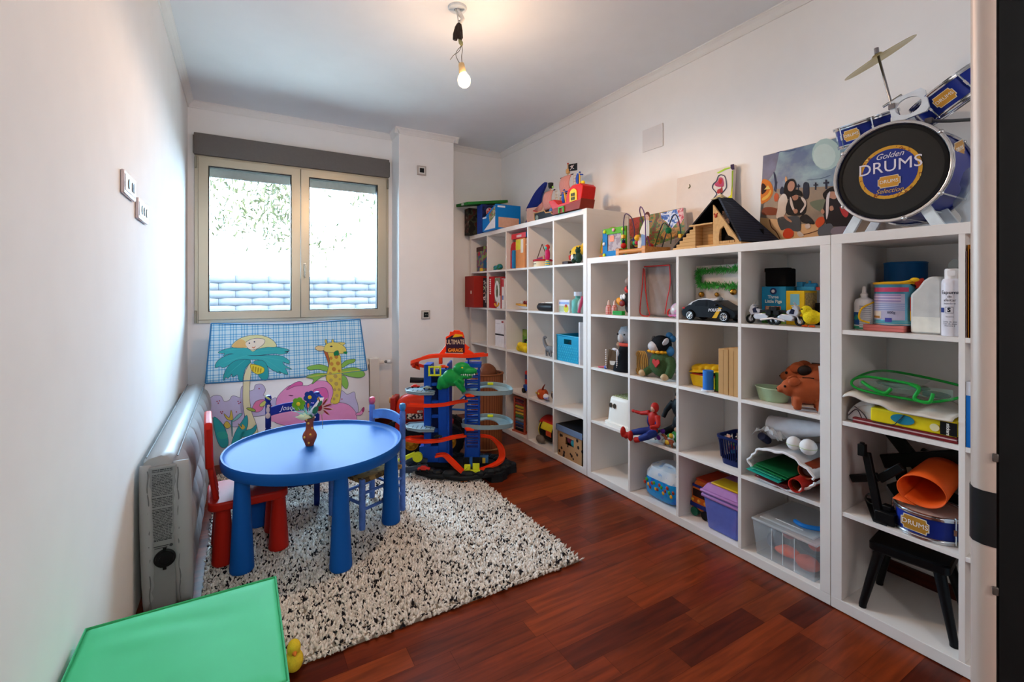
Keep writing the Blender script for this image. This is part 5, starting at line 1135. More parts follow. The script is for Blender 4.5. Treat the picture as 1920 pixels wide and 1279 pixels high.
S([(550,840),(600,815),(700,800),(720,860),(690,930),(600,900)],'#6f7a68',4); S([(60,900),(120,880),(210,900),(205,960),(60,960)],'#8a4a34',4.5)
# woman, seated, white blouse; two children in costume
S([(290,640),(330,595),(380,590),(410,640),(400,700),(350,800),(280,760)],'#1f1a1c',5); S([(320,660),(345,615),(385,620),(392,670),(365,715),(330,710)],'#b98a74',6)
S([(215,900),(225,810),(270,745),(310,770),(320,880),(290,960),(300,1000),(205,1000)],'#ded3c9',6)
S([(215,1000),(330,980),(440,985),(455,1120),(400,1135),(300,1110),(250,1120)],'#4a5058',6); S([(285,960),(330,1000),(365,1030),(350,1040),(290,1000)],'#b98a74',7)
S([(300,900),(340,790),(420,770),(500,800),(515,880),(480,960),(330,965)],'#26262a',7); S([(360,770),(365,720),(410,700),(455,715),(470,770),(410,755)],'#17171a',8.5); S([(365,765),(390,750),(430,760),(425,800),(385,812)],'#b07f6a',8)
S([(345,785),(360,790),(385,880),(405,930),(390,940),(350,860)],'#d9d0cc',8); S([(460,780),(500,800),(515,860),(470,935),(450,930),(495,860),(470,810)],'#d9d0cc',8); S([(380,910),(420,905),(425,940),(395,950)],'#b98a74',9)
S([(450,985),(520,960),(600,1050),(560,1060),(470,1040)],'#2a2a2e',6); S([(500,1070),(545,1055),(560,1090),(520,1110)],'#d0c6c0',7)
S([(690,900),(740,780),(830,790),(900,850),(1000,920),(1005,1060),(960,1080),(750,1080),(710,1020)],'#252228',6); S([(690,740),(760,680),(830,670),(850,720),(760,720),(720,800),(700,790)],'#1c1a1d',8)
S([(745,770),(775,720),(830,735),(835,780),(800,800)],'#b98a74',7); S([(730,760),(765,720),(755,800),(745,950),(725,1010),(720,900)],'#d9d4d6',8); S([(760,880),(790,870),(800,910),(765,920)],'#b98a74',8)
S([(665,930),(685,900),(705,930),(690,955)],'#b98a74',8); S([(865,880),(930,900),(955,950),(930,990),(890,960)],'#b83a3e',7); S([(640,1110),(700,1065),(780,1060),(790,1160),(650,1178)],'#59606a',7); S([(780,1110),(850,1085),(1000,1090),(1010,1150),(790,1165)],'#807886',7.5)
S([(270,1160),(300,1110),(350,1108),(385,1150),(360,1200),(290,1205)],'#c9401f',7); S([(610,1040),(640,995),(690,985),(705,1040),(650,1095),(620,1080)],'#c9502a',7)
stroke(q,[(130,1010),(150,1090),(200,1140),(240,1215)],5,'#5a3020',5); stroke(q,[(480,1170),(560,1150),(650,1120)],4,'#5a3020',5); S([(420,1150),(450,1135),(490,1180),(440,1190)],'#cfc6bc',7); stroke(q,[(195,318),(260,300),(330,298),(400,280)],4,'#34466e',3); stroke(q,[(520,600),(600,590),(680,580),(765,548)],2,'#3a4f6e',3)
pdone(q,'print')
# ---------------- toy drum kit ----------------
CHR=mat('#c9ccd0',.16,.95,var=.01); BLD=mat('#1d2f86',.28,var=.05); GOLD=mat('#c58f34',.35,.4)
t=it('drum_kit','blue toy drum kit with cymbal on top of the nearest unit','drum kit',2.13,.80,ZT4)
cz=.225; r_=.178
def drumshell(nm,par,M4,rr_,h,m,seg=40):
    b=B(); b.m=M4; b.lathe([(rr_,0),(rr_,h)],seg); b.lathe([(rr_-.004,h),(rr_-.004,0)],seg); return obj(nm,b,m,par)
def hoop(par,M4,rr_,z,m=CHR,th_=.005,nm='hoop'):
    b=B(); b.m=M4; b.tor(0,0,z,rr_,th_,'z',seg=44,ss=8); b.lathe([(rr_-.002,z-.008),(rr_+.004,z-.008),(rr_+.004,z+.006),(rr_-.002,z+.006)],44); return obj(nm,b,m,par)
MB=Matrix.Translation((0,0,cz))@Euler((R(-90),0,0)).to_matrix().to_4x4()     # local z -> +y (into the shelf)
bd=drumshell('bass_drum',t,MB,r_,.215,BLD)
hoop(bd,MB,r_+.006,0.0,th_=.007); hoop(bd,MB,r_+.006,.215,th_=.007)
b=B(); b.m=MB; b.lathe([(0,.004),(r_-.002,.004)],48); hd=obj('drum_head',b,mat('#2a2927',.42,var=.03),bd,label='black bass drum head')
b=B(); b.m=MB; b.lathe([(r_-.016,.0015),(r_-.002,.0015)],48); obj('head_ring',b,mat('#0e0e0f',.5),bd)
def disc(par,nm,x,z,rx,rz_,y,m,seg=40):
    b=B(); b.add([(x+rx*math.cos(2*math.pi*i/seg),y,z+rz_*math.sin(2*math.pi*i/seg)) for i in range(seg)],[tuple(range(seg))]); return obj(nm,b,m,par,fix=False,smooth=False)
disc(bd,'logo_ring',.0,cz,.1005,.1005,.0028,speck('#c9952f','#8a4a1a',60,.56,.45,'#e0c060')); disc(bd,'logo_disc',.0,cz,.088,.088,.0022,mat('#26347f',.4)); 
text('DRUMS','lettering',.062,'#d9d4dc',bd,(.0,.0012,cz+.022),(90,0,0),.0004,bold=.0005,sx=1.0)
text('Golden','lettering',.030,'#d9d4dc',bd,(.0,.0012,cz+.064),(90,0,0),.0004,shear=.4); text('Selection','lettering',.024,'#c9a05a',bd,(.0,.0012,cz-.070),(90,0,0),.0004,shear=.4)
def badge(par,M4,w_,h_,fs,y=0):
    b=B(); b.m=M4; P=[(-w_,-h_*.55),(-w_*.85,-h_*.62),(-w_*.8,-h_),(w_*.8,-h_),(w_*.85,-h_*.62),(w_,-h_*.55),(w_,h_*.55),(w_*.85,h_*.62),(w_*.8,h_),(-w_*.8,h_),(-w_*.85,h_*.62),(-w_,h_*.55)]
    b.prism(P,y-.0010,y,'y'); o=obj('badge_rim',b,mat('#d9cfb8',.4),par); b=B(); b.m=M4; b.prism([(p[0]*.93,p[1]*.9) for p in P],y-.0016,y-.0006,'y'); obj('badge',b,GOLD,o)
    tx=text('DRUMS','lettering',fs,'#e3dfd8',o,(0,0,0),(0,0,0),.0004,bold=.0002); tx.matrix_local=M4@Matrix.Translation((0,y-.0019,0))@Euler((R(90),0,0)).to_matrix().to_4x4(); return o
badge(bd,Matrix.Translation((0,0,cz-.035)),.036,.022,.018,.0012)
badge(bd,Matrix.Translation((.0,0,0))@Matrix.Translation((r_*math.cos(R(20))+.002,.11,cz+r_*math.sin(R(20))))@Euler((0,R(-20),R(90))).to_matrix().to_4x4(),.05,.028,.022,0)
for a in (35,-35,145,-145,-75): 
    b=B(); x,z_=(r_+.010)*math.cos(R(a)),cz+(r_+.010)*math.sin(R(a)); b.tube([(x,.0,z_),(x,.215,z_)],.003,6); b.ell(x,-.004,z_,.009,.007,.009,10,6).ell(x,.215,z_,.007); obj('tension_rod',b,CHR,bd)
for sx in (-1,1):
    b=B(); b.t().prism([(sx*.085,.0),(sx*.155,-.0),(sx*.125,.06),(sx*.105,.075),(sx*.095,.06)],.03,.042,'y') if False else b.prism([(sx*.125,.0),(sx*.165,.0),(sx*.118,.085),(sx*.085,.075)],.006,.02,'y')
    b.prism([(sx*.125,.0),(sx*.165,.0),(sx*.118,.085),(sx*.085,.075)],.17,.185,'y').tube([(sx*.10,.012,.07),(sx*.10,.18,.07)],.005,6)
    obj('leg',b,mat('#d0dbe2',.3,.1),t,bev=.002)
# toms
def tom(x,y,z_,rx_,ry_,rr_,h,ang0):
    M4=Matrix.Translation((x,y,z_))@Euler((R(rx_),R(ry_),0)).to_matrix().to_4x4(); o=drumshell('tom_drum',t,M4,rr_,h,BLD)
    hoop(o,M4,rr_+.005,0); hoop(o,M4,rr_+.005,h); b=B(); b.m=M4; b.lathe([(0,h-.001),(rr_-.002,h-.001)],40); obj('drum_head',b,mat('#d9dbe0',.4),o)
    b=B(); b.m=M4; b.lathe([(0,.002),(rr_-.002,.002)],40); obj('bottom_head',b,mat('#cfd2d8',.4),o)
    for a in range(0,360,60):
        b=B(); b.m=M4; q_=(rr_+.009); b.tube([(q_*math.cos(R(a)),q_*math.sin(R(a)),-.004),(q_*math.cos(R(a)),q_*math.sin(R(a)),h+.004)],.0025,6).cb(q_*math.cos(R(a)),q_*math.sin(R(a)),h/2,.007,.007,.02); obj('lug',b,CHR,o)
    a=R(ang0); MM=M4@Matrix.Translation(((rr_+.0006)*math.cos(a),(rr_+.0006)*math.sin(a),h/2))@Euler((0,0,a+math.pi/2)).to_matrix().to_4x4(); badge(o,MM,.032,.022,.017,0); return o
tm=tom(-.130,.165,.418,19,-4,.105,.078,-100); tom(.160,.155,.462,19,-31,.105,.085,-95)
b=B(); b.m=Matrix.Translation((.050,.03,.466))@Euler((0,R(-10),0)).to_matrix().to_4x4()
I=[(.040*math.cos(R(a)),.032*math.sin(R(a))) for a in range(0,360,15)]
ov=[]
for a in range(0,360,15):
    c_,s_=math.cos(R(a)),math.sin(R(a)); k=1/max(abs(c_)/.056,abs(s_)/.046); ov.append((c_*k,s_*k))
n_=len(I); b.add([(x,-.004,z_) for x,z_ in ov]+[(x,-.004,z_) for x,z_ in I]+[(x,.006,z_) for x,z_ in ov]+[(x,.006,z_) for x,z_ in I],[(i,(i+1)%n_,(i+1)%n_+n_,i+n_) for i in range(n_)]+[(i+2*n_,i+3*n_,(i+1)%n_+3*n_,(i+1)%n_+2*n_) for i in range(n_)]+[(i,i+2*n_,(i+1)%n_+2*n_,(i+1)%n_) for i in range(n_)]+[(i+n_,(i+1)%n_+n_,(i+1)%n_+3*n_,i+3*n_) for i in range(n_)])
obj('bracket',b,mat('#d5dde4',.3,.1),t)
b=B(); b.tube([(.0,.035,.44),(.0,.035,.40)],.008,8).tube([(-.03,.03,.49),(.03,.03,.515)],.005,8); obj('bracket_post',b,CHR,t)
obj('cymbal_stand',B().tube([(.0,.03,.475),(-.05,.03,.715)],.0045,10).tube([(-.05,.03,.705),(-.052,.03,.728)],.008,10).cb(0,.03,.48,.02,.02,.02),mat('#8d8c90',.25,.9),t)
b=B(); b.m=Matrix.Translation((-.046,.03,.690))@Euler((R(22),R(-19),0)).to_matrix().to_4x4(); b.lathe([(0,.016),(.014,.014),(.022,.006),(.06,.002),(.122,-.006),(.122,-.0075),(.06,.0005),(.022,.0045),(0,.012)],48); obj('cymbal',b,mat('#a99a62',.3,.85),t)
b=B(); b.tube([(.11,.03,.39),(.17,.03,.372),(.25,.04,.355)],.006,8).cb(.11,.03,.39,.02,.02,.02); obj('side_arm',b,mat('#55565a',.3,.8),t)
t=it('plastic_bag','clear plastic bag at the right side of the drum kit','bag',2.20,.565,ZT4)
b=B(); b.grid(lambda i,j:(-.06+.12*i+.01*math.sin(j*9),.05*math.sin(math.pi*i)*-1+.008*math.sin(i*14+j*8),.002+.20*j*(1-.25*(2*i-1)**2)),10,10); obj('film',b,mat('#a9b8c4',.15,al=.35),t,thick=.001)
# ---------------- middle unit, row 1 ----------------
z=1.1192
for k in (0,1):
    t=it('gel_bottle',('small red checked bottle, left of the two in the first cell','small red checked bottle, right of the two in the first cell')[k],'bottle',2.12+.01*k,2.345-.046*k,z,0,'small red checked bottles')
    obj('body',B().lathe([(0,0),(.018,0),(.02,.008),(.020,.045),(.014,.058),(.007,.062),(0,.062)],16),stripes('#d9b4a8','#c0484a',sx=90,sz=90,both=True,r=.4),t); obj('cap',B().lathe([(0,.062),(.009,.062),(.009,.075),(.005,.092),(0,.095)],12),'#e0c0b4',t)
t=it('toy_bird','black plush bird with an orange beak and red cap in the first cell','plush toy',2.17,2.205,z)
b=B(); b.ell(.0,0,.10,.045,.045,.045).ell(.02,.01,.047,.05,.05,.045).ell(.01,0,.17,.03,.03,.03); obj('body',b,mat('#2a2526',.8,bump=.2,sc_=90),t,rem=.005)
b=B(); b.ell(-.055,-.02,.085,.045,.02,.028,12,8,(0,15,0)); obj('beak',b,'#d98a1c',t); b=B(); b.t(-.025,-.045,.115); b.ell(0,0,0,.013,.006,.018,10,8).ell(.022,0,.004,.012,.006,.018,10,8); obj('eye',b,'#e4e2e2',t)
obj('cap',B().ell(.0,0,.165,.035,.03,.028),'#c02f26',t); obj('grey_cap',B().ell(-.0,0,.215,.03,.03,.03),'#8f7a70',t); b=B(); b.ell(-.015,-.05,.075,.024,.008,.02); obj('mouth',b,'#7a1f1c',t)
gbox('green_block','green plastic block in front of the black bird','block',2.10,2.245,z,.085,.03,.026,mat('#1c8f2c',.4),0,(('groove',-.035,.035,.012,.014,'#0f6a1c'),))
t=it('drawstring_bag','grey drawstring bag with red cords in the second cell','bag',2.15,1.958,z)
b=B()
def bagf(i,j):
    x=-.095+.19*i+.01*math.sin(j*6); zz=.009+.30*j; return (x,.02-.02*math.sin(math.pi*i)*(1-.5*j)+.004*math.sin(i*15+j*9),zz)
b.grid(bagf,14,16); obj('cloth',b,mat('#8c807b',.85,var=.06,sc_=40,bump=.2),t,thick=.012)
b=B(); b.tube(catmull([(-.10,-.008,.295),(-.105,-.012,.18),(-.12,-.016,.04),(-.10,-.02,.006),(-.04,-.02,.008),(-.055,-.018,.06),(-.075,-.015,.16),(-.088,-.01,.29)],6),.0032,6).tube([(-.10,.0,.305),(.095,.0,.305)],.004,6).tube(catmull([(.095,0,.30),(.105,-.006,.2),(.085,-.01,.1),(.07,-.01,.02)],6),.003,6); obj('cord',b,'#c22f2c',t)
t=it('party_bag','small clear party bag at the right of the second cell','bag',2.14,1.79,z)
b=B(); b.ell(0,0,.045,.05,.04,.045).ell(.02,0,.075,.03,.03,.025); obj('film',b,speck('#b9b2b0','#c98aa8',26,.5,.25,'#8a9aa8'),t,rem=.005); obj('red_tie',B().tor(-.04,-.02,.03,.02,.005,'y'),'#c0342c',t); obj('pink_stripe',B().box(-.035,.03,-.043,-.038,.012,.022),'#b86a9a',t,bev=.002)
t=it('craft_picture','handmade picture with green garland and gold baubles in the third cell','picture',2.185,1.56,z)
obj('board',B().box(-.152,.145,.0,.01,.0,.292),mat('#c0b8b0',.7),t,bev=.001)
b=B(); rr=random.Random(6)
def garland(x0,z0,x1,z1):
    for k in range(230):
        u=rr.random(); x=x0+(x1-x0)*u; zc=z0+(z1-z0)*u; a=rr.uniform(0,6.28); L=rr.uniform(.015,.03); b.tube([(x,-.008,zc),(x+L*math.cos(a)*.8,-.01-.018*rr.random(),zc+L*math.sin(a))],[.003,.001],3,cap=False)
garland(-.125,.262,.12,.268); garland(-.12,.185,.10,.18); garland(-.125,.262,-.115,.19); obj('garland',b,mat('#3f9a40',.6,var=.3,sc_=60),t,label='green tinsel garland')
for x,z_,r0 in ((-.105,.135,.016),(-.01,.135,.012),(.085,.15,.017)): obj('bauble',B().ell(x,-.012,z_,r0),mat('#a8762c',.22,.85),t)
# police car
t=it('toy_car','black toy police car in front of the garland picture','toy car',2.115,1.545,z)
CARB=mat('#07080f',.35)
side=[(-.155,.028),(-.158,.045),(-.15,.06),(-.128,.072),(-.115,.078),(-.09,.098),(-.05,.112),(.0,.114),(.045,.106),(.085,.085),(.125,.068),(.15,.055),(.158,.04),(.155,.025)]
def arc_(cx,r0,a0,a1,n=8): return [(cx+r0*math.cos(R(a0+(a1-a0)*i/n)),.026+r0*math.sin(R(a0+(a1-a0)*i/n))) for i in range(n+1)]
body=side+[(.13,.018)]+arc_(.1,.029,-15,195)+[(-.06,.018)]+arc_(-.1,.029,-15,195)+[(-.145,.018)]
b=B(); wd=[(0,-.052),(1,.052)]
b.prism(body,-.055,.055,'y'); obj('body',b,CARB,t,bev=.007,seg=3)
b=B(); b.prism([(-.118,.081),(-.092,.098),(-.05,.1125),(.0,.1150),(.045,.1070),(.04,.1045),(.0,.1105),(-.05,.108),(-.085,.095),(-.098,.081)],-.0555,.0555,'y'); b.box(-.05,.04,-.03,.03,.110,.1155); obj('white_roof',b,mat('#cfcfd4',.3),t,bev=.001)
b=B(); b.prism([(-.075,.076),(-.04,.077),(.0,.076),(0,.104),(-.045,.104),(-.07,.092)],-.0562,-.05,'y').prism([(.006,.076),(.075,.072),(.065,.084),(.04,.099),(.006,.104)],-.0562,-.05,'y'); obj('side_window',b,mat('#101218',.08),t)
b=B(); b.prism([(.03,.018),(.055,.018),(.085,.07),(.068,.072)],-.0563,-.054,'y'); obj('yellow_stripe',b,'#d9a81c',t,smooth=False)
text('POLICIA','lettering',.020,'#d9d9dc',t,(.045,-.0568,.058),(90,-3,0),.0004,bold=.0006,shear=.2)
for x in (-.1,.1):
    w_=obj('wheel',B().t(x,-.052,.0262,90,0,0).lathe([(0,-.004),(.02,-.004),(.0255,-.002),(.026,.008),(.024,.012),(0,.012)],24),mat('#121214',.6),t)
    b=B(); b.t(x,-.0645,.0262,90,0,0).lathe([(.0165,-.001),(.019,-.001),(.019,.001),(.0165,.001)],24)
    for a in range(0,360,45): b.t(x,-.0645,.0262,90,a,0).box(-.0018,.0018,0,.0175,-.001,.0006) if False else b.tube([(x,-.0645,.0262),(x+.0175*math.cos(R(a)),-.0645,.0262+.0175*math.sin(R(a)))],.0018,5) if b.t() else None
    obj('rim',b,mat('#c9cacc',.3,.6),w_)
    obj('wheel',B().t(x,.052,.0262,90,0,0).cyl(.026,-.004,.012,20),mat('#121214',.6),t)
obj('tail_light',B().ell(-.145,-.045,.062,.014,.012,.007,10,6),mat('#c03a3c',.2),t); obj('beacon',B().ell(.035,0,.114,.012,.02,.010,12,8),mat('#8a8e94',.2),t); obj('mirror',B().ell(.055,-.06,.083,.009,.006,.006,8,6),CARB,t)
# right cell of row 1
t=gbox('game_tin','blue and green story game tin in the fourth cell','box',2.185,1.275,z,.115,.12,.175,mat('#1f88b4',.35),0,(('green_base',-.0565,.0565,.0,.062,speck('#3f8a3a','#7aa84a',30,.5,.4)),('red_picture',-.04,.035,.055,.082,speck('#b84a3a','#d9b08a',60,.5,.4))),)
text('Three\nLittle Pigs','lettering',.021,'#dfe9e4',t,(0,-.0024,.115),(90,0,0),.0004,bold=.0005); b=B(); b.t(0,-.002,.153,90,0,0).cyl(.016,0,.0008,20); obj('emblem',b,'#1c2f5a',t); b=B(); b.t(0,-.003,.153,90,0,0).cyl(.008,0,.0008,14); obj('emblem_face',b,'#d9d4d2',t)
t=it('black_pouch','black fabric block standing on the blue story tin','pouch',2.19,1.268,z+.1755); b=B(); b.box(-.052,.052,0,.08,0,.085); obj('body',b,mat('#0c0c0e',.9,bump=.5,sc_=120),t,bev=.006); obj('flap',B().box(-.054,.054,-.002,.04,.07,.088),mat('#0a0a0c',.9),t,bev=.003)
t=gbox('card_game','yellow card game box with a printed back in the fourth cell','box',2.165,1.165,z,.075,.15,.155,mat('#e0b41c',.4),8,(('blue_picture',-.02,.018,.09,.14,'#7ab4c4'),('pink_picture',-.02,.02,.03,.06,'#d9a0b0'),('*printed_back',.01,.14,.02,.145,speck('#c9a86a','#a08a5c',110,.5,.5))))
t=it('toy_train','small blue toy locomotive lying on top of the yellow game box','toy',2.26,1.15,z+.1562); b=B(); b.box(-.05,.03,-.02,.02,.0,.018).t(0,0,.02,0,90,0).cyl(.014,-.02,.03,12).t().cyl(.006,.02,.045,8).box(-.05,-.025,-.018,.018,.015,.04); obj('body',b,mat('#2f8ab8',.4),t,bev=.002); obj('red_tail',B().box(.032,.06,-.012,.012,.001,.016),'#b0463c',t)
gbox('black_box','black box at the back right of the fourth cell','box',2.25,1.07,z,.105,.12,.10,mat('#0c0c0e',.5),0,(('edge_line',-.05,.05,.094,.096,'#2a2a2c'),))
def bike(label,Y,X,flip):
    t=it('toy_motorcycle',label,'toy motorcycle',X,Y,z,0,'toy police motorcycles'); f=-1 if flip else 1
    SV=mat('#c4c6cc',.25,.4); NV2=mat('#151a34',.3); BL=mat('#101113',.5)
    for x in (-.043,.043): 
        w_=obj('wheel',B().tor(x*f,0,.019,.0145,.0045,'y',seg=24),BL,t); b=B()
        for a in range(0,180,36): b.tube([(x*f+.013*math.cos(R(a)),0,.019+.013*math.sin(R(a))),(x*f-.013*math.cos(R(a)),0,.019-.013*math.sin(R(a)))],.0014,5)
        b.t(x*f,0,.019,90,0,0).cyl(.005,-.004,.004,10); obj('rim',b,SV,w_)
    b=B(); b.t(sx=f); b.prism([(-.028,.020),(.018,.018),(.028,.03),(.02,.042),(-.02,.044),(-.036,.032)],-.011,.011,'y'); obj('engine',b,SV,t,bev=.003)
    b=B(); b.t(sx=f); b.prism([(.012,.04),(.036,.036),(.046,.05),(.038,.072),(.026,.08),(.018,.062),(.0,.058),(-.002,.046)],-.010,.010,'y'); obj('fairing',b,mat('#b9bcc6',.25),t,bev=.003)
    b=B(); b.t(sx=f); b.prism([(.008,.046),(.026,.044),(.03,.06),(.018,.066)],-.0112,.0112,'y'); obj('navy_panel',b,NV2,t,bev=.001)
    b=B(); b.t(sx=f); b.prism([(-.045,.05),(.002,.046),(.0,.056),(-.042,.060)],-.008,.008,'y').box(-.058,-.036,-.010,.010,.054,.070).box(-.048,-.026,-.014,-.008,.038,.056).box(-.048,-.026,.008,.014,.038,.056); obj('seat',b,BL,t,bev=.002)
    b=B(); b.t(sx=f); b.tube([(.024,-.018,.074),(.022,0,.07),(.024,.018,.074)],.0022,6); obj('handlebar',b,SV,t); b=B(); b.t(sx=f); b.tube([(.043,.006,.019),(.028,.006,.062)],.0025,6).tube([(.043,-.006,.019),(.028,-.006,.062)],.0025,6); obj('fork',b,SV,t); b=B(); b.t(sx=f); b.tube([(-.052,-.011,.026),(-.005,-.011,.018)],.004,8); obj('exhaust_pipe',b,SV,t)
    b=B(); b.t(sx=f); b.poly([(.034,-.008,.07),(.034,.008,.07),(.022,.006,.088),(.022,-.006,.088)]); obj('windscreen',b,mat('#d9dde2',.1,al=.5),t,thick=.001)
    for o in list(t.children): pass
    t.scale=(1.18,1.18,1.18)
bike('toy motorcycle facing left with its front at the left, beside the police car',1.281,2.095,True); bike('toy motorcycle facing right with its front toward the yellow chick',1.155,2.09,False)
t=it('toy_chick','fluffy yellow toy chick with orange feet in the fourth cell','toy chick',2.10,1.063,z)
b=B(); b.ell(.002,0,.042,.035,.030,.032).ell(-.018,-.004,.070,.022,.021,.022).ell(.035,0,.05,.016,.014,.014); obj('body',b,mat('#dcc41f',.95,var=.12,sc_=160,bump=.8),t,rem=.003)
obj('beak',B().t(-.040,-.008,.068,0,-90,0).cyl(.006,0,.013,8,.001),'#d9781c',t); obj('eye',B().ell(-.027,-.022,.076,.0035),'#17130c',t)
b=B()
for x in (-.012,.016):
    for a in (-25,0,25): b.t(x,-.012,.005,0,0,a).ell(0,-.010,0,.006,.015,.004,8,6)
b.t(); obj('foot',b,mat('#d9551c',.5),t)
# ---------------- row 2 ----------------
z=.7597
t=it('plush_raccoon','grey plush animal in a black cape sitting in the second row first cell','plush toy',2.17,2.215,z)
b=B(); b.ell(-.01,0,.225,.065,.055,.062,18,12).ell(-.055,0,.265,.016,.012,.018).ell(.04,0,.268,.016,.012,.018); obj('head',b,mat('#8f9196',.95,var=.12,sc_=120,bump=.6),t,rem=.005)
b=B(); b.ell(-.018,-.045,.21,.026,.02,.03); obj('muzzle',b,'#b5aca8',t)
for x in (-.045,.015): obj('eye',B().ell(x,-.05,.235,.006),'#17171a',t)
obj('collar',B().t(0,0,.168).tor(0,0,0,.048,.012),'#c0483a',t)
b=B(); b.lathe([(0,.17),(.05,.165),(.075,.10),(.095,.03),(.10,.0),(0,0)],18).ell(-.10,-.03,.05,.065,.03,.028,12,8,(0,-35,0)); obj('cape',b,mat('#0d0d11',.9,var=.2),t); obj('hand',B().ell(-.105,.02,.155,.022,.018,.02),'#b89a86',t)
b=B(); b.ell(-.03,-.09,.14,.022,.008,.009,10,6).ell(.0,-.092,.12,.008,.008,.024,10,6); obj('bone_print',b,'#d0ccd0',t)
t=it('felt_card','brown felt card with white stitched edge leaning on the caped plush','craft',2.085,2.275,z+.003)
obj('felt',B().t(0,0,0,-8,0,0).prism([(-.052,0),(.045,0),(.055,.115),(-.05,.13)],0,.008,'y'),mat('#54402f',.95),t)
b=B()
for k in range(9): b.ell(-.052,-.004+.0*k,.01+k*.014,.006,.004,.006,8,5).ell(.052,-.006,.01+k*.013,.006,.004,.006,8,5)
obj('stitch_edge',b,'#cfc4c2',t); obj('pocket',B().t(0,-.002,0,-8,0,0).prism([(-.025,.055),(.03,.06),(.022,.035),(.003,.03),(-.018,.033)],-.003,.001,'y'),'#b0a398',t)
t=it('pen_bit','blue and red pen lying left of the brown felt card','pen',2.085,2.37,z); obj('body',B().t(0,0,.008,0,82,0).cyl(.006,-.035,.03,8),'#b03a4a',t); obj('cap',B().t(.035,0,.011).ell(0,0,0,.011),'#3a62b8',t)
t=it('plush_bee','green plush with a red heart and a black and white head, second row second cell','plush toy',2.15,1.92,z)
FG=mat('#3a4f2f',.95,var=.12,bump=.5,sc_=120)
b=B(); b.ell(0,0,.085,.078,.06,.08,20,14); b.tube(catmull([(.06,-.005,.12),(.09,-.02,.08),(.085,-.05,.02)],4),[.028,.028,.027,.026,.025,.024,.024,.023,.022],10).tube(catmull([(-.05,-.01,.06),(-.075,-.04,.035),(-.09,-.05,.02)],4),.022,10); obj('body',b,FG,t,rem=.005)
for x,y in ((-.095,-.06),(.078,-.065)): obj('paw',B().ell(x,y,.022,.024,.022,.020),'#b59a76',t)
b=B(); b.t(.012,-.062,.095,90,0,0).prism([(0,-.028),(.028,.002),(.024,.02),(.010,.022),(0,.012),(-.010,.022),(-.024,.02),(-.028,.002)],-.004,.004,'z'); obj('heart',b,'#b02f2c',t,bev=.002)
b=B(); b.ell(-.005,0,.20,.068,.05,.052,18,12); obj('head',b,mat('#111114',.9,bump=.4,sc_=120),t); b=B(); b.ell(-.03,-.028,.185,.045,.032,.034,14,10).ell(.045,-.02,.215,.014,.02,.03,12,8,(0,30,0)); obj('muzzle',b,'#b9afae',t)
b=B()
for k in range(12): a=R(k*30); b.ell(-.02+.055*math.cos(a),-.012+.035*math.sin(a),.155,.016,.014,.010,10,6)
obj('yellow_collar',b,'#d99a1f',t); b=B(); b.ell(.03,.03,.25,.025,.014,.022).ell(.055,.03,.235,.02,.014,.02).ell(.06,.0,.165,.03,.015,.03); obj('blue_bow',b,'#2f628a',t); obj('ear',B().ell(-.07,.01,.225,.016,.012,.018),'#6a6668',t)
t=it('jump_rope','coiled tan jump rope left of the green plush','jump rope',2.11,2.045,z)
b=B()
for k in range(4): b.tor(.0+k*.010-.02,.005*k,.075,.028,.0042,'y',ry=.07,seg=30)
obj('rope',b,'#b8924f',t)
gbox('dark_basket','dark brown round basket behind the green plush','basket',2.24,1.80,z,.10,.12,.11,'#4a2a1c',0,(('rim_band',-.05,.05,.09,.11,'#6a3f26'),))
t=it('egg_box','yellow egg carton with open lid in the second row third cell','egg carton',2.12,1.60,z)
YL=mat('#d9b31f',.45)
obj('base',B().frus(-.10,.08,0,.12,0,.062,.012,.01),YL,t,bev=.003)
b=B(); b.t(0,0,.08,0,-6,0)
for k in range(5): b.ell(-.085+k*.042,.06,.022,.026,.055,.022,12,8)
b.box(-.105,.10,.0,.12,.0,.010); obj('lid',b,YL,t,rem=.004)
obj('tongue',B().box(-.09,.07,.004,.1,.055,.07),'#9a2a1a',t)
t=it('paper_tube','blue paper craft tube standing in front of the yellow egg carton','craft tube',2.08,1.553,z); b=B(); b.cyl(.026,0.008,.105,18); obj('tube',b,mat('#2f72c4',.5),t); obj('white_base',B().cyl(.032,0,.008,18),'#d9dbe2',t)
t=it('paper_tube','green paper craft tube behind the blue tube','craft tube',2.115,1.510,z); b=B(); b.cyl(.024,.0,.095,16); obj('tube',b,mat('#3a7a24',.5),t); obj('stand',B().box(-.02,.02,-.03,-.022,0,.006),'#3a3026',t)
for k,(y,x_) in enumerate(((1.463,.054),(1.408,.05))): gbox('cardboard_box',('upright brown cardboard box, left of the pair in the third cell','upright brown cardboard box, right of the pair in the third cell')[k],'box',2.075,y,z,x_,.28,.225+.01*k,mat('#b98f5e',.8,var=.03),0,(('tape_seam',-.001,.001,0,.22,'#a07a4c'),),'upright cardboard boxes')
t=it('bowl','pale green oval bowl in the second row fourth cell','bowl',2.13,1.262,z)
obj('bowl',B().t(0,.03,0,0,0,0,1.18,.9,1).lathe([(0,0),(.050,0),(.054,.004),(.066,.058),(.069,.062),(.064,.060),(.050,.008),(0,.006)],32),mat('#a9c4a0',.4),t); obj('rim',B().t(0,.03,0,0,0,0,1.18,.9,1).tor(0,0,.061,.067,.0025),mat('#b9d0b0',.4),t)
TC_=mat('#a3502c',.75,var=.1,sc_=30)
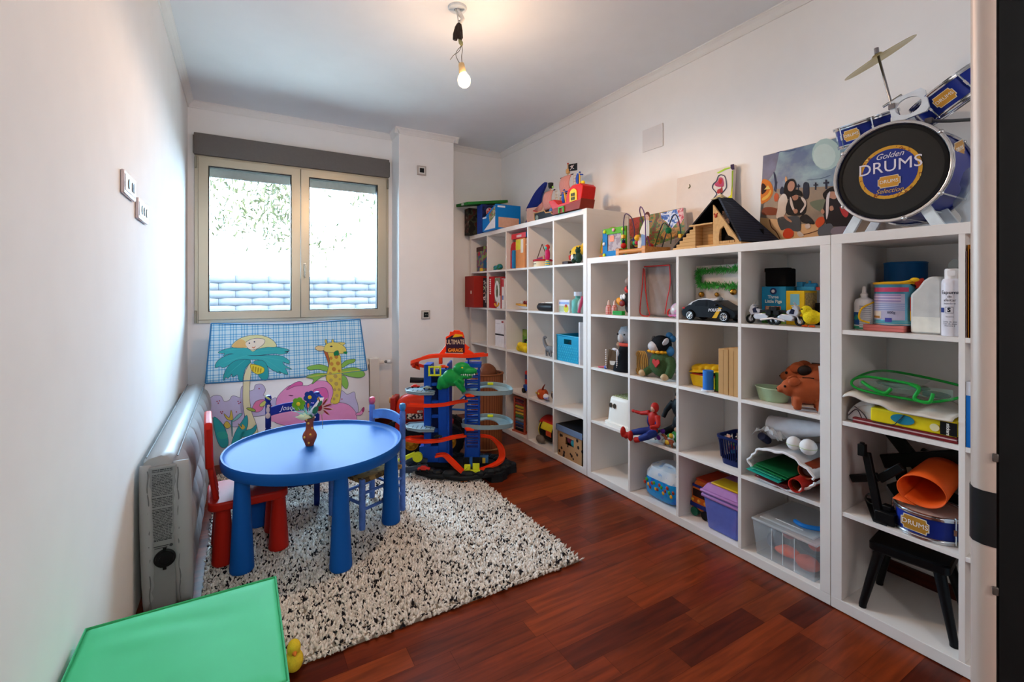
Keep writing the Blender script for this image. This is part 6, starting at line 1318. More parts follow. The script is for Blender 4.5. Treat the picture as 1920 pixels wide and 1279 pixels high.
def pig(label,X,Y,k,rz,patch=False):
    t=it('piggy_bank',label,'piggy bank',X,Y,z,rz,'terracotta piggy banks')
    b=B(); b.t(sx=k,sy=k,sz=k); b.ell(.0,0,.095,.085,.062,.065,20,14).ell(-.075,0,.105,.042,.042,.044,16,10).ell(-.115,0,.095,.020,.022,.020,12,8)
    for x,y in ((-.045,-.035),(-.045,.035),(.05,-.035),(.05,.035)): b.tube([(x,y,.06),(x,y,.004)],[.022,.018],10)
    obj('body',b,TC_,t,rem=.0045)
    for s_ in (-1,1):
        b=B(); b.t(sx=k,sy=k,sz=k); b.ell(-.06,s_*.038,.142,.028,.010,.022,12,8,(20*s_,-20,0)); obj('ear',b,TC_,t)
    b=B(); b.t(sx=k,sy=k,sz=k); b.ell(-.10,-.032,.115,.006).ell(-.133,-.008,.095,.003).ell(-.133,.008,.095,.003); obj('eye',b,'#1c0f0b',t)
    b=B(); b.t(sx=k,sy=k,sz=k); b.box(-.02,.03,-.003,.003,.156,.162); obj('coin_slot',b,'#1c0f0b',t)
    if patch: b=B(); b.t(sx=k,sy=k,sz=k); b.ell(-.03,-.05,.135,.026,.012,.02,12,8,(0,-20,0)); obj('dark_patch',b,'#241712',t)
    return t
pig('larger terracotta piggy bank with a dark patch, behind the other one',2.255,1.115,1.15,10,True); pig('smaller terracotta piggy bank in front, beside the white paper',2.115,1.088,.86,35)
t=it('paper_sheet','white paper sheet at the right edge of the piggy bank cell','paper',2.07,1.0165,z); b=B(); b.grid(lambda i,j:(-.004+.006*math.sin(j*3)*(1-i),.0+.28*i,.002+.20*j),6,6); obj('sheet',b,'#d9d2ce',t,thick=.001)
# ---------------- row 3 ----------------
z=.4002
t=it('step_stool','white plastic step stool with two eye holes and a tread mat, third row first cell','step stool',2.09,2.235,z)
WP=mat('#e6e2da',.35,var=.01)
b=B(); rings=[]
for zz,w_,d in ((0.0,.30,.24),(.016,.30,.24),(.022,.27,.21),(.16,.245,.185),(.175,.235,.175),(.18,.22,.16)):
    rings.append([(x,y+.11,zz) for x,y in rrect(w_*.86,d,.045,5)])
b.loft(rings); obj('body',b,WP,t)
for x in (-.07,-.035):
    b=B(); b.t(x,.0125,.125,84,0,0,1,1.25,1).cyl(.0125,-.002,.0035,18); obj('hole',b,mat('#3a3226',.6),t)
b=B()
for k in range(11):
    for j in range(6): b.cb(-.08+k*.0165,.05+j*.026,.181,.008,.016,.003)
obj('tread_mat',b,mat('#9aa872',.7),t)
# action dolls
t=it('action_doll','red and blue suited action doll sitting with its legs over the shelf edge','action figure',2.06,1.90,z)
b=B(); b.ell(0,.0,.13,.036,.026,.05).ell(0,.0,.075,.028,.022,.03).ell(.015,-.006,.205,.024,.024,.030); b.tube([(-.03,0,.165),(-.085,-.01,.150)],[.016,.012],10).tube([(.03,0,.16),(.055,-.02,.11)],[.016,.012],10)
b.tube([(-.105,-.07,.035),(-.145,-.085,.01)],[.016,.018],10).ell(-.152,-.092,.035,.016,.018,.034).tube([(-.03,-.08,.02),(-.06,-.09,.012)],[.016,.017],10).ell(-.085,-.098,.03,.015,.018,.032).tube([(.055,-.02,.11),(.02,-.05,.10)],[.012,.010],10).tube([(-.085,-.01,.15),(-.125,-.02,.153)],[.011,.010],10).ell(-.14,-.02,.153,.016,.010,.010); obj('body',b,mat('#a8231c',.5,var=.08),t,rem=.004)
b=B(); b.tube([(-.012,-.0,.065),(-.06,-.05,.055),(-.105,-.07,.038)],[.024,.02,.017],10).tube([(.012,-.0,.06),(.005,-.055,.045),(-.035,-.078,.022)],[.024,.021,.017],10).ell(.03,-.0,.12,.014,.02,.035).ell(-.03,0,.12,.012,.02,.035); obj('trousers',b,mat('#1f2f72',.5),t,rem=.004)
b=B(); b.ell(.014,-.016,.200,.017,.016,.020,12,8); obj('face',b,'#c79a84',t)
t=it('action_doll','black caped action doll behind the red doll','action figure',2.19,1.83,z)
b=B(); b.ell(0,0,.20,.045,.03,.06).ell(0,0,.10,.04,.03,.06).ell(0,-.0,.27,.022,.022,.028).tube([(-.04,0,.225),(-.075,-.02,.17),(-.08,-.04,.13)],[.018,.015,.013],10).tube([(-.02,0,.08),(-.06,-.06,.05),(-.11,-.09,.03)],[.024,.02,.018],10).tube([(.04,0,.225),(.055,-.03,.17)],[.018,.014],10).tube([(.015,0,.08),(.03,-.06,.05)],[.024,.02],10).ell(.0,.0,.03,.05,.03,.03); obj('body',b,mat('#15191d',.5),t,rem=.004)
obj('cape',B().prism([(-.05,.25),(.05,.25),(.055,.02),(-.06,.02)],.03,.038,'y'),'#1c3a30',t); obj('chin',B().ell(0,-.016,.26,.013,.010,.012),'#b08a74',t)
rr=random.Random(12)
for lab,x,y,zz,c,c2_ in (('white and purple toy spaceman lying on the shelf','1.875',2.10,.03,'#c9ccd0','#6a2f9a'),('green and white toy robot at the right of the dolls','1.785',2.11,.06,'#2f8a4a','#c9d0cc'),('small grey and white toy figure beside the green robot','1.80',2.085,.025,'#8f9a98','#c9a02c')):
    t=it('toy_figure',lab,'toy figure',y,float(x),z)
    b=B(); b.ell(0,0,zz,.028,.022,.028).ell(-.03,-.01,zz*.8+.004,.02,.016,.016).tube([(.02,0,zz),(.045,-.01,zz*.5+.01)],[.013,.012],8).tube([(-.02,0,zz),(-.04,-.02,.014)],[.012,.012],8).ell(0,0,.015,.03,.02,.015); obj('body',b,c,t,rem=.004)
    obj('panel',B().ell(-.005,-.022,zz,.016,.006,.014,10,6),c2_,t); obj('head',B().ell(.006,0,zz+.036,.014),'#b9a08c' if zz>.03 else c2_,t)
t=it('toy_horse','small brown toy animal lying at the front of the doll cell','toy animal',2.075,1.795,z)
b=B(); b.ell(0,0,.03,.03,.014,.016).tube([(-.02,0,.035),(-.04,0,.055)],[.010,.008],8).ell(-.048,0,.055,.014,.008,.008)
for x,y in ((-.02,-.01),(.02,-.01),(-.02,.01),(.022,.01)): b.tube([(x,y,.025),(x*1.3,y,.005)],[.006,.005],6)
obj('body',b,'#7a3a22',t,rem=.003)
t=it('toy_basket','navy slotted basket full of small toys in the third row third cell','basket',2.10,1.452,z)
b=B(); NB=mat('#16214f',.4)
def ringpts(w_,d,zz): return [(x,y+.09,zz) for x,y in rrect(w_,d,.03,4)]
b.loft([ringpts(.11,.15,0),ringpts(.11,.15,.004)]); b.loft([ringpts(.112,.152,.004),ringpts(.118,.158,.03),ringpts(.112,.152,.03),ringpts(.106,.146,.004)],cap=False,closed=True)
b.loft([ringpts(.140,.178,.125),ringpts(.152,.19,.130),ringpts(.152,.19,.142),ringpts(.136,.172,.142),ringpts(.132,.168,.125)],cap=False,closed=True)
lo=ringpts(.115,.155,.028); hi=ringpts(.140,.178,.128)
for k in range(len(lo)):
    b.tube([lo[k],hi[k]],.0035,5)
for k in range(8):
    y=.025+k*.019; 
    for s_ in (-1,1): b.tube([(s_*.0575,y,.028),(s_*.070,y,.128)],.0035,5)
    x=-.04+k*.0115; b.tube([(x,.012,.028),(x*1.2,.001,.128)],.0035,5)
obj('basket',b,NB,t)
for k in range(26):
    x,y,zz=rr.uniform(-.045,.045),rr.uniform(.03,.15),rr.uniform(.03,.15); c=rr.choice(('#b8402c','#c9b03a','#8a2f3a','#2f6a8a','#d9a08a','#4a7a3a','#c9c4c0','#7a3a6a'))
    b=B(); b.t(x,y,zz,rr.uniform(0,90),rr.uniform(0,90),0); b.ell(0,0,0,.010,.012,.02,8,6).ell(0,0,.024,.009,.009,.009,8,6) if k%2 else b.cb(0,0,0,.016,.016,.03)
    cn={'#b8402c':'red','#c9b03a':'yellow','#8a2f3a':'dark red','#2f6a8a':'blue','#d9a08a':'pink','#4a7a3a':'green','#c9c4c0':'pale grey','#7a3a6a':'purple'}[c]
    tg=it('small_toy','small %s %s toy heaped %s in the navy slotted basket'%(cn,('blocky','rounded')[k%2],'on top' if zz>.11 else 'halfway down' if zz>.07 else 'near the bottom'),'toy',2.10,1.452,z,0,'small toys in the navy basket'); tg.location=W3(tg)@Vector((x,y,zz-.0)); b.m=Matrix(); 
    b.v=[(p[0]-x,p[1]-y,p[2]-zz) for p in b.v]; obj('body',b,c,tg,bev=0)
    obj('face',B().ell(0,-.006,.024 if k%2 else .016,.005,.005,.004,6,4),'#d9c0a8',tg)
t=it('craft_bag','open white plastic bag of craft sheets in the third row fourth cell','bag',2.07,1.17,z)
PB_=mat('#dcdcde',.3,al=.8,var=.03)
def sag(i,j): a=math.pi*(.02+1.96*i); rr0=1+.05*math.sin(i*40)+.03*math.sin(i*90+j*9); return (.138*math.cos(a)*rr0*(1-.12*j*0),.0+.30*j-.02,.085+.078*math.sin(a)*rr0*(1-.1*math.sin(3*j)))
b=B(); b.grid(sag,48,8); obj('film',b,PB_,t,thick=.0015)
b=B(); b.tube([sag(i/48,0) for i in range(49)],.006,6); obj('rim_fold',b,mat('#e4e4e6',.35),t)
for k,(c,x0,x1,z0,z1,tl,yo) in enumerate((('#17783f',-.13,.02,.055,.06,-6,-.03),('#2f9a78',-.14,.0,.045,.049,-5,-.035),('#1fa08f',-.15,.0,.036,.040,-5,-.05),('#5a1f22',-.11,.03,.024,.032,-5,-.035),('#7a2a2a',-.12,.02,.014,.02,-4,-.03),('#0f5f34',-.12,.03,.068,.073,-6,-.03))):
    s_=it('craft_sheet',('dark green sheet, topmost but one in the craft bag','mid green sheet under the dark green one in the craft bag','teal sheet sticking furthest out of the craft bag','dark red sheet below the teal sheet','brownish red sheet at the bottom of the craft bag','deepest green sheet lying on top in the craft bag')[k],'craft sheet',2.07,1.16,z,0); obj('sheet',B().t(0,0,0,0,-tl,0).box(x0,x1,yo,.24,z0,z1),mat(c,.5),s_,bev=.001)
t=it('craft_roll','red rolled craft sheet in the white bag','roll',2.05,1.092,z); b=B(); b.t(0,0,.048,-90,0,0)
b.lathe([(.030,-.02),(.030,.25),(.026,.25),(.026,-.02),(.030,-.02)],26); obj('roll',b,mat('#a8281f',.5),t); b=B(); b.t(0,0,.048,-90,0,0).lathe([(.026,.0),(.019,-.005),(.019,.2),(.022,.2)],24); obj('inner_turn',b,mat('#6f3a22',.6),t)
t=it('craft_roll','orange-brown rolled sheet behind the red roll','roll',2.09,1.075,z); b=B(); b.t(0,0,.105,-90,0,0).lathe([(.034,-.01),(.034,.22),(.030,.22),(.030,-.01),(.034,-.01)],24); obj('roll',b,mat('#8a3a22',.5),t); b=B(); b.t(0,0,.105,-90,0,0).cyl(.02,.0,.2,18); obj('inner_turn',b,mat('#3a1c14',.6),t)
for k,x in enumerate((1.145,1.085)):
    t=it('foam_ball',('white foam ball, left of the two on the craft bag','white foam ball, right of the two on the craft bag')[k],'ball',2.12,x,z+.165,0,'foam balls on the craft bag'); obj('ball',B().ell(0,0,.033,.030+.004*k),mat('#e0dcda',.6),t); obj('seam',B().tor(0,0,.030,.030+.004*k,.0015),'#b5c49a',t)
t=it('paper_cone','large rolled white paper cone on top of the craft bag','paper',2.13,1.14,z+.165); b=B()
b.t(.0,.05,.09,0,78,0).lathe([(.055,-.14),(.035,.03),(.024,.11),(.022,.11),(.033,.03),(.053,-.14)],24); obj('cone',b,mat('#cfcfd4',.6),t); b=B(); b.t(-.135,.05,.062,0,78,0).tor(0,0,0,.052,.003); obj('edge',b,'#dcdce0',t)
t=it('cellophane','crumpled clear cellophane at the top left of the craft bag','cellophane',2.10,1.265,z+.16); b=B(); rr=random.Random(9)
b.grid(lambda i,j:(-.06+.12*i+.012*rr.random(),-.02+.12*j+.012*rr.random(),.03+.035*rr.random()+.03*math.sin(3*i)),9,9); obj('film',b,mat('#d4d8da',.08,al=.4),t,smooth=False,thick=.0008); obj('dark_tube',B().t(-.02,.03,.02,60,0,0).cyl(.018,-.03,.03,14),'#1a1f3a',t)
# ---------------- row 4 (bottom) ----------------
z=.0474
t=it('toy_case','blue transparent rounded case with fruit stickers and white top, bottom row second cell','toy case',2.10,1.895,z)
def rr_(w_,d,zz,cx=0,cy=.11,r0=.06): return [(x+cx,y+cy,zz) for x,y in rrect(w_,d,r0,5)]
b=B(); b.loft([rr_(.21,.20,0.01),rr_(.25,.23,.03),rr_(.262,.235,.08),rr_(.255,.225,.125)]); obj('body',b,speck('#1a8fd0','#2a70c8',16,.55,.2),t)
b=B(); b.loft([rr_(.255,.225,.125),rr_(.25,.22,.15),rr_(.21,.19,.185),rr_(.12,.12,.2)]); obj('top',b,speck('#d4d9df','#a4bcd8',22,.58,.3),t)
rr=random.Random(3)
for k in range(16): x=-.105+.014*k; c=('#b8402c','#4a9a3a','#d9a02c','#8a3a2a')[k%4]; obj('fruit_sticker',B().ell(x,-.006-.0*k,.085+.02*math.sin(k*1.7),.010,.004,.011,10,6),c,t)
b=B(); b.tube(catmull([(-.02,.06,.18),(0,.06,.205),(.06,.06,.205),(.08,.06,.18)],5),.008,8); obj('handle',b,'#c9d0d8',t)
t=it('toy_bus','orange and blue toy school bus in the bottom row third cell','toy bus',2.15,1.655,z)
b=B(); b.prism([(-.062,.03),(.06,.03),(.06,.17),(.04,.2),(-.03,.195),(-.055,.15)],0,.20,'y'); obj('body',b,mat('#c9611c',.4),t,bev=.012,seg=3); obj('blue_band',B().box(-.064,.062,-.002,.202,.045,.068).box(-.05,.062,-.002,.202,.155,.17),mat('#1f2f7a',.4),t,bev=.002); obj('roof',B().box(-.03,.055,0,.19,.196,.208),'#b03a1c',t,bev=.005)
obj('window',B().box(-.045,.05,-.003,.0,.105,.145),'#2a1a1c',t,smooth=False)
for x in (-.03,.035): obj('wheel',B().t(x,-.005,.024,90,0,0).cyl(.023,-.012,.006,16),'#20604a' if x<0 else '#17171a',t)
for q in range(3): obj('light',B().ell(-.045+q*.04,-.004,.085,.010,.005,.010),'#e0a03a',t)
t=it('tool_box','translucent purple toy box with yellow lid panel, bottom row third cell','toy box',2.075,1.483,z)
PU=mat('#6f7cd0',.25,al=.7); PL2=mat('#b07ab4',.3,al=.85)
b=B(); b.frus(-.10,.10,0,.24,0,.185,.018,.018); obj('body',b,PU,t,bev=.01,seg=3)
b=B(); b.box(-.11,.11,-.012,.255,.185,.200).box(-.107,.107,-.006,.25,.16,.178); b.frus(-.104,.104,-.006,.248,.232,.198,.02,.02); obj('lid',b,PL2,t,bev=.006)
obj('yellow_panel',B().box(-.065,.085,.02,.13,.232,.242),mat('#c9a01c',.3),t,bev=.004); obj('orange_handle',B().box(.0,.085,.15,.19,.232,.25),mat('#c0562c',.35),t,bev=.005)
t=it('toy_car','small red toy inside the purple toy box','toy',2.13,1.425,z+.01); obj('body',B().ell(0,0,.03,.02,.03,.026).ell(0,0,.07,.015,.015,.025),'#b03a5a',t); obj('wheel',B().ell(0,-.03,.012,.012,.006,.012),'#2a2a2c',t)
t=it('storage_box','clear plastic box with a blue handle and orange toys, bottom row fourth cell','storage box',2.075,1.17,z)
CL=mat('#d4dde2',.12,al=.2,var=0)
b=B(); th_=.003; w_,d,h=.138,.33,.155
b.box(-w_+.012,w_-.012,.012,d-.012,0,.003)
for q in (((-w_+.012,.012),(w_-.012,.012),(-w_,0),(w_,0)),): b.add([(-w_+.012,.012,0),(w_-.012,.012,0),(w_,0,h),(-w_,0,h)],[(0,1,2,3)])
b.add([(-w_+.012,.012,0),(-w_+.012,d-.012,0),(-w_,d,h),(-w_,0,h)],[(0,1,2,3)]).add([(w_-.012,.012,0),(w_-.012,d-.012,0),(w_,d,h),(w_,0,h)],[(0,1,2,3)]).add([(-w_+.012,d-.012,0),(w_-.012,d-.012,0),(w_,d,h),(-w_,d,h)],[(0,1,2,3)]); obj('tub',b,CL,t,thick=.003,fix=False)
b=B(); b.box(-w_-.006,w_+.006,-.006,d+.006,h,h+.012).box(-w_+.02,w_-.02,.02,d-.02,h+.012,h+.022); obj('lid',b,mat('#dde4e8',.12,al=.35,var=0),t,bev=.004)
b=B(); b.tube(catmull([(.0,.10,h+.026),(.05,.08,h+.03),(.10,.12,h+.03),(.09,.19,h+.026)],5),.010,8); obj('handle',b,mat('#1f7ac8',.3),t)
b=B()
for x in (-.05,.0,.05): b.box(x-.001,x+.001,-.001,.002,.01,.15)
b.box(-.06,.06,.05,.053,h+.022,h+.025); obj('moulded_rib',b,mat('#e0e4e6',.15,al=.7),t)
for k,(x,y,zz,sx_,sy_,sz_,c,lab) in enumerate(((-.02,.07,.045,.06,.035,.022,'#ff5a10','orange ribbed toy in the clear box'),(.075,.06,.04,.05,.04,.03,'#d9501f','rust coloured toy at the right in the clear box'),(-.075,.10,.06,.045,.06,.045,'#2a3048','dark blue toy at the left in the clear box'),(-.03,.12,.11,.03,.05,.025,'#a82a30','red toy near the lid in the clear box'),(.08,.12,.11,.03,.04,.03,'#e05a40','coral toy under the lid at the right in the clear box'),(.03,.2,.07,.08,.07,.05,'#3a3f4a','grey toy at the back of the clear box'),(.02,.09,.125,.06,.025,.012,'#d98a4a','tan orange toy lying on top in the clear box'))):
    s_=it('small_toy',lab,'toy',2.075,1.17,z); s_.location=W3(s_)@Vector((x,y,zz)); obj('body',B().ell(0,0,0,sx_,sy_,sz_,14,10),mat(c,.4),s_)
    obj('ridge',B().tor(0,0,0,sz_*1.01,.003,'x',ry=sz_*1.0),mat(c,.3,var=.1),s_)
# ---------------- nearest unit, row 1 ----------------
z=1.1192
t=it('glue_bottle','white glue bottle with nozzle at the left of the nearest unit','bottle',2.14,.885,z)
obj('bottle',B().lathe([(0,0),(.030,0),(.033,.006),(.033,.105),(.028,.12),(.012,.128),(.012,.135),(0,.135)],24),mat('#d9d6d4',.35),t)
obj('nozzle',B().lathe([(0,.135),(.013,.135),(.013,.142),(.008,.146),(.006,.168),(.004,.172),(0,.172)],16),mat('#e4e0de',.35),t)
b=B(); b.lathe([(.0335,.02),(.0335,.07)],24,-150,-95); obj('blue_label',b,speck('#1c4a8a','#2f8a7a',40,.55,.4),t); b=B(); b.lathe([(.0337,.01),(.0337,.10)],24,-95,-30); obj('label',b,stripes('#cfd0d4','#8a8f98',sz=130,duty=.4,r=.4),t); b=B(); b.lathe([(.0337,.004),(.0337,.016)],24,-150,-30); obj('green_band',b,'#2f8a6a',t)
t=it('pink_box','flat pink box under the printed tin','box',2.105,.81,z); obj('box',B().box(-.065,.065,0,.13,0,.024),'#c9706a',t,bev=.002); obj('lid_line',B().box(-.0655,.0655,-.0006,.13,.012,.0135),'#a8524e',t)
t=it('formula_tin','printed milk tin with a yellow rim standing on the pink box','tin',2.17,.79,z+.0246)
TIN=mat('#4f98b4',.28,.3)
b=B(); b.lathe([(0,0),(.068,0),(.0685,.003),(.068,.006),(.068,.150),(.070,.154),(.068,.156),(0,.156)],40); obj('can',b,TIN,t)
obj('rim',B().t(0,0,.158).tor(0,0,0,.069,.0045),mat('#d9a51c',.4),t); obj('rim',B().tor(0,0,.004,.069,.002),mat('#c9cccf',.3,.8),t)
def wrap(z0,z1,a0,a1,m,nm,e=.0006,r0=.068): obj(nm,B().lathe([(r0+e,z0),(r0+e,z1)],24,a0,a1),m,t,fix=False)
wrap(.126,.142,-165,-40,'#c04468','pink_band'); wrap(.02,.118,-165,-50,'#b5b2cc','print_panel'); wrap(.088,.118,-160,-60,stripes('#c9b8d0','#8a7ab0',sz=90,duty=.4,r=.3),'text_block',.0010); wrap(.055,.082,-150,-50,stripes('#b5bcd8','#7f8ab8',sz=140,duty=.4,r=.3),'text_block',.0010); wrap(.024,.052,-150,-112,'#d9cfc0','picture_panel',.0012); wrap(.026,.034,-148,-116,'#a8763a','picture_base',.0016); wrap(.006,.018,-170,-20,stripes('#3f90a8','#7fb8b0',sz=180,duty=.3,r=.3),'wave_band',.0010)
wrap(.012,.028,-100,-82,'#4a4a9a','stamp',.0014); text('800g','lettering',.013,'#2a3050',t,(.008,-.0695,.048),(90,0,5),.0002)
b=B(); b.tube(catmull([(-.066,-.01,.158),(-.02,-.045,.160),(.03,-.055,.160),(.055,-.05,.165),(.07,-.045,.172)],5),.0045,8); b.ell(.07,-.045,.170,.014,.008,.008).tube(catmull([(-.062,-.035,.085),(-.085,-.075,.06),(-.09,-.08,.02),(-.06,-.072,.006)],5),.0035,8).tube(catmull([(-.07,-.02,.07),(-.085,-.03,.075)],3),.003,6); obj('yellow_cord',b,mat('#e0b01c',.5),t)
obj('black_tie',B().tube([(-.05,-.02,.163),(-.02,-.02,.160)],.004,6).tube([(.05,-.045,.160),(.068,-.03,.145)],.003,6),'#17181a',t)
t=it('blue_cup','large dark blue round tub at the back behind the printed tin','tub',2.36,.83,z)
b=B(); b.lathe([(0,0),(.066,0),(.070,.27),(.066,.272),(.062,.27),(.06,.01),(0,.01)],36); obj('tub',b,mat('#12568f',.45),t)
obj('rim',B().tor(0,0,.268,.069,.003),mat('#1a62a0',.4),t); gbox('grey_box','grey box between the tin and the blue tub','box',2.255,.875,z,.07,.02,.19,'#8f8a82',0,(('lid_line',-.035,.035,.165,.167,'#6a665f'),))
t=it('glue_jug','white jug with red cap and slanted shoulder, between tin and spray can','jug',2.155,.688,z)
b=B(); b.prism([(-.042,0),(.048,0),(.048,.19),(.038,.205),(.012,.205),(-.005,.19),(-.02,.165),(-.042,.14)],-.04,.05,'y'); obj('jug',b,mat('#cfcdc8',.35,al=.93),t,bev=.008,seg=3); obj('liquid',B().box(-.036,.043,-.0408,-.0395,.006,.06),mat('#e4e0d4',.4),t,bev=.001)
obj('cap',B().t(-.022,.0,.168,0,-25,0).cyl(.018,.0,.028,18),mat('#c0301f',.4),t); obj('red_label',B().box(-.0435,-.041,-.035,.04,.08,.13),'#b8301f',t,smooth=False); obj('yellow_label',B().box(-.0436,-.041,-.035,.04,.045,.08),'#d9a01c',t,smooth=False)
t=it('shaving_foam','tall white shaving foam can standing at the front right of the first row','spray can',2.095,.609,z)
obj('can',B().lathe([(0,0),(.0255,0),(.0265,.003),(.0265,.178),(.0255,.188),(.021,.195),(0,.195)],36),mat('#dcd8de',.28),t); obj('cap',B().lathe([(0,.195),(.0185,.195),(.0185,.225),(.016,.229),(0,.229)],24).box(-.006,.014,-.019,-.010,.205,.222),mat('#e6e0dd',.35),t)
b=B(); b.lathe([(.0268,.080),(.0268,.096)],20,-180,-118); obj('blue_band',b,'#23357a',t)
def curve_text(s,nm,size,zz,col,a=-86,r0=.0269,bold=0):
    """lettering bent round the can"""
    o=text(s,nm,size,col,t,(0,0,0),(0,0,0),.0001,bold=bold)
    for v in o.data.vertices:
        x,y,_=v.co; an=R(a)+x/r0; v.co=(r0*math.cos(an),r0*math.sin(an),zz+y)
    return o
curve_text('Espuma','lettering',.0165,.148,'#3a3c48',bold=.0003); curve_text('de','lettering',.012,.134,'#3a3c48'); curve_text('afeitar','lettering',.0135,.122,'#3a3c48'); curve_text('hombre','lettering',.010,.111,'#8a8c98'); curve_text('Leche de aloe\nCera de abeja\nVitamina E','lettering',.0068,.042,'#5a5c68'); curve_text('Sensitive','lettering',.0062,.066,'#5a5c68'); 
b=B(); 
for z0,z1 in ((.078,.0792),(.0978,.099)): b.lathe([(.0271,z0),(.0271,z1)],12,-112,-66)
for a in (-112,-67): b.lathe([(.0271,.078),(.0271,.099)],1,a,a+1.5)
obj('logo_frame',b,'#1c1f30',t); curve_text('S','lettering',.019,.0885,'#1c1f30',a=-89,bold=.0009)
t=it('clear_bag','crumpled clear plastic bag behind the shaving foam','bag',2.25,.635,z)
b=B(); b.ell(0,0,.12,.03,.04,.12,14,9).ell(-.01,0,.24,.02,.02,.03); obj('film',b,mat('#b8c4c0',.15,al=.3,bump=.6),t)
for k,(c,h_,l_) in enumerate((('#8a6a6a',.285,'grey-brown thin book, leftmost in the narrow gap at the door'),('#b5701c',.305,'orange thin book in the narrow gap at the door'),('#5a2f1c',.29,'dark brown thin book right of the orange one at the door'),('#c99a2c',.28,'yellow thin book nearest the camera in the narrow gap'))):
    t=it('thin_book',l_,'book',2.058,.5615-.0045*k,z,0); obj('pages',B().box(-.001,.001,.002,.20,.002,h_-.003),'#cfc6b4',t); obj('cover',B().box(-.0019,-.0009,0,.202,0,h_).box(.0009,.0019,0,.202,0,h_).box(-.0019,.0019,0,.0012,0,h_),c,t)
# ---------------- row 2 ----------------
z=.7597
t=it('slim_folder','dark red flat folder at the bottom of the second row pile','folder',2.068,.745,z); obj('cover',B().box(-.15,.158,0,.25,0,.009).box(-.15,.158,0,.25,.014,.02),'#6f1f22',t,bev=.001); obj('pages',B().box(-.148,.155,.002,.25,.009,.014),'#c9a8a4',t)
t=it('clear_sheet','clear plastic sleeve under the dark red folder','sleeve',2.058,.74,z-.0002); obj('sleeve',B().box(-.09,.12,-.0,.008,0,.0008),mat('#d0cccb',.2,al=.6),t)
t=it('sticker_book','thick yellow sticker book lying on the dark red folder','book',2.066,.735,z+.0205)
obj('cover',B().box(-.10,.148,0,.22,0,.052),mat('#dcc41a',.35),t,bev=.006,seg=3); b=B(); b.t(-.0,-.002,.028,90,0,0,1.6,.8,1).cyl(.022,-.0008,.001,22); obj('teal_badge',b,'#1f7a94',t)
obj('black_patch',B().box(.105,.1482,-.003,0,.004,.048),'#121214',t,smooth=False); text('stickers','lettering',.013,'#e6e4dc',t,(.126,-.0034,.024),(90,90,0),.0003,bold=.0003); b=B(); b.t(.09,-.002,.022,90,0,0).cyl(.013,-.0005,.0008,18); obj('round_label',b,'#d9cfa0',t)
b=B(); b.tube(catmull([(-.09,-.004,.0),(-.03,-.006,.002),(-.012,-.006,.02),(.005,-.004,.045)],5),.0016,5); obj('elastic',b,'#2a2a2c',t)
t=it('face_mask','white cupped dust mask with grey piping left of the yellow book','mask',2.10,.866,z)
b=B(); b.grid(lambda i,j:(-.055+.09*i+.012*math.sin(3.1*j),-.01+.10*j,.004+.095*math.sin(math.pi*(.04+.5*i))**.6*(1-.25*abs(2*j-1))*(1-.15*j)),12,12); b.grid(lambda i,j:(-.055+.09*i,-.012+.01*j,.004+.090*j*math.sin(math.pi*(.04+.5*i))**.6),12,4); obj('shell',b,mat('#c9c7cb',.7),t,thick=.003)
b=B(); b.tube(catmull([(-.05,-.016,.02),(-.02,-.018,.05),(.0,-.018,.012),(.01,-.016,.004)],5),.0018,5).tube(catmull([(-.03,-.014,.06),(.0,-.018,.04),(.018,-.014,.01)],5),.0018,5); obj('piping',b,'#3a3240',t)
t=it('cloth_bag','cream cloth bag draped over the yellow sticker book','cloth bag',2.075,.755,z+.0)
def clf(i,j):
    x=-.165+.325*i; yy=-.028+.26*j; zz=.105+.012*math.sin(i*7+j*3)-.030*i+.006*math.sin(i*19)-(.022 if j<.04 else 0)*(.4+.6*i)
    return (x,yy,max(zz,.0765 if x>-.1 else .09))
b=B(); b.grid(clf,30,12); obj('cloth',b,mat('#cfc6bb',.85,var=.04,sc_=30,bump=.15),t,thick=.005)
t=it('zip_pouch','clear zip pouch with bright green piping on the cream cloth','pouch',2.13,.757,z+.131); t.scale=(.94,1,1)
GP=mat('#1f9a3a',.35); Q=[(-.15,-.04,.035),(-.13,-.05,.0),(.02,-.03,-.012),(.09,.0,-.014),(.16,.05,.012),(.155,.12,.035),(-.1,.12,.06)]
b=B(); b.tube(catmull(Q,10,True),.0048,10,closed=True); b.tube(catmull([(-.12,-.045,.03),(-.08,-.055,.012),(-.04,-.05,.0),(-.02,-.045,.02)],8),.0065,10).tube(catmull([(.03,-.03,.045),(.06,-.03,.03),(.05,-.035,-.005),(.09,-.03,-.012),(.10,-.02,.02)],8),.006,10); obj('piping',b,GP,t)
b=B(); b.tube(catmull([(-.15,-.04,.036),(-.10,-.03,.05),(.04,-.02,.042),(.062,-.03,.03)],5),.005,8); obj('top_piping',b,GP,t)
b=B(); b.grid(lambda i,j:(-.145+.20*i,-.045+.15*j,.040+.008*math.sin(6*i)+.02*j-.01*i),8,8).grid(lambda i,j:(-.13+.28*i,-.048+.05*i,.002+.036*j),8,3); obj('film',b,mat('#8aa89a',.12,al=.35),t)
b=B(); b.ell(-.02,.05,.022,.09,.04,.012).ell(.08,.05,.005,.05,.03,.012); obj('contents',b,speck('#2a3a34','#8a5a34',24,.55),t)
t=it('blue_folder','bright blue folder standing in the narrow gap at the door','folder',2.058,.5475,z); obj('cover',B().box(-.016,.014,0,.28,0,.17),mat('#1668b8',.35),t,bev=.001); obj('white_top',B().box(-.016,.014,.001,.28,.17,.215),'#cfd4de',t)
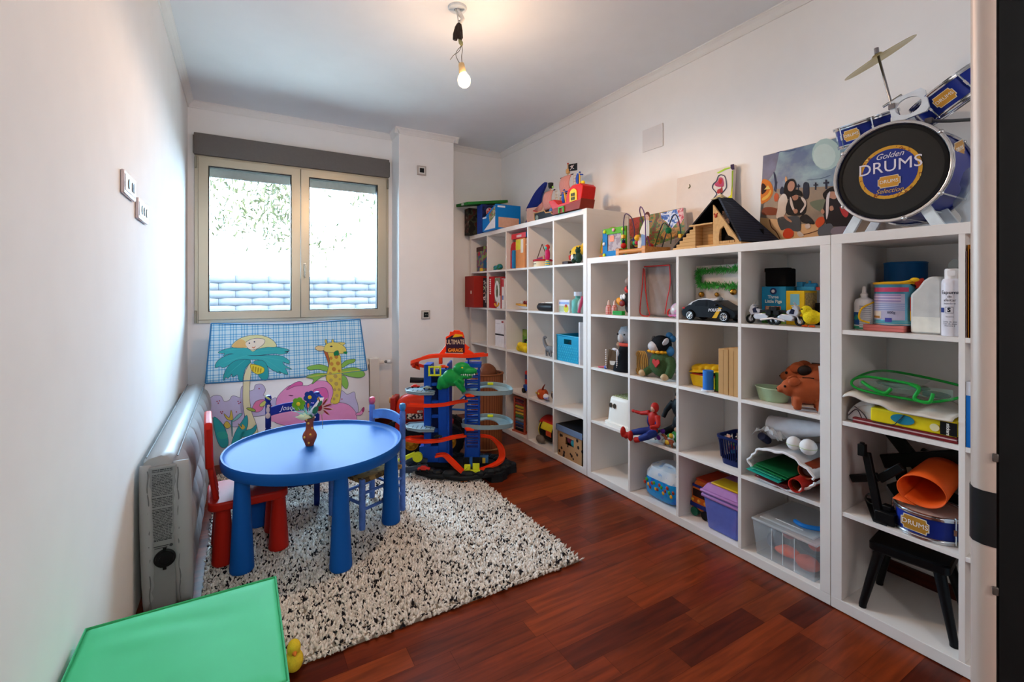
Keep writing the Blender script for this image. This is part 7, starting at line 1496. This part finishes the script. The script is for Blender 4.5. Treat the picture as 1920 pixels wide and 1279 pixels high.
# ---------------- row 3 ----------------
z=.4002
BKP=mat('#101113',.32)
t=it('toy_stand','black plastic stand with crossed arms at the back of the third row','toy stand',2.345,.755,z)
b=B()
def bar(b,p,q,w_,h_):
    P,Q_=Vector(p),Vector(q); d=(Q_-P).normalized(); u=d.cross(Vector((0,1,0))).normalized()*w_/2; v_=Vector((0,1,0))*h_/2
    b.add([tuple(a+s*u+r_*v_) for a in (P,Q_) for s,r_ in ((-1,-1),(1,-1),(1,1),(-1,1))],[(0,1,2,3),(7,6,5,4),(0,4,5,1),(1,5,6,2),(2,6,7,3),(3,7,4,0)])
bar(b,(-.13,0,.30),(.03,0,.10),.05,.02); bar(b,(-.14,-.02,.16),(.16,0,.27),.055,.02); bar(b,(.10,0,.20),(-.10,-.04,.05),.06,.02); bar(b,(-.03,.02,.22),(.16,.02,.15),.05,.02); bar(b,(-.06,.01,.10),(.14,.01,.06),.05,.02); bar(b,(-.10,0,.20),(-.06,0,.008),.04,.02); bar(b,(.13,0,.20),(.12,0,.006),.04,.02)
obj('frame',b,BKP,t,bev=.004)
t=it('drum_pedal','black drum pedal with a footboard reaching the shelf edge','drum pedal',2.12,.826,z)
b=B(); bar(b,(-.035,-.02,.245),(.005,-.02,.03),.026,.02); bar(b,(-.095,0,.12),(.0,-.01,.16),.03,.02); bar(b,(.0,0,.15),(.07,.0,.22),.03,.02); obj('upright',b,BKP,t,bev=.003)
b=B(); b.t(-.045,-.03,.262).box(-.012,.012,-.012,.012,-.03,.015).cyl(.008,.015,.022,12); obj('beater',b,BKP,t,bev=.002)
b=B(); b.add([(-.075,.06,.04),(-.02,.06,.045),(.045,-.055,.008),(-.0,-.055,.004),(-.075,.06,.03),(-.02,.06,.03),(.045,-.055,.0),(-.0,-.055,-.0)],[(0,1,2,3),(7,6,5,4),(0,4,5,1),(1,5,6,2),(2,6,7,3),(3,7,4,0)]); obj('footboard',b,BKP,t,bev=.002)
b=B(); b.box(.0,.062,-.045,.02,.0,.045).cb(.03,-.01,.055,.03,.03,.02); obj('heel_block',b,BKP,t,bev=.004); b=B(); b.tor(-.035,.02,.055,.018,.003,'y'); obj('spring_ring',b,mat('#4a4c50',.25,.8),t)
t=it('snare_drum','small blue toy drum lying in the third row under the orange roll','toy drum',2.165,.688,z)
b=B(); b.lathe([(.098,.008),(.098,.085)],44); obj('shell',b,BLD,t,fix=False); b=B(); b.lathe([(0,.008),(.098,.008)],40); obj('bottom_head',b,'#c9c9cc',t); b=B(); b.lathe([(0,.083),(.098,.083)],40); obj('drum_head',b,'#c9a896',t)
for zz in (.0085,.086): obj('hoop',B().tor(0,0,zz,.101,.0055,seg=44).lathe([(.099,zz-.008),(.105,zz-.008),(.105,zz+.006),(.099,zz+.006)],44),CHR,t)
for a in (-155,-215,-35,25,90): b=B(); b.tube([(.107*math.cos(R(a)),.107*math.sin(R(a)),.002),(.107*math.cos(R(a)),.107*math.sin(R(a)),.096)],.0032,8).cb(.106*math.cos(R(a)),.106*math.sin(R(a)),.047,.008,.008,.02); obj('lug',b,CHR,t)
MM=Matrix.Translation((.0985*math.cos(R(-96)),.0985*math.sin(R(-96)),.047))@Euler((0,0,R(-6))).to_matrix().to_4x4(); badge(t,MM,.042,.026,.024,-.004)
t=it('foam_sheet_roll','bright orange foam sheet rolled up on the blue drum','foam roll',2.15,.690,z+.098)
OR=mat('#e0571a',.55,var=.03)
b=B(); P=[]
for i in range(61):
    u=i/60; a=R(-105-u*395); rr0=.070*(1-.12*u); P.append((.0+rr0*1.05*math.cos(a),rr0*math.sin(a)*.82+.058))
P=[(-.085,.004),(-.05,.001)]+P
vs=[]
for k in range(7):
    v_=k/6; sc0=1-.14*v_
    vs.append([(x*sc0+.0*v_,-.055+.20*v_,max(.0012,zz*sc0+.0)+.045*v_) for x,zz in P])
b.loft(vs,cap=False); b.f=[f for f in b.f]; n_=len(P); b.f=[f for f in b.f if not (abs(f[0]-f[1])==n_-1)]; b.mi=[0]*len(b.f)
obj('sheet',b,OR,t,thick=.0028,fix=False)
# ---------------- row 4 ----------------
z=.0474
t=it('plastic_stool','small black plastic stool in the bottom cell of the nearest unit','stool',2.215,.755,z,8)
b=B(); b.loft([[(x,y,zz) for x,y in rrect(w_,d,.02,4)] for w_,d,zz in ((.225,.185,.222),(.235,.195,.228),(.235,.195,.252),(.225,.185,.258))]); obj('seat',b,BKP,t)
for sx in (-1,1):
    for sy in (-1,1):
        b=B(); n_=12; rings=[]
        for zz,k,r0 in ((0.0,1.0,.0125),(.01,1.0,.013),(.225,.66,.019)):
            cx,cy=sx*.130*k,sy*.112*k; rings.append([(cx+r0*math.cos(2*math.pi*i/n_),cy+r0*math.sin(2*math.pi*i/n_),zz) for i in range(n_)])
        b.loft(rings); obj('leg',b,BKP,t)
# ---------------- garage tower toy (frame: x right, y away as seen from the middle of the room) ----------------
t=thing('toy_garage','tall toy car garage with red spiral track, blue towers and a green dinosaur','toy garage',(1.365,2.95,.0),-30.353)
K=.003700   # metres on one pixel of the reference at this distance
def G(u,v,y=0): return ((u-903)*K*(1+y/3.23),y,1.271-(v-546.84)*K*(1+y/3.23))
OG=mat('#e23a14',.3,var=.02); BG=mat('#1648a6',.32,var=.03); GG=mat('#84979a',.4,var=.05); BKG=mat('#1b1e21',.5,var=.1); YG=mat('#c9d024',.4); RG=[0]
base=[]
rr=random.Random(21)
for i in range(56):
    a=2*math.pi*i/56; x,y=.315*math.cos(a),.20*math.sin(a); k=1+.05*math.sin(a*7)+.05*rr.random()
    if x<-.1: k*=1.05+.06*math.sin(a*11)
    base.append((x*k-.02+.03*(y>0),y*k+.0))
zb=.036
obj('base',B().prism(base,zb,zb+.03,'z'),BKG,t,bev=.008)
Wt=W3(t); sk=[p for p in base if (Wt@Vector((p[0],p[1],0))).x>1.408]; sk.sort(key=lambda p:math.atan2(p[1],p[0]-.05)); obj('base_skirt',B().prism(sk,.001,zb+.004,'z'),BKG,t)
b=B()
for i in range(26):
    a=2*math.pi*i/26+rr.random()*.1; x,y=.29*math.cos(a)-.02,.18*math.sin(a); 
    if -.1<x<.02 and y<0 and i%2: continue
    b.ell(x,y,zb+.032,.035+.02*rr.random(),.03,.018+.014*rr.random(),7,5)
obj('rock',b,BKG,t,ang=20)
b=B(); b.tube(catmull([(-.36,-.02,.072),(-.40,-.05,.10),(-.34,-.08,.13),(-.27,-.06,.11)],5),.02,7).tube(catmull([(-.36,-.10,.064),(-.42,-.12,.07),(-.33,-.13,.09),(-.26,-.10,.09)],5),.018,7).tube(catmull([(-.38,.02,.066),(-.40,0,.08),(-.33,.02,.11),(-.27,.02,.12)],5),.018,7); obj('claw_ramp',b,mat('#343d49',.4),t)
# left tower
x0,x1=G(824,0)[0],G(872,0)[0]
b=B(); b.box(x0,x0+.05,-.05,.07,.10,.77).box(x0+.10,x1,-.06,.09,.10,.74); b.box(x0-.03,x1,-.055,.09,.10,.21)
for zz in (.30,.40,.50,.62,.70): b.box(x0+.04,x0+.11,-.04,.06,zz,zz+.022)
b.box(x1-.015,x1+.0,-.07,.09,.12,.78)
obj('left_tower',b,BG,t,bev=.004)
obj('tower_core',B().box(x0+.05,x0+.10,-.01,.06,.12,.70),mat('#0b1c4a',.5),t)
obj('tower_foot',B().box(x0-.02,x1,-.05,.09,.05,.11),BKG,t,bev=.006)
# right ladder tower
X0,X1=G(899,0)[0],G(927,0)[0]
b=B(); b.box(X0,X0+.012,-.02,.05,.12,.76).box(X1-.012,X1,-.02,.05,.12,.76).box(X0,X1,-.02,.05,.12,.19)
for k in range(15): zz=.205+k*.036; b.box(X0,X1,-.02,-.005,zz,zz+.011).box(X0,X1,.035,.05,zz,zz+.011)
b.box(X0-.005,X1+.01,-.03,.06,.745,.775).box(X0+.01,X1+.005,-.03,.04,.80,.815).box(X0+.02,X0+.03,-.02,.03,.77,.81); obj('ladder_tower',b,BG,t,bev=.0015)
obj('tower_foot',B().box(X0-.01,X1+.02,-.03,.07,.05,.125),BKG,t,bev=.004); obj('tower_stem',B().box(X0+.035,X0+.055,-.04,-.02,.06,.13),'#2f62a8',t)
def track(pts,w_,nm,m,wall=.016,closed=False,flat=.006,n=7):
    P=[Vector(p) for p in catmull(pts,n,closed)]; N=len(P); rings=[]
    for i in range(N):
        a=P[i-1] if (i or closed) else P[i]; c=P[(i+1)%N] if (i<N-1 or closed) else P[i]; d=(c-a); d.z=0; d.normalize(); s_=Vector((-d.y,d.x,0))*w_/2; q=P[i]; up=Vector((0,0,1))
        rings.append([tuple(q-s_),tuple(q-s_+up*wall),tuple(q-s_*.86+up*wall),tuple(q-s_*.84+up*flat),tuple(q+s_*.84+up*flat),tuple(q+s_*.86+up*wall),tuple(q+s_+up*wall),tuple(q+s_)])
    b=B(); b.loft(rings,closed=closed); return obj(nm,b,m,t)
g=lambda u,v,y: G(u,v,y)
track([g(820,690,.02),g(806,687,-.03),g(810,680,-.08),g(835,672,-.09),g(868,670,-.06),g(900,671,-.03),g(925,669,0),g(938,668,.03)],.055,'top_track',OG,.022)
track([g(806,684,-.05),g(804,690,-.05),g(812,694,-.03)],.05,'track_end',OG,.02,n=3)
track([g(795,762,-.10),g(830,764,-.13),g(862,762,-.12),g(885,757,-.07),g(903,754,-.03)],.04,'middle_track',OG,.016)
track([g(868,820,.10),g(820,823,.10),g(796,824,.03),g(792,827,-.05),g(815,831,-.12),g(850,830,-.12),g(880,823,-.08),g(900,820,-.03)],.04,'lower_track',OG,.016)
track([g(925,820,.05),g(945,823,.08),g(962,838,.06),g(969,855,.0),g(966,868,-.06),g(950,878,-.10),g(932,885,-.13)],.045,'outer_track',OG,.014)
track([g(846,858,-.10),g(862,856,-.10),g(875,866,-.12),g(890,880,-.15),g(905,893,-.17)],.05,'jump_ramp',OG,.014)
b=B(); b.tube([g(908,734,.04),g(866,768,.08)],.006,6).tube([g(866,768,.08),g(900,770,.05)],.008,6); obj('blue_rail',b,'#2f6ab0',t)
# grey car decks
def deck(pts,zz,nm,th_=.022,mm=None):
    b=B(); b.prism(pts,zz,zz+th_,'z'); o=obj(nm,b,mm or GG,t,bev=.006); 
    cx=sum(p[0] for p in pts)/len(pts); cy=sum(p[1] for p in pts)/len(pts)
    b=B(); b.tube([(p[0],p[1],zz+th_+.003) for p in pts],.0045,6,closed=True); obj('deck_rim',b,GG,o); return o
for v_ in (731,798):
    zz=G(0,v_)[2]-.015; xc=G(822,0)[0]
    pts=[(xc-.125,-.02),(xc-.11,.03),(xc-.02,.055),(xc+.02,.05),(xc+.02,-.05),(xc+.09,-.09),(xc+.09,-.125),(xc-.01,-.13),(xc-.10,-.08)]
    o=deck(pts,zz,'car_deck',.018)
    b=B()
    for k in range(5): b.box(xc-.07+k*.032,xc-.064+k*.032,-.10,-.03,zz+.018,zz+.0192)
    obj('parking_line',b,'#4a5458',o)
for zz,nm in ((G(0,735)[2],'ring_deck'),(G(0,797)[2],'ring_deck')):
    cx=G(935,0)[0]; b=B(); rings=[]
    for i in range(25):
        a=R(-165+i*330/24); d=(math.cos(a),math.sin(a)); hgt=zz-.015+.03*(1 if d[1]>0 else .4)*abs(d[1]) ; A,Bq=.178,.12; a2,b2=.085,.055
        rings.append([(cx+.02+A*d[0],Bq*d[1],hgt),(cx+.02+A*1.03*d[0],Bq*1.03*d[1],hgt+.030),(cx+.02+A*.98*d[0],Bq*.98*d[1],hgt+.030),(cx+.02+A*.96*d[0],Bq*.96*d[1],hgt+.008),(cx+.02+a2*d[0],b2*d[1],hgt+.008),(cx+.02+a2*d[0],b2*d[1],hgt)])
    b.loft(rings); o=obj(nm,b,GG,t); b=B(); b.box(cx+.02,cx+.06,.07,.09,zz+.03,zz+.045).box(cx+.05,cx+.07,-.10,-.085,zz-.0,zz+.02); obj('yellow_clip',b,YG,o,bev=.002)
    b=B(); b.box(cx-.115,cx-.06,-.11,-.04,zz-.015,zz-.0).ell(cx-.085,-.075,zz-.006,.045,.035,.014,12,8); obj('red_connector',b,OG,o,bev=.004)
# sign
b=B(); zc=G(0,652)[2]; xs=G(881,0)[0]
b.prism([(xs-.115,zc-.115),(xs-.09,zc-.115),(xs-.09,zc-.06),(xs-.05,zc-.01),(xs-.05,zc+.035),(xs-.115,zc-.045)],-.012,.012,'y').prism([(xs+.05,zc-.02),(xs+.085,zc-.01),(xs+.15,zc-.055),(xs+.135,zc-.085),(xs+.06,zc-.055)],-.012,.012,'y').prism([(xs+.05,zc-.02),(xs+.06,zc+.03),(xs+.10,zc+.0),(xs+.085,zc-.02)],-.012,.012,'y')
P=[(-.07,-.02),(-.07,.05),(-.045,.06),(-.04,.085),(-.02,.085),(-.01,.095),(.03,.095),(.04,.085),(.055,.08),(.065,.05),(.07,-.02)]
b.prism([(xs+p[0]*.95,zc+.025+p[1]) for p in P],-.012,.012,'y'); sg=obj('sign_frame',b,OG,t,bev=.003)
bs=B(); bs.prism([(xs-.063,zc-.035),(xs-.063,zc+.062),(xs-.02,zc+.085),(xs+.04,zc+.08),(xs+.066,zc+.062),(xs+.066,zc-.035)],-.0145,-.011,'y'); obj('sign_panel',bs,'#2c1830',sg)
obj('sign_tongue',B().prism([(xs-.02,zc+.07),(xs+.0,zc+.095),(xs+.05,zc+.09),(xs+.055,zc+.08)],-.0155,-.0140,'y'),'#d9a81c',sg)
text('ULTIMATE','lettering',.046,'#e0c8a8',sg,(xs+.001,-.0152,zc+.038),(90,0,0),.0004,bold=.0004,sx=.60)
obj('sign_strip',B().box(xs-.055,xs+.06,-.0155,-.014,zc-.036,zc+.0),'#4a1018',sg,smooth=False); text('GARAGE','lettering',.032,'#f0a83a',sg,(xs+.002,-.0160,zc-.018),(90,0,0),.0004,bold=.0005,sx=.82)
# yellow gate, yellow arm, small blocks
x_,_,z_=G(850,690); b=B(); b.box(x_-.05,x_+.035,-.135,-.12,z_-.035,z_-.025).box(x_-.05,x_+.035,-.135,-.12,z_+.02,z_+.03)
for k in (-.05,-.015,.025): b.box(x_+k,x_+k+.01,-.135,-.12,z_-.035,z_+.03)
obj('yellow_gate',b,YG,t,bev=.001)
x_,_,z_=G(800,855,-.1); b=B(); b.t(x_,-.1,z_,0,-24,0).box(-.09,.03,-.012,.012,-.014,.012).t(x_+.045,-.1,z_-.012,90,0,0).cyl(.034,-.012,.012,18).t(); obj('yellow_arm',b,YG,t,bev=.003)
x_,_,z_=G(918,888,-.17); b=B(); b.box(x_-.055,x_+.05,-.175,-.155,z_+.0,z_+.016).box(x_-.055,x_-.015,-.175,-.15,z_+.016,z_+.05).box(x_-.0,x_+.045,-.166,-.16,z_+.016,z_+.06); obj('gas_station',b,YG,t,bev=.002)
b=B(); x_,_,z_=G(935,868,.0); b.box(x_-.03,x_+.03,-.02,.02,z_-.0,z_+.045).cb(x_-.04,-.01,z_+.01,.02,.02,.03); obj('blue_pump',b,'#3a6a94',t,bev=.002); obj('yellow_pump',B().cb(x_,-.025,z_+.02,.02,.012,.035),'#c9a83a',t,bev=.001)
# dinosaur
DG=mat('#158a3c',.35,var=.08)
b=B(); xd,_,zd=G(888,700,-.10); y0=-.10
b.ell(xd-.03,y0,zd-.03,.075,.05,.06).ell(xd+.03,y0-.01,zd+.03,.06,.045,.045).ell(xd+.075,y0-.02,zd+.015,.06,.035,.028).ell(xd+.06,y0-.02,zd-.02,.045,.03,.018).ell(xd-.09,y0+.01,zd-.06,.05,.04,.05)
b.tube(catmull([(xd-.0,y0-.03,zd-.05),(xd+.03,y0-.04,zd-.09),(xd+.05,y0-.04,zd-.12)],4),[.03,.028,.026,.024,.022,.02,.018,.016,.014],8).tube([(xd+.01,y0-.05,zd-.03),(xd+.045,y0-.06,zd-.05),(xd+.04,y0-.06,zd-.075)],[.014,.012,.008],8).tube([(xd-.11,y0+.01,zd-.07),(xd-.13,y0+.02,zd-.11)],[.03,.02],8)
dn=obj('dinosaur',b,DG,t,rem=.0045)
b=B()
for k in range(7): b.t(xd+.03+k*.014,y0-.050+.004*abs(k-3),zd-.004,180 if k%2 else 0,0,0).cyl(.006,-.004,.012,6,.001)
b.t(); obj('tooth',b,'#cfdad2',dn); obj('eye',B().ell(xd+.035,y0-.048,zd+.042,.009,.006,.007,10,6),'#c9b82a',dn)
def minicar(label,u,v,y,c,rz=0,s_=1):
    p=G(u,v,y); q=W3(t)@Vector(p); m_=thing('toy_car',label,'toy car',tuple(q),-30.35+rz)
    b=B(); b.t(sx=s_,sy=s_,sz=s_); b.prism([(-.034,.006),(.034,.006),(.036,.014),(.018,.017),(.008,.025),(-.014,.025),(-.026,.017),(-.036,.015)],-.013,.013,'y'); obj('body',b,mat(c,.3),m_,bev=.003)
    b=B(); b.t(sx=s_,sy=s_,sz=s_)
    for x in (-.02,.02):
        for yy in (-.0135,.0135):
            w_=B(); w_.m=Matrix.Diagonal((s_,s_,s_,1))@Matrix.Translation((x,yy,.0065))@Euler((R(90),0,0)).to_matrix().to_4x4(); w_.cyl(.0065,-.003,.003,12); obj('wheel',w_,'#17171a',m_)
minicar('red toy car parked on the upper left grey deck',807,728,-.05,'#c02a22',10,.9); minicar('white toy car parked beside the red one on the upper deck',831,731,-.09,'#8f9a8c',-15,.9); minicar('orange toy car behind the yellow gate near the garage top',861,692,-.10,'#d9481c',0,1.0); minicar('red toy car in front of the dark ramp on the garage base',826,884,-.16,'#c42c20',0,1.15); minicar('black toy car on the lower red track',852,822,-.12,'#1c201e',8,.8); minicar('orange toy car at the front right of the garage base',905,905,-.195,'#c9661c',20,.9)
# ---------------- ride-on tractor behind the garage ----------------
t=thing('ride_on_tractor','red toy ride-on tractor between the pillar and the garage','ride-on toy',(1.235,3.50,.028),-30.353)
K2=.00423
def T(u,v,y=0): return ((u-805)*K2,y,1.271-(v-546.84)*K2)
RT=mat('#c42c10',.32,var=.05)
b=B(); rings=[]
for x,zl,zh,wy in ((-.20,.28,.36,.07),(-.18,.24,.43,.09),(-.10,.22,.455,.10),(.0,.21,.46,.10),(.06,.20,.44,.10),(.14,.18,.36,.10),(.22,.18,.33,.09)):
    rings.append([(x,-wy,zl),(x,-wy*.95,(zl+zh)/2+.03),(x,-wy*.55,zh),(x,wy*.55,zh),(x,wy*.95,(zl+zh)/2+.03),(x,wy,zl)])
b.loft(rings); obj('hood',b,RT,t,sub=1)
obj('grille',B().box(-.235,-.195,-.075,.075,.26,.425),mat('#9a1f14',.4),t,bev=.008); obj('lamp',B().t(-.238,-.04,.40,0,-90,0).cyl(.022,0,.008,14),'#c9904a',t); obj('lamp',B().t(-.238,.04,.40,0,-90,0).cyl(.022,0,.008,14),'#c9904a',t)
obj('chassis',B().box(-.20,.24,-.07,.07,.15,.23),mat('#9a1c12',.4),t,bev=.01); b=B(); b.box(-.10,.02,-.105,-.085,.27,.31).box(-.02,.02,-.106,-.085,.32,.335); obj('decal',b,speck('#c9b8a0','#2a2020',60,.5,.4),t)
def wheel(x,y,r0,w_):
    o=obj('wheel',B().t(x,y,r0,90,0,0).lathe([(r0*.55,-w_/2),(r0*.9,-w_/2),(r0,-w_*.3),(r0,w_*.3),(r0*.9,w_/2),(r0*.55,w_/2),(r0*.5,0),(r0*.55,-w_/2)],28),mat('#15161a',.6),t)
    b=B()
    for k in range(16):
        a=R(k*22.5); b.m=Matrix.Translation((x+r0*math.cos(a),y,r0+r0*math.sin(a)))@Euler((0,-a,0)).to_matrix().to_4x4(); b.cb(-.002,0,0,.010,w_*.9,.014)
    obj('tread',b,mat('#15161a',.6),o)
    b=B(); b.t(x,y-w_*.35,r0,90,0,0).lathe([(0,.008),(r0*.18,.012),(r0*.2,.0),(r0*.5,-.006),(r0*.56,.010),(r0*.56,-.02),(0,-.02)],22)
    for k in range(6): a=R(k*60); b.t().ell(x+r0*.36*math.cos(a),y-w_*.35-.006,r0+r0*.36*math.sin(a),r0*.09,.006,r0*.09,8,6)
    obj('hub',b,mat('#c98a1c',.4),o)
wheel(-.055,-.125,.105,.07); wheel(-.24,.10,.095,.07); wheel(.22,-.13,.12,.08); wheel(.2,.14,.12,.08); wheel(-.055,.15,.105,.06)
b=B(); b.tube([(-.09,-.03,.555),(-.02,-.02,.55),(.05,0,.55)],[.022,.021,.018],12).t(.09,.01,.55,0,0,0).ell(0,0,0,.075,.06,.05,14,9).t().tube([(.09,.01,.55),(.12,.02,.42)],.02,8).tube([(.12,.02,.56),(.19,.06,.55)],.018,10); obj('handlebar',b,mat('#17181b',.45),t)
b=B(); b.box(-.06,.20,-.13,-.10,.165,.19); obj('footrest',b,mat('#c22a18',.35),t,bev=.006)
# ---------------- brown slatted bin behind the garage ----------------
t=thing('slatted_bin','round brown slatted wooden bin behind the garage towers','bin',(1.74,3.38,0),0)
b=B(); b.lathe([(0,.012),(.125,.012),(.135,.60),(.128,.60),(.118,.02),(0,.02)],40); obj('bin',b,stripes('#8a4f2c','#5f3018',sx=48,duty=.18,r=.55),t)
obj('rim',B().tor(0,0,.605,.132,.008),'#7a4526',t); obj('foot_ring',B().tor(0,0,.014,.124,.008),'#a9764a',t)
tb_=thing('leather_ball','brown toy ball resting in the slatted bin','ball',(1.74,3.38,.56)); obj('ball',B().ell(0,0,.04,.085),mat('#6a3d26',.5,var=.1),tb_); obj('seam',B().tor(0,0,.04,.0855,.002),'#3a2014',tb_)
